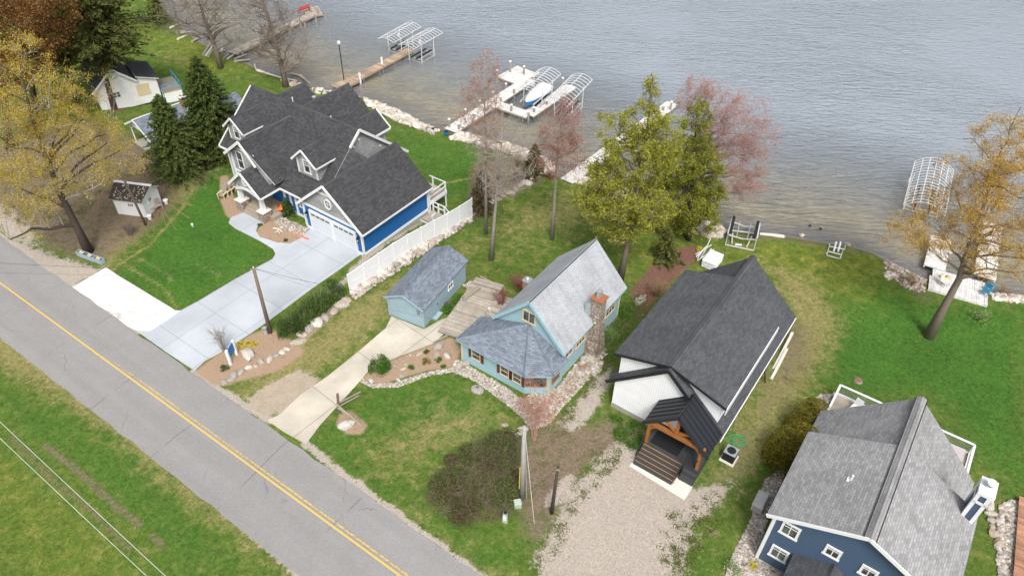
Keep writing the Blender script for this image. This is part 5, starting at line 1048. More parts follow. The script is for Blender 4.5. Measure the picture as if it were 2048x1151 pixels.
# ------------------------------------------------------------------ stones
STONES = []
for k in range(8):
    mb = MB(); mb.rock((0, 0, 0), 1, random.Random(50+k), 2, .75, rough=.12, tone=[.1,.35,.55,.75,.95,.25,.6,.45][k]); STONES.append(mb)
STM = []
def stone(name, label, cat, u, v, r, k, group=None, flat=1., h=.16, m='rock', base=None):
    if k >= len(STM) or STM[k] is None:
        while len(STM) <= k: STM.append(None)
        o = STONES[k].build(name, M[m], smooth=False); STM[k] = o.data
    else:
        o = bpy.data.objects.new(name, STM[k]); C.objects.link(o)
    b = G(u, v) if base is None else base; o.location = (b[0], b[1], b[2]+r*h); g = random.Random(u*7+v); o.scale = (r*g.uniform(.85, 1.3), r*g.uniform(.8, 1.15), r*flat*g.uniform(.75, 1.05)); o.rotation_euler = (g.uniform(-.3, .3), g.uniform(-.3, .3), g.uniform(0, 6.28))
    return tag(o, label, cat, group)
def walk(line, step):
    pw = W(line); out = []; acc = 0
    for a, b in zip(pw[:-1], pw[1:]):
        L = np.linalg.norm(b-a); t = acc
        while t < L: out.append(a+(b-a)*t/L); t += step
        acc = t-L
    return out
g = random.Random(5)
ON = 'first second third fourth fifth sixth seventh eighth ninth tenth eleventh twelfth thirteenth fourteenth fifteenth sixteenth seventeenth eighteenth nineteenth twentieth'.split()
def ordw(i):
    t_ = {1: 'twenty', 2: 'thirty', 3: 'forty'}
    return ON[i] if i < 20 else t_[i//10-1]+('' if i % 10 == 9 and False else '-')+ON[i % 10]
def bline(line, step, r0, r1, lab, grp, nm='boulder', off=0., hz=.14):
    cnt = 0
    for p in walk(line, step):
        r = g.uniform(r0, r1); q = np.array([p[0]+g.uniform(-.1, .1)+off, p[1]+g.uniform(-.1, .1)+off*.6, 0]); q[2] = th(q[0], q[1])
        cnt += 1; stone(nm, lab+', '+ordw(cnt-1)+' from the '+('top' if 'lower right' in lab else 'fence' if 'whitish' in lab else 'road')+' end', nm, int(q[0]*97), int(q[1]*89), r, g.randrange(8), grp, base=q, h=hz)
bline([(446,766),(480,745),(530,722),(560,705),(590,688)], .52, .2, .3, 'small rounded stone edging the sign bed', 'stones edging the sign bed', 'edging_stone')
bline([(597,683),(602,672),(630,650),(655,632),(680,612),(700,594)], .8, .38, .55, 'pale round boulder below the driveway shrubs', 'boulders below the driveway shrubs')
bline([(712,585),(740,565),(800,525),(850,495),(900,460),(940,434)], .66, .34, .5, 'tan boulder in the lower row along the white fence', 'boulders of the wall along the fence')
bline([(706,577),(736,557),(796,517),(846,488),(896,453),(936,429)], .6, .24, .38, 'tan boulder in the upper row against the white fence', 'boulders of the wall along the fence', off=-.05, hz=.75)
bline([(950,428),(985,405),(1005,393),(1030,378),(1060,360),(1085,343)], .85, .28, .46, 'whitish boulder between fence end and lake', 'boulders between the fence and the lake')
bline([(1975,1000),(1983,1040),(1992,1075),(1995,1100)], .5, .22, .36, 'round stone edging the lower right cobble bed', 'stones edging the right cobble bed', 'edging_stone')
stone('boulder', 'big pale angular boulder with yellow flowers behind it', 'boulder', 496, 712, .5, 6, h=.3); stone('boulder', 'white round rock on the oval mulch patch by the rail fence', 'boulder', 692, 852, .4, 4, h=.35)
rk = stone('engraved_stone', 'flat grey engraved rock on the lawn below the cobbles', 'rock', 955, 779, .42, 3, flat=.6, h=.2)
mb = MB(); [mb.bar((x,-.25,.62),(x+.12,.3,.62),.07,.5) for x in (-.22,.08)]; mb.bar((-.3,.05,.66),(.3,.0,.66),.06,.46); e_ = mb.build('engraving', M['black'], rk); rk.rotation_euler = (0,0,.2)
for k, (u, v, r, lab) in enumerate(((877,693,.42,'long dark grey garden rock'),(873,712,.33,'bluish grey garden rock left of its twin'),(894,712,.32,'grey garden rock right of its twin'),(932,726,.3,'grey rock among the cobbles below the window'),(1047,858,.3,'white rock at the foot of the grey utility pole'),(1040,868,.25,'small white rock left of the grey pole'),(545,418,.25,'white rock by the porch pier'),(1602,472,.3,'white rock at the waterline'),(1695,489,.35,'white slab stone beside the small white lift frame'),(1010,850,.2,'small stone near the pole'))): stone('garden_rock', lab, 'rock', u, v, r, k % 8)
for k, (u, v) in enumerate(((807,722),(812,729),(806,738),(804,751),(797,760),(838,708),(742,762),(820,710),(790,731))): stone('stepping_stone', ['small pale stone highest of the garden bed row','small pale stone just below the highest one in the garden bed','small pale stone in the middle of the garden bed','small pale stone above the lower tip stone','lowest pale stone near the tip of the garden bed','pale stone closest to the house side of the garden bed','pale stone in the left tip of the bed behind the round shrub','pale stone near the driveway edge of the garden bed','pale stone below the centre of the garden bed'][k], 'stone', u, v, .17, k % 8, 'round stones in the garden bed', flat=.4)
def scatter(name, label, poly, n, r0, r1, mt, cat='stones', sub=1, h=.3, pile=0.):
    pw = W(poly); lo, hi = pw.min(0), pw.max(0); p = nr.uniform(lo, hi, (n*6, 2)); p = p[inside(p, pw)][:n]; z = T(p); mb = MB(); rg_ = random.Random(n)
    c0 = np.array([p[:, 0].mean(), p[:, 1].mean(), z.mean()])
    for q, zz in zip(p, z):
        r = rg_.uniform(r0, r1)*(.7+.6*rg_.random()**2); mb.rock((q[0]-c0[0], q[1]-c0[1], zz-c0[2]+r*h+pile*rg_.random()), r, rg_, sub, .7)
    o = mb.build(name, M[mt]); o.location = c0; tag(o, label, cat); o['kind'] = 'stuff'; return o
scatter('riprap', 'white riprap stones along the shore below the blue house', [(728,198),(745,203),(790,220),(845,250),(880,260),(872,268),(845,262),(800,246),(765,230),(735,212)], 620, .18, .36, 'riprap', pile=.15)
scatter('riprap', 'white riprap band from the white dock round to the boulder line', [(925,268),(985,282),(1035,296),(1080,313),(1113,333),(1100,352),(1075,340),(1040,318),(1000,302),(960,290),(900,277)], 900, .18, .38, 'riprap', pile=.15)
scatter('riprap', 'white riprap band under the two hemlocks', [(1150,350),(1220,371),(1290,392),(1345,414),(1415,440),(1450,460),(1440,478),(1400,472),(1340,440),(1280,412),(1210,385),(1150,366)], 1300, .16, .36, 'riprap', pile=.12)
scatter('shore_stones', 'mixed stones at the shore left of the white dock', [(1770,515),(1850,558),(1850,592),(1800,570),(1765,530)], 320, .08, .2, 'redcobble')
scatter('shore_stones', 'pale stones at the shore right of the white dock', [(1985,588),(2060,592),(2060,606),(1985,600)], 150, .12, .26, 'riprap'); scatter('shore_stones', 'small stones along the waterline of the upper lawn', [(560,158),(650,180),(720,192),(715,203),(640,190),(560,166)], 160, .12, .3, 'riprap')
scatter('cobbles', 'grey cobble bed under the windows of the pale blue house', [(908,722),(920,720),(960,745),(1005,770),(1045,800),(1050,838),(1030,822),(990,790),(950,762),(905,742)], 3600, .045,.09, 'cobble')
scatter('cobbles', 'reddish cobble bed between the bay window and the gravel', [(1045,800),(1075,780),(1115,775),(1150,730),(1185,700),(1200,720),(1165,770),(1120,820),(1095,850),(1060,860),(1048,838)], 3600, .05, .11, 'redcobble')
scatter('cobbles', 'narrow cobble border around the pale garden bed', [(726,757),(740,768),(790,765),(850,745),(905,735),(912,742),(855,752),(795,774),(745,775),(722,764)], 1300, .045,.08, 'cobble')
scatter('cobbles', 'white cobble bed along the left wall of the slate blue house', [(1448,1160),(1470,1100),(1500,1045),(1530,960),(1570,930),(1560,990),(1540,1020),(1535,1035),(1512,1110),(1580,1160)], 5200, .05, .11, 'cobble')
scatter('cobbles', 'cobbles at the lake corner of the slate blue house deck', [(1620,805),(1640,790),(1675,788),(1662,820),(1640,822)], 320, .07, .14, 'cobble'); scatter('cobbles', 'cobble bed in the lower right corner of the lot', [(2000,1010),(2030,1000),(2050,1030),(2045,1080),(2030,1160),(1998,1160),(1992,1080)], 1300, .08,.17, 'cobble')
scatter('cobbles', 'grey gravel bed beside the garage doors', [(553,430),(575,438),(618,457),(604,475),(560,455),(545,440)], 800, .05, .09, 'cobble'); scatter('cobbles', 'cobbles between the shed and the weathered deck', [(938,600),(935,575),(925,570),(945,562),(965,575),(955,590),(945,605)], 500, .06, .12, 'cobble')
scatter('stones', 'crushed stone between the boulder wall and the white fence', [(702,592),(780,535),(860,483),(940,432),(940,440),(870,490),(790,545),(712,600)], 1300, .06, .14, 'redcobble', h=1.2)
scatter('stones', 'stones filling the wall face along the fence', [(712,588),(800,530),(900,463),(940,438),(945,444),(905,470),(805,538),(716,596)], 700, .1, .2, 'rock', h=.8)
scatter('stones', 'white pebbles along the side of the black-roofed house', [(1268,600),(1290,588),(1290,600),(1275,612)], 150, .06, .12, 'cobble')
scatter('stones', 'scattered stones at the foot of the chimney', [(1150,740),(1180,690),(1215,700),(1200,740),(1165,770)], 260, .1, .22, 'rock')
scatter('fire_ring', 'small ring of stones sunk in the lawn near the shore', [(1770,545),(1785,545),(1790,556),(1775,560),(1768,552)], 45, .1, .2, 'riprap')

# ------------------------------------------------------------------ docks, lifts and boats
DZ = LAKE+.55
def planks(mb, p, q, w, z, pw=.2, mi=0, th_=.06):
    p = np.array([*p[:2], z]); q = np.array([*q[:2], z]); d = unit(q-p); L = np.linalg.norm(q-p); r = np.array([-d[1], d[0], 0]); k = 0.; g2 = random.Random(int(L*100))
    while k < L:
        a = p+d*k; b = p+d*min(k+pw-.02, L); j = g2.uniform(-.02, .02); mb.tone = g2.random(); mb.bar(a+np.array([0,0,j*.4]), b+np.array([0,0,j*.4]), w+j, th_, mi); k += pw
    return d, r, L
def dock(label, runs, mt, z=DZ, posts=(), post_mat='greywood', cap='vinyl', frame='greywood', name='dock'):
    p0 = P(*runs[0][0], z); o = thing(name, label, 'dock', p0); mb, fb = MB(), MB()
    for a, b, w_ in runs:
        p, q = P(*a, z), P(*b, z); d, r, L = planks(mb, p, q, w_, z)
        for s in (-1, 1): fb.bar(p+r*s*(w_/2-.05)-[0,0,.14], q+r*s*(w_/2-.05)-[0,0,.14], .08, .2)
        for k in np.arange(1.2, L, 3.): 
            for s in (-1, 1): c = p+d*k+r*s*(w_/2-.12); fb.tube([c+[0,0,-.1], c+[0,0,-2.0]], .06, 6)
    mb.build('dock_deck', M[mt], o, world=True); fb.build('dock_frame', M[frame], o, world=True)
    for u, v, hh in posts:
        c = P(u, v, z+hh); m1 = MB(); m1.tube([c, c-[0,0,hh+2.2]], .13, 8); po = m1.build('dock_post', M[post_mat], o, world=True)
        if cap: m2 = MB(); cc = c-np.array(o.location); m2.lathe(cc, [(.16,-.02),(.16,.08),(.03,.16)], 8); m2.build('post_cap', M[cap], po)
    return o
k_ = lambda s, ox, oy: (lambda *l: [(ox+x*s, oy+y*s, *e) for x, y, *e in l])
c4 = k_(.2345, 840, 60)
dock('white F-shaped dock with capped posts and two canopied lifts', [(c4((258,858))[0], c4((935,418))[0], 1.7), (c4((655,632))[0], c4((935,727))[0], 1.5), (c4((920,722))[0], c4((1290,478))[0], 1.6), (c4((742,352))[0], c4((925,422))[0], 4.2)], 'whitedeck',
  posts=c4((248,762,1.),(330,800,.7),(465,712,.6),(578,640,.6),(690,570,.6),(803,498,.7),(905,425,.5),(1008,372,1.),(770,270,1.4),(888,312,1.1),(660,345,1.),(1218,412,1.),(1008,548,1.),(1083,598,.6),(780,640,.8),(927,698,.6),(975,662,.6),(905,632,.5),(390,680,.5),(508,606,.5),(621,530,.5),(733,460,.5)))
c3 = k_(.2734, 340, 0)
dock('brown narrow dock leading to the two far canopied lifts', [(c3((1215,640))[0], c3((1345,580))[0], 1.8), (c3((1345,580))[0], c3((1755,362))[0], 1.3)], 'browndeck', posts=c3((1385,535,.8),(1546,420,.9)), post_mat='vinyl', cap=None)
dock('grey far dock with an end platform and a red bench at the top', [(c3((455,388))[0], c3((1085,82))[0], 1.5), (c3((985,90))[0], c3((1100,75))[0], 3.6)], 'deckwood', posts=c3((520,350,.6),(655,300,.3),(868,175,.6),(980,145,.6),(1062,105,.7),(1135,90,.3),(1024,42,1.),(1078,55,.9),(945,125,.9)), cap=None)
c9 = k_(.3822, 900, 80)
dock('long pale dock running out beside the yellow-green hemlock', [(c9((610,738))[0], c9((1165,330))[0], 1.55)], 'whitedeck', posts=c9((1160,325,1.),(1120,345,.6),(1060,400,.6)), cap='vinyl')
cF = k_(.139, 1780, 460)
o = dock('white U-shaped dock with leaf litter under the gold tree', [(cF((640,545))[0], cF((735,110))[0], 1.75), (cF((1365,680))[0], (1985,447), 1.75), (cF((610,640))[0], cF((1360,850))[0], 1.9), (cF((560,745))[0], cF((1405,985))[0], 2.1)], 'whitedeck', z=-.95, posts=cF((868,322,.3),(1490,628,.2)), cap='vinyl', frame='vinyl')
def lift_(label, cs, zt, ribs=12, purl=3, arch=.5, cradle=True, group=None, low=LAKE+.5):
    """boat lift under an arched canopy frame; cs: back-left, back-right, front-right, front-left of the canopy"""
    c = [P(u, v, zt) for u, v in cs]; ctr = sum(c)/4; ax = unit((c[0]-c[3])+(c[1]-c[2])); Lh = (np.linalg.norm(c[0]-c[3])+np.linalg.norm(c[1]-c[2]))/4; Wh = (np.linalg.norm(c[0]-c[1])+np.linalg.norm(c[2]-c[3]))/4*.97
    rz = math.atan2(ax[1], ax[0]); o = thing('boat_lift', label, 'boat lift', (ctr[0], ctr[1], LAKE), rz, group); h = zt-LAKE; mb = MB()
    arc = lambda s, x: (x, s*Wh, h+arch*(1-s*s)); n = 8
    for i in range(ribs):
        x = -Lh+2*Lh*i/(ribs-1); mb.tube([arc(-1+2*j/n, x) for j in range(n+1)], .035, 5, cap=False)
    for i in range(purl): s = -1+2*i/(purl-1); mb.tube([arc(s, -Lh), arc(s, Lh)], .045, 5)
    mb.build('canopy_frame', M['alu'], o)
    for x in (-Lh*.42, Lh*.42):
        for s in (-1, 1): m1 = MB(); m1.tube([(x, s*Wh*.8, -1.2), (x, s*Wh*.86, h)], .055, 6); m1.build('leg', M['alu'], o)
    l = low-LAKE; mb = MB()
    for x in (-Lh*.42, Lh*.42): mb.bar((x,-Wh*.82,l),(x,Wh*.82,l),.12,.14); mb.bar((x,-Wh*.82,.1),(x,Wh*.82,.1),.1,.1)
    for s in (-1, 1): mb.bar((-Lh*.5,s*Wh*.82,.15),(Lh*.5,s*Wh*.82,.15),.1,.14); mb.bar((-Lh*.5,s*Wh*.82,l+.3),(Lh*.5,s*Wh*.82,l+.3),.08,.1)
    mb.build('lift_frame', M['dullalu'], o)
    for s in (-.35, .35): m1 = MB(); m1.bar((-Lh*.55,s*Wh,l+.18),(Lh*.5,s*Wh,l+.18),.16,.16); m1.build('bunk', M['dark'], o)
    m1 = MB(); m1.tube([(Lh*.42,Wh*.92,h*.55),(Lh*.42,Wh*1.0,h*.55)],.3,10); m1.build('winch_wheel', M['alu'], o)
    return o, ctr, rz
L1, ct, rz1 = lift_('canopied boat lift holding the covered blue boat', c4((1035,322),(1188,388),(985,575),(822,505)), 1.4)
lift_('canopied empty boat lift at the right of the F-shaped dock', c4((1302,376),(1463,436),(1240,668),(1085,600)), 1.3)
lift_('far canopied lift, left of the pair on the brown dock', c3((1735,165),(1825,203),(1640,315),(1518,282)), .9, arch=.35)
lift_('far canopied lift, right of the pair on the brown dock', c3((1885,210),(1992,243),(1785,362),(1662,328)), 1.2, arch=.35)
lift_('barrel-arched white canopy lift standing alone off the right shore', [(1830,324),(1907,339),(1893,430),(1804,413)], .5, 17, 7, .9)
# covered blue boat
bt = thing('motor_boat', 'blue and white motor boat under a white cover on the lift', 'boat', (ct[0]-.5*math.cos(rz1), ct[1]-.5*math.sin(rz1), LAKE+.95), rz1)
def hull(mb, sc_=1., z0=0., z1=.75, deck=False):
    n = 12; ring = []
    for i in range(n+1):
        t_ = i/n; x = 3.2-6.4*t_; wv_ = 1.15*min(1, (1-t_)**.5*1.35+.0) if t_ > .5 else 1.15*min(1, .95+.1*t_)
        sec = [(x, -wv_, z1+.25*t_**2), (x, -wv_*.85, z0+.3), (x, 0, z0+.35*t_**3), (x, wv_*.85, z0+.3), (x, wv_, z1+.25*t_**2)]; ring.append(sec)
    vs = [p for r_ in ring for p in r_]; fs = [(i*5+j, i*5+j+1, i*5+5+j+1, i*5+5+j) for i in range(n) for j in range(4)]; fs.append((0,1,2,3,4)); mb.add(vs, fs)
mb = MB(); hull(mb); mb.build('hull', M['bluepaint'], bt)
mb = MB(); n = 12; vs = []
for i in range(n+1):
    t_ = i/n; x = 3.25-6.5*t_; w_ = 1.2*min(1, (1-t_)**.5*1.35) if t_ > .5 else 1.2; hh = .35*math.sin(math.pi*min(1, t_*1.1+.1))+.1
    for j in range(7): s = -1+j/3; vs.append((x, s*w_, .78+.25*t_**2+hh*(1-s*s)-(.12 if abs(s) == 1 else 0)))
mb.add(vs, [(i*7+j, i*7+7+j, i*7+8+j, i*7+j+1) for i in range(n) for j in range(6)]); mb.build('boat_cover', M['cover'], bt, smooth=True)
mb = MB(); mb.bar((-3.0,-1.0,.62),(2.9,-1.2,.55),.05,.16); mb.bar((-3.0,1.0,.62),(2.9,1.2,.55),.05,.16); mb.build('hull_stripe', M['white'], bt)
bt.scale = (.86,.86,.9)
# lamp post, driftwood logs, benches
b = G(689,168); o = thing('lamp_post', 'tall black lamp post at the head of the brown dock', 'lamp post', b); tt = V(b, 678, 89)-b
part('pole', M['black'], o, lambda mb: mb.tube([(0,0,-.2),tt],.06,8)); part('lamp_head', M['white'], o, lambda mb: mb.lathe((tt[0],tt[1],tt[2]),[(.08,0),(.2,.1),(.2,.35),(.06,.45)],8))
logs = [((0,205),(75,170)),((42,233),(110,228)),((45,245),(150,235)),((55,288),(170,240)),((160,305),(230,268)),((240,400),(290,325)),((262,405),(310,335)),((280,410),(330,345)),((392,425),(455,385)),((420,430),(475,395)),((475,430),(560,395)),((470,450),(585,435)),((375,380),(385,345)),((330,390),(400,370)),((620,475),(635,515)),((640,515),(820,570)),((880,535),(950,550)),((950,550),(1020,610)),((820,570),(930,590)),((300,250),(260,290))]
for i, (a, b_) in enumerate(logs):
    (a, b_) = c3(a, b_); p, q = G(*a, .12), G(*b_, .12); o = MB(); L = q-p; g2 = random.Random(i); o.tube([(0,0,0), L*.5+[g2.uniform(-.1,.1),g2.uniform(-.1,.1),0], L], [g2.uniform(.12,.2), .13, g2.uniform(.07,.12)], 7); o = o.build('driftwood_log', M['deckwood'] if i % 3 else M['padconc']); o.location = p
    tag(o, (ordw(i)+' bleached log from the left across the upper lake edge' if i < 14 else ordw(i-14)+' driftwood log of those along the shore before the lamp post'), 'log', 'driftwood logs on the upper shore' if i < 14 else 'driftwood logs near the lamp post')
def bench(name, label, pos, rz, w_, mt, back=True, h=.45, d=.45):
    o = thing(name, label, 'bench', pos, rz); part('seat', M[mt], o, lambda mb: [mb.box((-w_/2,-d/2+k*.12,h-.04),(w_/2,-d/2+k*.12+.1,h)) for k in range(int(d/.12))])
    if back: part('backrest', M[mt], o, lambda mb: [mb.box((-w_/2,d/2,h+.12+k*.16),(w_/2,d/2+.04,h+.24+k*.16)) for k in range(3)])
    for x in (-w_/2+.05, w_/2-.05): part('leg', M[mt], o, lambda mb: (mb.box((x-.04,-d/2,0),(x+.04,-d/2+.07,h-.04)), mb.box((x-.04,d/2-.05,0),(x+.04,d/2,h+.55 if back else h-.04)), mb.box((x-.04,-d/2+.07,h*.4),(x+.04,d/2-.05,h*.4+.05))))
    return o
bench('garden_bench', 'red slatted bench at the end of the far dock', P(610,24,DZ+.04), -2.3, 2., 'red')
bench('garden_bench', 'grey backless bench on the weathered deck by the shed', G(943,592), .93, 1.9, 'greywood', False)
# ------------------------------------------------------------------ white fence
fa, fb_ = G(702,588), G(944,433); d = unit((fb_-fa)*[1,1,0]); L = np.linalg.norm((fb_-fa)[:2]); n = 9
FN = thing('vinyl_fence', 'long white solid panel fence between the boulder wall and the garage', 'fence', fa, math.atan2(d[1], d[0]))
zb = lambda k: th(*(fa+d*L*k/n)[:2])-fa[2]
for k in range(n+1): part('fence_post', M['vinyl'], FN, lambda mb: (mb.box((L*k/n-.07,-.05,zb(k)-.3),(L*k/n+.07,.05,zb(k)+2.13)), mb.box((L*k/n-.08,-.06,zb(k)+2.13),(L*k/n+.08,.06,zb(k)+2.16))))
for k in range(n):
    x0, x1, z0, z1 = L*k/n+.07, L*(k+1)/n-.07, zb(k), zb(k+1); q = lambda y, a, b: [(x0,y,z0+a),(x1,y,z1+a),(x1,y,z1+b),(x0,y,z0+b)]
    part('fence_panel', M['vinyl'], FN, lambda mb: (mb.prism(q(-.02,.08,2.05),(0,.04,0)), mb.prism(q(-.04,2.03,2.12),(0,.08,0)), mb.prism(q(-.04,.05,.16),(0,.08,0)), mb.prism(q(-.03,1.07,1.12),(0,.06,0))))
for k in range(11):   # low wire fence below the wall
    p = (1-k/10)*G(757,575)+k/10*G(1050,372); p[2] = th(p[0], p[1]); o = thing('wire_fence_post', ordw(k)+' thin dark stake from the road end of the boulder wall', 'stake', p, 0, 'stakes along the boulder wall'); part('stake', M['pole'], o, lambda mb: mb.tube([(0,0,-.1),(0,0,1.05)],.025,5)); part('clip', M['black'], o, lambda mb: mb.box((-.03,-.03,.95),(.03,.03,1.0)))
# ------------------------------------------------------------------ poles and wires
def upole(name, label, u, v, tu, tv, r, mt, extra=None):
    b = G(u, v); t_ = V(b, tu, tv)-b; o = thing(name, label, 'pole', b); part('pole', M[mt], o, lambda mb: mb.tube([(0,0,-.3), t_*.5, t_], [r*1.15, r, r*.8], 9), smooth=True); return o, b, t_
o, b1, t1 = upole('utility_pole', 'brown utility pole standing beside the grey driveway', 541, 665, 507, 536, .14, 'pole')
part('pole_top', M['greywood'], o, lambda mb: mb.box((t1[0]-.25,t1[1]-.05,t1[2]-.15),(t1[0]+.25,t1[1]+.05,t1[2]-.05))); part('insulator', M['beige'], o, lambda mb: mb.lathe((t1[0],t1[1],t1[2]),[(.05,-.05),(.07,.05),(.04,.15)],6))
eb = part('meter_box', M['dullalu'], o, lambda mb: mb.box((-.38,-.3,.05),(-.12,-.06,.75))); part('box_lid', M['bluepaint'], eb, lambda mb: mb.box((-.4,-.32,.6),(-.1,-.05,.68)))
o, b2, t2 = upole('utility_pole', 'grey metal-cased utility pole at the brush patch', 1044, 995, 1049, 852, .15, 'greypole')
part('conduit', M['yellow'], o, lambda mb: mb.tube([(-.2,-.1,1.2),(-.2,-.1,3.4)],.035,5)); part('guy_guard', M['greypole'], o, lambda mb: mb.tube([(.28,0,0),(t2[0]+.05,t2[1],t2[2]-.3)],.035,5)); part('cable_coil', M['black'], o, lambda mb: mb.tube([(t2[0]-.25+.22*math.cos(a),t2[1]-.05,t2[2]-.5+.3*math.sin(a)) for a in np.linspace(0,6.28,13)],.02,5))
o, b3, t3 = upole('utility_pole', 'short dark wooden pole on the dirt beside the gravel drive', 1103, 1025, 1116, 933, .11, 'darkbark'); part('bracket', M['galv'], o, lambda mb: mb.box((t3[0]-.1,t3[1]-.12,t3[2]-.2),(t3[0]+.06,t3[1]-.08,t3[2]-.1)))
o, b4, t4 = upole('utility_pole', 'slender leaning pole beside the small white shed', 292, 450, 233, 328, .1, 'pole'); part('insulator', M['beige'], o, lambda mb: mb.lathe((t4[0],t4[1],t4[2]),[(.05,-.05),(.07,.05),(.04,.15)],6))
def wire(label, pts, mt='black', r=.014, sag=.3, grp=None):
    p = [np.array(q, float) for q in pts]; out = []
    for a, b in zip(p[:-1], p[1:]):
        for t_ in np.linspace(0, 1, 9)[:-1]: out.append(a*(1-t_)+b*t_-np.array([0,0,sag*4*t_*(1-t_)]))
    out.append(p[-1]); mb = MB(); mb.tube([q-p[0] for q in out], r, 4); o = mb.build('cable', M[mt]); o.location = p[0]; return tag(o, label, 'cable', grp)
far_ = lambda a, b: [a+(a-b)*3, a, b, b+(b-a)*3]
top1, top2 = b1+t1, b2+t2
wire('wire from the brown utility pole to the left across the lawn', [top1, P(-60,522,7.2), P(-60,522,7.2)*2-top1]); wire('lower thin wire crossing the road corner at the left', [top1-[0,0,.4], P(-60,542,6.8), P(-60,542,6.8)*2-top1], r=.009); wire('wire from the brown utility pole to the grey-blue shed', [top1, P(773,590,2.0)], sag=.25); wire('slack wire from the brown pole over the white fence', [top1, P(880,640,3.0)], r=.009, sag=.4)
wire('white power line over the lower left grass, nearer the road', far_(P(-120,730,9), P(460,1270,9)), 'vinyl', .009, .2, None); wire('white power line over the lower left grass, farther from the road', far_(P(-120,762,9), P(400,1250,9)), 'vinyl', .009, .2)
wire('thin wire hanging down from the grey pole along the gravel drive', [top2, G(1068,1040), G(1078,1150)], 'beige', .02, 0.05); wire('wire between the grey pole and the short dark pole', [b3+t3, P(1047,985,2.2)], r=.012)
# ------------------------------------------------------------------ weathered deck beside the pale house
DKW = thing('wooden_deck', 'weathered grey plank deck between the shed and the pale blue house', 'deck', P(960,600,.2))
mb = MB(); planks(mb, P(980,562,.22), P(905,672,.22), 2.6, .22, .16); mb.build('boards', M['deckwood'], DKW, world=True); mb = MB(); planks(mb, P(1010,592,.2), P(975,640,.2), 2.2, .16, .16); mb.build('side_boards', M['deckwood'], DKW, world=True)
for a, b in ((P(960,553,.1), P(1010,578,.1)), (P(868,685,.08), P(905,665,.08))): mb = MB(); mb.bar(a, b, .1, .2); mb.build('joist', M['greywood'], DKW, world=True)
# split rail corner fence
b = G(677,824); RF = thing('rail_fence', 'two-sided split rail fence corner by the beige driveway', 'fence', b); tp = V(b, 675, 787)-b
part('post', M['pole'], RF, lambda mb: mb.tube([(0,0,-.2),tp*1.0],.09,7))
for (u, v), hh in (((721,783),.25),((718,790),.05),((725,852),.25),((720,845),.05)):
    e = G(u, v, hh)-b; part('rail', M['greywood'], RF, lambda mb: mb.tube([(0,0,.9 if hh > .1 else .55), e], .06, 6))
# sign with white posts and blue board
b = G(462,728); sg_ = thing('yard_sign', 'blue slanted sign board between two white posts in the mulch bed', 'sign', b, .0); e = G(474,708)-b
for q in ((0,0,0), e): part('post', M['vinyl'], sg_, lambda mb: (mb.box((q[0]-.09,q[1]-.09,-.1),(q[0]+.09,q[1]+.09,1.45)), mb.add([(q[0]-.1,q[1]-.1,1.45),(q[0]+.1,q[1]-.1,1.45),(q[0]+.1,q[1]+.1,1.45),(q[0]-.1,q[1]+.1,1.45),(q[0],q[1],1.58)],[(0,1,4),(1,2,4),(2,3,4),(3,0,4)])))
part('board', M['bluepaint'], sg_, lambda mb: mb.bar(A3(0,0,.95)+e*.08, A3(0,0,1.0)+e*.92, .05, .8))
# planter boxes
for k, (u, v) in enumerate(((166,511),(182,517),(199,523))):
    o = thing('planter_box', ['grey planter box farthest left below the forked tree','middle grey planter box below the forked tree','grey planter box nearest the white concrete pad'][k], 'planter', G(u, v), -.45, 'planter boxes by the road'); part('box_wall', M['shedblue'], o, lambda mb: (mb.box((-.5,-.22,0),(.5,-.17,.4)), mb.box((-.5,.17,0),(.5,.22,.4)), mb.box((-.5,-.17,0),(-.45,.17,.4)), mb.box((.45,-.17,0),(.5,.17,.4)))); part('soil', M['dark'], o, lambda mb: mb.box((-.45,-.17,.02),(.45,.17,.3))); part('block', M['trimwood'], o, lambda mb: (mb.box((-.2,-.1,.3),(-.02,.12,.42)), mb.box((.05,-.12,.3),(.2,.1,.42))))
# park bench seats with high backs at the left of the blue house
for k, (u, v) in enumerate(((447,395),(455,390),(463,385))):
    o = thing('lawn_chair', ['slatted lawn chair, leftmost of three at the left end of the blue house','slatted lawn chair, middle of three at the left end of the blue house','slatted lawn chair, rightmost of three at the left end of the blue house'][k], 'chair', G(u, v), -.2, 'lawn chairs beside the blue house'); part('seat', M['greywood'], o, lambda mb: [mb.box((-.28,-.35+i*.13,.36),(.28,-.25+i*.13,.4)) for i in range(5)]); part('backrest', M['greywood'], o, lambda mb: [mb.bar((-.24+i*.12,.3,.4),(-.24+i*.12,.5,1.1),.1,.03) for i in range(5)])
    for x in (-.32, .32): part('armrest', M['trimwood'], o, lambda mb: (mb.box((x-.06,-.4,.55),(x+.06,.35,.59)), mb.box((x-.03,-.36,0),(x+.03,-.28,.55)), mb.box((x-.03,.22,0),(x+.03,.3,.55))))
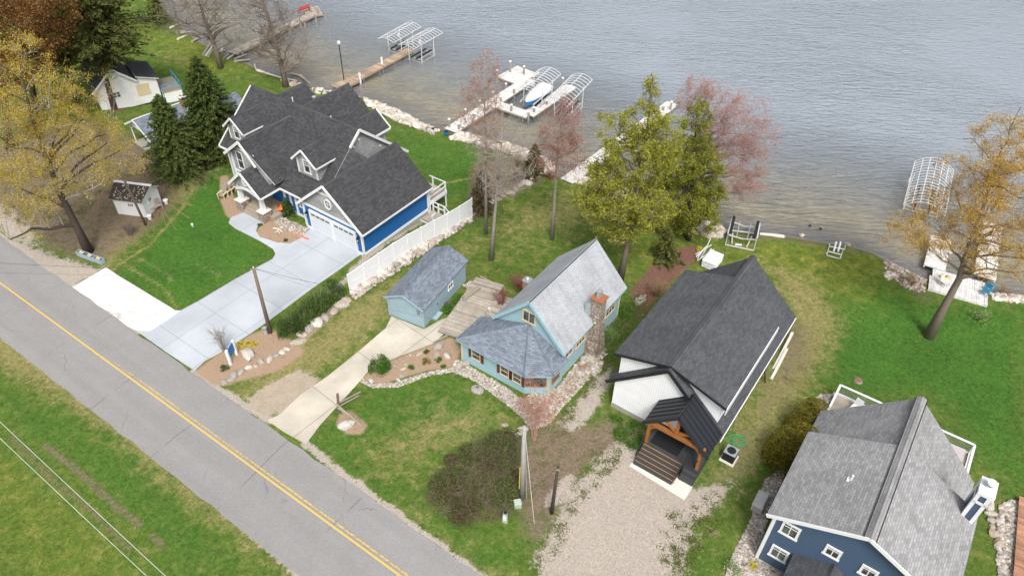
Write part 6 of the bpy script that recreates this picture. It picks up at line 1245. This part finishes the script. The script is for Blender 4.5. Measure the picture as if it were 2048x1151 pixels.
# utility boxes in the grass
o = thing('cable_pedestal', 'pale tapered marker post lying tilted in the grass below the brush patch', 'marker', G(1010,1042), -.3); part('body', M['palegreen'], o, lambda mb: mb.add([(-.16,-.1,0),(.16,-.1,0),(.16,.1,0),(-.16,.1,0),(-.12,-.06,.95),(.14,-.06,.95),(.14,.08,.95),(-.12,.08,.95)],[(0,1,5,4),(1,2,6,5),(2,3,7,6),(3,0,4,7),(4,5,6,7)])); part('label_plate', M['vinyl'], o, lambda mb: mb.box((-.1,-.12,.3),(.1,-.095,.75))); part('cap', M['black'], o, lambda mb: mb.box((-.08,-.07,.95),(.12,.07,1.05)))
o = thing('transformer_box', 'small pale green cabinet at the foot of the grey utility pole', 'cabinet', G(1035,1012), .2); part('body', M['palegreen'], o, lambda mb: mb.box((-.22,-.18,0),(.22,.18,.5))); part('lid', M['palegreen'], o, lambda mb: mb.add([(-.25,-.21,.5),(.25,-.21,.5),(.25,.21,.5),(-.25,.21,.5),(-.2,-.16,.6),(.2,-.16,.6),(.2,.16,.6),(-.2,.16,.6)],[(0,1,5,4),(1,2,6,5),(2,3,7,6),(3,0,4,7),(4,5,6,7),(3,2,1,0)]))
def local(F, x, y, z=0): c, s = math.cos(F[2]), math.sin(F[2]); p = (F[0]+c*x-s*y, F[1]+s*x+c*y); return np.array([*p, max(th(*p), LAKE)+z])
FK, FL = (6.903, 33.193, -.611), (14.19, 21.56, -.608)
o = thing('air_conditioner', 'grey air conditioner unit on a pad right of the timber porch', 'air conditioner', local(FK, 8.95, .75), -.611)
part('pad', M['padconc'], o, lambda mb: mb.box((-.5,-.55,-.05),(.5,.5,.06))); part('casing', M['black'], o, lambda mb: (mb.box((-.38,-.38,.06),(.38,.38,.8)), [mb.box((-.4,-.4,.12+k*.08),(.4,.4,.15+k*.08)) for k in range(8)])); part('top_cover', M['galv'], o, lambda mb: mb.box((-.4,-.4,.8),(.4,.4,.85))); part('fan_grille', M['black'], o, lambda mb: (mb.lathe((0,0,.851),[(.3,0),(.3,.015),(.26,.02)],16), [mb.tube([(math.cos(a)*.02,math.sin(a)*.02,.88),(math.cos(a)*.3,math.sin(a)*.3,.87)],.012,4,cap=False) for a in np.linspace(0,6.28,9)]))
o = thing('garden_hose', 'loosely coiled green hose on the grass above the air conditioner', 'hose', local(FK, 8.7, 2.3)); part('coil', M['green'], o, lambda mb: mb.tube([((.45+.18*math.sin(a*.37))*math.cos(a)+.06*a/6, (.4+.15*math.cos(a*.61))*math.sin(a)+.1*math.sin(a*.2), .03+.02*math.sin(a*1.7)) for a in np.linspace(0, 34, 150)]+[(1.3,.6,.03),(1.5,.2,.03)], .018, 5)); part('nozzle', M['black'], o, lambda mb: mb.tube([(1.5,.2,.04),(1.55,.02,.04)],.03,6))
for k in range(2):
    o = thing('timber_beam', ['long pale timber lying along the lakeward wall of the charcoal-roofed house','shorter pale timber beside the long one at the charcoal-roofed house'][k], 'timber', local(FK, 8.35+.25*k, 12.5-k*1.2), -.611+R(90)+.04); part('plank', M['padconc'], o, lambda mb: mb.box((-2.9+k,-.1,0),(2.9-k,.1,.22))); part('end_block', M['greywood'], o, lambda mb: mb.box((-2.9+k-.1,-.14,0),(-2.9+k,.14,.24)))
o = thing('standby_generator', 'beige standby generator on the cobbles left of the slate blue house', 'generator', local(FL, -.75, 3.85), -.608+R(90)); part('casing', M['beige'], o, lambda mb: mb.box((-.6,-.32,.05),(.6,.32,.65))); part('lid', M['beige'], o, lambda mb: mb.add([(-.64,-.36,.65),(.64,-.36,.65),(.64,.36,.65),(-.64,.36,.65),(-.56,-.28,.78),(.56,-.28,.78),(.56,.28,.78),(-.56,.28,.78)],[(0,1,5,4),(1,2,6,5),(2,3,7,6),(3,0,4,7),(4,5,6,7)])); part('vent_louvre', M['dullalu'], o, lambda mb: [mb.box((-.61,-.25,.15+i*.08),(-.6,.25,.19+i*.08)) for i in range(5)])
# deck furniture at the slate blue house
def chairw(label, p, rz, mt, group=None):
    o = thing('deck_chair', label, 'chair', p, rz, group); part('seat', M[mt], o, lambda mb: mb.box((-.28,-.28,.38),(.28,.28,.43))); part('backrest', M[mt], o, lambda mb: mb.bar((0,.27,.43),(0,.42,1.0),.54,.04,0,(0,1,0)))
    for x in (-.25,.25):
        for y in (-.25,.25): part('leg', M[mt], o, lambda mb: mb.box((x-.025,y-.025,0),(x+.025,y+.025,.38)))
    return o
p = local(FL, 1.9, 14.6); p[2] = .44; chairw('white chair on the lakeside deck left of the grey roof ridge', p, -.9, 'vinyl'); p = local(FL, 2.8, 14.9); p[2] = .44
o = thing('deck_table', 'low white table on the deck left of the grey roof ridge', 'table', p, -.6); part('tabletop', M['vinyl'], o, lambda mb: mb.box((-.45,-.35,.42),(.45,.35,.47))); [part('leg', M['vinyl'], o, lambda mb: mb.box((x-.03,y-.03,0),(x+.03,y+.03,.42))) for x in (-.38,.38) for y in (-.28,.28)]
p = local(FL, 8.0, 14.3); p[2] = .44; o = thing('covered_sofa', 'furniture under a pale grey cover on the right end of the deck', 'furniture', p, -.6); part('fabric_cover', M['greycover'], o, lambda mb: mb.add([(-.95,-.6,0),(.95,-.6,0),(.95,.6,0),(-.95,.6,0),(-.85,-.5,.55),(.85,-.5,.6),(.8,.5,.95),(-.8,.5,.9)],[(0,1,5,4),(1,2,6,5),(2,3,7,6),(3,0,4,7),(4,5,6,7)])); part('hem', M['greycover'], o, lambda mb: mb.box((-1.0,-.65,0),(1.0,.65,.06)))
p = local(FL, 8.9, 12.9); p[2] = .44; chairw('pale folded chair under the rail at the right end of the deck', p, 1.2, 'greycover')
# neighbour's red deck at the right edge
o = thing('red_deck', 'red-brown plank deck at the lower right edge', 'deck', G(2045,1090)); a, b = G(2052,1000), G(2040,1200); mb = MB(); planks(mb, P(2085,1010,.35), P(2075,1230,.35), 2.6, .35, .16); mb.build('boards', M['redwood'], o, world=True); mb = MB(); mb.bar(P(2050,1045,.2), P(2030,1200,.2), .08, .3); mb.build('rim_board', M['redwood'], o, world=True)
# lawn details by the shore
o = thing('tree_stump', 'round cut tree stump set in the green lawn above the deck rail', 'stump', G(1716,762)); part('stump_wood', M['greybark'], o, lambda mb: mb.lathe((0,0,0),[(.36,-.05),(.30,.08),(.27,.16)],14), smooth=False); part('cut_face', M['redtwig'], o, lambda mb: mb.lathe((0,0,.16),[(.25,0),(.24,.012)],14))
o = thing('stacked_dock_sections', 'neat stack of white dock sections on the lawn behind the dark ridge', 'dock section', G(1423,528), -.611); 
for k in range(4): part('panel', M['vinyl'], o, lambda mb: (mb.box((-.62,-.95,.12+k*.2),(.62,.95,.2+k*.2)), mb.box((-.6,-.9,.05+k*.2),(-.52,.9,.12+k*.2)), mb.box((.52,-.9,.05+k*.2),(.6,.9,.12+k*.2))))
for i in range(9):
    g2 = random.Random(i*3); p = G(1402+g2.uniform(-3,14), 502+g2.uniform(-12,12), .2+.1*(i % 3)); a = g2.uniform(.6, 1.3); L = g2.uniform(.7, 1.2); mb = MB(); mb.tube([(-math.cos(a)*L,-math.sin(a)*L,0),(math.cos(a)*L,math.sin(a)*L,g2.uniform(0,.3))],.05,6); q = mb.build('dock_pipe', M['alu']); q.location = p; tag(q, ordw(i)+' aluminium dock pipe in the heap beside the stacked dock sections', 'pipe', 'loose dock pipes in a heap')
c6 = lambda x, y: (1360+x*.1953, 420+y*.1953)
b = G(*c6(600,330)); o = thing('boat_lift', 'beached boat lift with two black bunks standing on the grass', 'boat lift', b)
def wl(name, mt, segs, r=.05):
    mb = MB()
    for s_ in segs: mb.tube([np.array(q)-b for q in s_], r, 6)
    return mb.build(name, M[mt], o)
gp = lambda x, y, h: P(*c6(x, y), G(*c6(600,330))[2]+h)
wl('base_frame', 'dullalu', [(gp(462,352,.1),gp(752,412,.1)),(gp(462,352,.1),gp(505,200,.1)),(gp(752,412,.1),gp(800,235,.1)),(gp(505,205,.1),gp(800,240,.1)),(gp(530,345,.1),gp(540,235,.6)),(gp(680,380,.1),gp(735,270,.7))], .07)
wl('bunk', 'dark', [(gp(512,238,1.),gp(556,68,1.2))], .14); wl('bunk', 'dark', [(gp(762,282,1.),gp(803,118,1.2))], .14)
wl('side_rail', 'alu', [(gp(490,240,1.),gp(540,75,1.1))], .07); wl('side_rail', 'alu', [(gp(790,285,1.),gp(818,130,1.1))], .07); wl('cross_bar', 'dullalu', [(gp(553,125,.9),gp(660,165,.6),gp(778,170,.9)),(gp(500,252,.9),gp(640,295,.6),gp(772,302,.9))], .06); wl('guide_bar', 'dullalu', [(gp(615,115,.8),gp(580,268,.7)),(gp(727,140,.8),gp(690,292,.7))], .045)
wl('leg', 'dullalu', [(gp(505,205,.1),gp(515,238,1.))], .06); wl('leg', 'dullalu', [(gp(800,235,.1),gp(780,282,1.))], .06); wl('winch_box', 'alu', [(gp(565,352,.2),gp(630,358,.2))], .1)
b = G(*c6(1590,440)); o = thing('small_boat_lift', 'small white tubular lift frame at the water edge of the lawn', 'boat lift', b)
wl('base_frame', 'alu', [(gp(1500,460,.1),gp(1640,500,.1)),(gp(1500,460,.1),gp(1530,370,.1)),(gp(1640,500,.1),gp(1672,400,.1)),(gp(1530,370,.1),gp(1672,400,.1)),(gp(1520,420,.5),gp(1650,455,.5)),(gp(1530,370,.5),gp(1690,400,.5))], .045)
for q in ((1500,460),(1640,500),(1530,370),(1690,390)): wl('leg', 'alu', [(gp(*q,.05),gp(q[0],q[1]-20,.6))], .045)
for x in (1590, 1635): wl('bunk', 'vinyl', [(gp(x-15,420,.5),gp(x+10,325,.6))], .08)
o = thing('shore_log', 'long bleached log at the edge of the grass beside the beached lift', 'log', G(1540,470)); p, q = G(1520,467,.12)-np.array(o.location), G(1568,473,.12)-np.array(o.location); part('log', M['padconc'], o, lambda mb: mb.tube([p, (p+q)/2+[0,0,.04], q],[.13,.16,.18],8)); part('broken_end', M['greywood'], o, lambda mb: mb.rock(q,.19,random.Random(3),1))
for u, v, r, lab in ((1620,451,.14,'dark stone poking out of the shallow water, left one'),(1641,457,.12,'dark stone poking out of the shallow water, right one'),(1605,470,.22,'white stone in the shallow water off the lawn')):
    mb = MB(); mb.rock((0,0,0), r, random.Random(u), 2); o = mb.build('water_rock', M['dark'] if r < .2 else M['riprap'], smooth=True); o.location = P(u, v, LAKE+.03); tag(o, lab, 'rock')
# furniture on the white dock
p = P(1968,588,-.9); chairw('blue plastic chair at the right corner of the white dock', p, 2.4, 'skyblue'); chairw('second blue chair behind the first on the white dock', P(1976,580,-.9), 2.2, 'skyblue'); chairw('grey chair left of the gold tree trunk on the white dock', P(1886,570,-.9), .5, 'beige')
o = thing('kayak_toy', 'yellow and blue inflatable lying on the white dock', 'inflatable', P(1888,554,-.9)); part('tube_ring', M['yellow'], o, lambda mb: mb.tube([(.36*math.cos(a),.25*math.sin(a),.1) for a in np.linspace(0,6.28,14)],.08,7)); part('seat_pad', M['bluepaint'], o, lambda mb: mb.lathe((0,0,.05),[(.25,0),(.24,.06)],12))
for u, v, c_, lab in ((867,264,'bluepaint','blue glazed pot at the head of the white F-shaped dock'),(893,270,'bluepaint','dark blue pot right of the head of the F-shaped dock')):
    o = thing('plant_pot', lab, 'pot', G(u, v)); part('pot', M[c_], o, lambda mb: mb.lathe((0,0,0),[(.16,0),(.28,.2),(.26,.42),(.3,.46)],12)); part('soil', M['dark'], o, lambda mb: mb.lathe((0,0,.44),[(.25,0),(.25,.03)],12))
for u, v, lab in ((856,262,'brown dried grass tuft left of the blue pot'),(874,261,'tan dried grass tuft right of the blue pot'),(903,272,'tan dried grass tuft right of the dark pot')): bare_shrub(lab, u, v, .5, .6, 260, 'tantwig', name='grass_tuft', cat='grass tuft', tr=.012)
# small items in the yards
o = thing('terracotta_slab', 'square terracotta slab lying on the cobbles beside the pale blue house', 'slab', G(1166,737), .2); part('slab', M['brick'], o, lambda mb: mb.box((-.35,-.3,.05),(.35,.3,.16))); part('chip', M['brick'], o, lambda mb: mb.box((-.3,-.25,.16),(.1,.05,.19)))
o = thing('fire_bowl', 'dark round bush-like tangle of stems by the shed door', 'stump', G(897,610)); part('root', M['darkbark'], o, lambda mb: [mb.rock((random.Random(i).uniform(-.2,.2),random.Random(i+9).uniform(-.2,.2),.15),.18,random.Random(i),1) for i in range(5)]); part('snag', M['bark'], o, lambda mb: mb.tube([(0,0,.2),(.2,.1,.6)],.04,5))
o = thing('dead_branch', 'bleached dead branch on the mulch island before the garage', 'branch', G(556,462)); part('limb', M['padconc'], o, lambda mb: mb.tube([(-.5,.3,.1),(0,.1,.2),(.5,-.25,.12)],.07,6)); part('fork', M['padconc'], o, lambda mb: (mb.tube([(0,.1,.2),(.1,-.3,.25),(.3,-.45,.1)],.05,6), mb.tube([(.1,-.1,.2),(-.15,-.4,.1)],.04,6)))
o = thing('orange_netting', 'orange snow-fence netting lying at the garage gravel', 'netting', G(602,473), -.55); part('mesh_roll', M['orange'], o, lambda mb: [mb.bar((-.9,-.04+k*.05,.03+k*.02),(.9,k*.06,.05),.03,.03) for k in range(3)]); part('end_tie', M['orange'], o, lambda mb: mb.box((-.92,-.1,0),(-.86,.14,.12)))
o = thing('white_post', 'small white cap post standing in the striped lawn', 'post', G(386,453)); part('tube', M['vinyl'], o, lambda mb: mb.tube([(0,0,0),(.05,-.12,.35)],.09,8)); part('cap', M['vinyl'], o, lambda mb: mb.lathe((.05,-.12,.35),[(.11,0),(.1,.06)],8))
# ------------------------------------------------------------------ small white shed with its clutter
FS = G(291,434); WS = thing('garden_shed', 'small weathered white shed with leaf-strewn brown roof left of the striped lawn', 'shed', (-34.1,54.3,0), -.17)
part('wall', M['wlap'], WS, lambda mb: mb.prism([(0,0,-.2),(0,2.5,-.2),(0,2.5,1.85),(0,1.25,2.62),(0,0,1.85)],(-3.0,0,0)))
part('roof', [M['roof_brown'], M['white']], WS, lambda mb: (mb.slab([(-3.2,-.25,1.8),(-3.2,1.25,2.75),(.45,1.25,2.75),(.12,-.25,1.8)],.08,0,1), mb.slab([(-3.2,2.75,1.8),(-3.2,1.25,2.75),(.45,1.25,2.75),(.12,2.75,1.8)],.08,0,1)))
part('ridge_board', M['white'], WS, lambda mb: mb.bar((-3.22,1.3,2.78),(.48,1.3,2.78),.3,.05)); window(WS, (0,1.0,1.35), .5, .55, 'r', 2, 1, 'white', .07); window(WS, (-1.3,0,1.25), .6, .4, 'f', 3, 1, 'white', .05)
mb = MB(); g2 = random.Random(4)
for i in range(90): x, y = g2.uniform(-2.9,.1), g2.uniform(-.2,1.1); mb.box((x,y,1.8+(y+.25)*.633+.01),(x+.07,y+.05,1.8+(y+.25)*.633+.05))
lf_ = mb.build('roof_litter', M['padconc'], WS); lf_['kind'] = 'stuff'
o = bench('wooden_bench', 'tipped rough wooden bench beside the small white shed', G(312,420), .8, 1.3, 'deckwood')
for u, v, lab in ((300,438,'white bucket in front of the small white shed'),(333,407,'white bucket right of the wooden bench')):
    o = thing('bucket', lab, 'bucket', G(u, v)); part('pail', M['vinyl'], o, lambda mb: mb.lathe((0,0,0),[(.16,0),(.22,.4)],12)); part('lid', M['vinyl'], o, lambda mb: mb.lathe((0,0,.4),[(.24,0),(.24,.04),(.05,.07)],12))
for i, (a, b_) in enumerate((((322,391),(368,407)),((325,396),(390,410)),((335,400),(384,411)),((338,406),(380,437)),((330,425),(353,460)),((325,430),(334,454)),((305,440),(309,460)),((318,420),(308,445)))):
    p, q = G(*a, .35), G(*b_, .03); mb = MB(); mb.tube([(0,0,0), (q-p)*.5+[0,0,-.12], q-p],.025,5); o = mb.build('cut_branch', M['tantwig']); o.location = p; tag(o, ordw(i)+' pale cut branch clockwise in the fan lying from the wooden bench', 'branch', 'cut branches on the lawn')
# ------------------------------------------------------------------ white cottages upper left
p = G(205,221); W1 = thing('cottage', 'white cottage with dark roof and pale blue deck rail behind the hemlocks', 'cottage', p, -.95)
part('wall', M['wlap'], W1, lambda mb: (mb.prism([(0,0,-.4),(0,4.6,-.4),(0,4.6,2.5),(0,2.3,4.4),(0,0,2.5)],(-7,0,0)), mb.prism([(0,4.6,-.4),(0,6.6,-.4),(0,6.6,2.3),(0,4.6,3.0)],(-5,0,0))))
part('roof', [M['roof_char'], M['white']], W1, lambda mb: (mb.slab([(.35,-.4,2.25),(.35,2.3,4.55),(-7.3,2.3,4.55),(-7.3,-.4,2.25)],.12,0,1), mb.slab([(.35,4.6,2.6),(.35,2.3,4.55),(-7.3,2.3,4.55),(-7.3,4.6,2.6)],.12,0,1), mb.slab([(.3,4.5,3.1),(.3,6.9,2.3),(-5.2,6.9,2.3),(-5.2,4.5,3.1)],.1,0,1)))
part('rake_board', M['white'], W1, lambda mb: (mb.bar((.38,-.4,2.2),(.38,2.3,4.5),.06,.2), mb.bar((.38,2.3,4.5),(.38,4.5,2.6),.06,.2)))
window(W1, (0,2.0,1.4), .9, .8, 'r', 2, 2); part('board_panel', M['trimwood'], W1, lambda mb: mb.box((0,4.2,.6),(.05,5.6,2.0))); window(W1, (-2.6,0,1.5), 1.2, 1., 'f', 3, 2)
dk = part('deck', M['greywood'], W1, lambda mb: [mb.box((-3.5,6.7+k*.15,.5),(.6,6.83+k*.15,.58)) for k in range(15)])
part('railing', M['skyblue'], dk, lambda mb: ([mb.box((x-.04,y-.04,-.6),(x+.04,y+.04,1.5)) for x, y in ((.55,6.8),(.55,8.9),(-1.5,8.9),(-3.4,8.9))], mb.bar((.55,6.8,1.5),(.55,8.9,1.5),.06,.08), mb.bar((.55,8.9,1.5),(-3.4,8.9,1.5),.06,.08), mb.bar((.55,6.8,1.05),(.55,8.9,1.05),.04,.05)))
part('skirt', M['wlap'], dk, lambda mb: mb.box((.5,6.7,-.8),(.56,8.95,.5)))
p = P(249,247,2.3); W2 = thing('cottage', 'small cottage with blue-grey roof and open corner porch behind the shorter spruce', 'cottage', (p[0], p[1], th(p[0],p[1])), -.72)
part('roof', [M['roof_blue'], M['white']], W2, lambda mb: (slope2(mb,0,2.3,2.7,3.7,5.6,2.3,0,5.6), slope2(mb,2.4,2.5,5.0,3.9,7.6,2.5,5.0,10.5)))
part('wall', M['wlap'], W2, lambda mb: (mb.prism([(2.6,.9,-.4),(5.3,.9,-.4),(5.3,.9,2.2),(2.7,.9,3.4)],(0,4.4,0)), mb.prism([(2.8,5.3,-.8),(7.2,5.3,-.8),(7.2,5.3,2.5),(5,5.3,3.7),(2.8,5.3,2.5)],(0,4.8,0)), mb.prism([(.3,.4,2.2),(5.3,.4,2.2),(2.7,.4,3.5)],(0,.06,0))))
part('rake_board', M['white'], W2, lambda mb: (trim(mb,(0,-.03,2.25),(2.7,-.03,3.65),.2,.06), trim(mb,(5.6,-.03,2.25),(2.7,-.03,3.65),.2,.06), mb.bar((0,0,2.25),(0,5.6,2.25),.06,.14), mb.bar((2.7,-.02,3.73),(2.7,5.6,3.73),.14,.05), trim(mb,(0,5.63,2.25),(2.7,5.63,3.65),.2,.06)))
part('porch_post', M['white'], W2, lambda mb: mb.tube([(.3,.4,-.3),(.3,.4,2.2)],.07,6)); part('brace', M['white'], W2, lambda mb: mb.bar((.3,.4,1.6),(1.0,.4,2.2),.07,.07)); part('porch_slab', M['conc'], W2, lambda mb: mb.box((.1,.2,-.3),(2.6,5.,.12)))
bc = part('brick_chimney', M['brick'], W2, lambda mb: mb.box((2.9,5.1,3.0),(3.5,5.7,4.5))); part('chimney_cap', M['padconc'], bc, lambda mb: mb.box((2.8,5.0,4.5),(3.6,5.8,4.6)))
for i in range(4):
    u, v = 284+i*11, 40+(i % 2)*4; o = thing('metal_chair', ['dark metal-framed chair, first from the left at the top of the lawn','dark metal-framed chair, second from the left at the top of the lawn','dark metal-framed chair, third from the left at the top of the lawn','dark metal-framed chair, rightmost at the top of the lawn'][i], 'chair', G(u, v), .3*i, 'dark chairs on the far lawn')
    part('seat', M['black'], o, lambda mb: mb.box((-.4,-.4,.4),(.4,.4,.46))); part('back_frame', M['black'], o, lambda mb: mb.tube([(-.4,.4,0),(-.42,.45,1.1),(0,.5,1.4),(.42,.45,1.1),(.4,.4,0)],.05,5)); part('leg', M['black'], o, lambda mb: mb.tube([(-.4,-.4,0),(-.4,-.4,.7)],.04,5)); part('leg', M['black'], o, lambda mb: mb.tube([(.4,-.4,0),(.4,-.4,.7)],.04,5))

# ------------------------------------------------------------------ grass blades and weeds nobody could count
def gval(attr, pts):
    ix = np.clip(np.searchsorted(gx, pts[:, 0])-1, 0, len(gx)-1); iy = np.clip(np.searchsorted(gy, pts[:, 1])-1, 0, len(gy)-1); return attrs[attr][iy*len(gx)+ix]
def tufts(name, label, lo, hi, n, ln, lm, dens):
    p = nr.uniform(lo, hi, (n, 2)); ok = shore_s(p) > 1.0
    for q in PAVED: ok &= ~inside(p, q)
    ok &= nr.random(n) < dens(p); p = p[ok]; c = np.column_stack([p, T(p)+ln*.3]); c0 = np.array([*p.mean(0), 0]); mb = MB(); d_ = nr.normal(size=(len(p), 3))*[.8, .8, .2]+[0, 0, .8]; leafq(mb, c-c0, d_, ln, ln*.45)
    o = mb.build(name, lm); o.location = c0; tag(o, label, 'grass'); o['kind'] = 'stuff'; return o
bare = lambda p: np.clip(gval('dirt', p)+gval('gravel', p)+gval('mulch', p)+gval('redmulch', p)+gval('sand', p), 0, 1)
Lg1 = LF('lush_grass_blades', [(.03,.09,.014),(.055,.14,.022),(.10,.19,.035)], .2); Lg2 = LF('mixed_grass_blades', [(.05,.10,.018),(.11,.16,.035),(.26,.25,.09)], .2)
tufts('grass', 'lush green grass blades of the mown lawns', (-45, 16), (45, 66), 150000, .11, Lg1, lambda p: gval('lush', p)*.8*(1-bare(p)))
tufts('grass', 'mixed green and straw grass blades around the houses and roadside', (-55, 15), (45, 72), 150000, .11, Lg2, lambda p: (1-gval('lush', p))*.5*(1-bare(p)))
def clumps(label, poly, nc, per, lm, r=.22, ln=.13):
    pw = W(poly); lo, hi = pw.min(0), pw.max(0); p = nr.uniform(lo, hi, (nc*5, 2)); p = p[inside(p, pw)][:nc]; k = nr.integers(0, len(p), nc*per); q = p[k]+nr.normal(0, r*nr.uniform(.3, 1.4, (len(k), 1)), (len(k), 2)); c = np.column_stack([q, T(q)+.05]); c0 = c.mean(0)
    mb = MB(); leafq(mb, c-c0, nr.normal(size=c.shape)+[0, 0, .6], ln, ln*.5); o = mb.build('weeds', lm); o.location = c0; tag(o, label, 'weeds'); o['kind'] = 'stuff'
Lw = LF('dark_weed_leaves', [(.09,.13,.03),(.16,.20,.055),(.26,.22,.10)], .3)
clumps('weed clumps at the right edge of the gravel drive', [(1330,1040),(1440,980),(1460,1010),(1400,1110),(1350,1160),(1320,1110)], 50, 40, Lw)
clumps('weed clumps at the left edge of the gravel drive', [(1060,1150),(1120,1010),(1190,900),(1250,880),(1230,930),(1150,1020),(1100,1150)], 55, 32, Lw)
clumps('weeds in front of the white boarded wall', [(1225,825),(1300,860),(1295,910),(1230,880)], 50, 60, L_green, .2)
clumps('weeds along the pebble strip between the two middle houses', [(1110,870),(1150,800),(1215,700),(1225,715),(1160,820),(1125,880)], 34, 34, Lw)
clumps('leafy ground plants under the left foreground trees', [(0,380),(120,330),(240,340),(220,430),(100,460),(0,440)], 120, 25, Lw)

Lt = LF('fallen_leaf_litter', [(.10,.065,.04),(.26,.17,.10),(.48,.38,.27)], 0); Lp = LF('loose_gravel_stones', [(.16,.14,.12),(.42,.38,.33),(.70,.66,.60)], 0)
tufts('leaf_litter', 'tan and brown leaf litter on the bare ground', (-62, 16), (20, 66), 130000, .10, Lt, lambda p: np.clip(gval('dirt', p)*.75+gval('redmulch', p)*.7+gval('mulch', p)*.6, 0, 1))
tufts('loose_gravel', 'loose pale and dark stones on the gravel drive', (-3, 15), (20, 45), 60000, .055, Lp, lambda p: gval('gravel', p)*.5+gval('dirt', p)*.15)
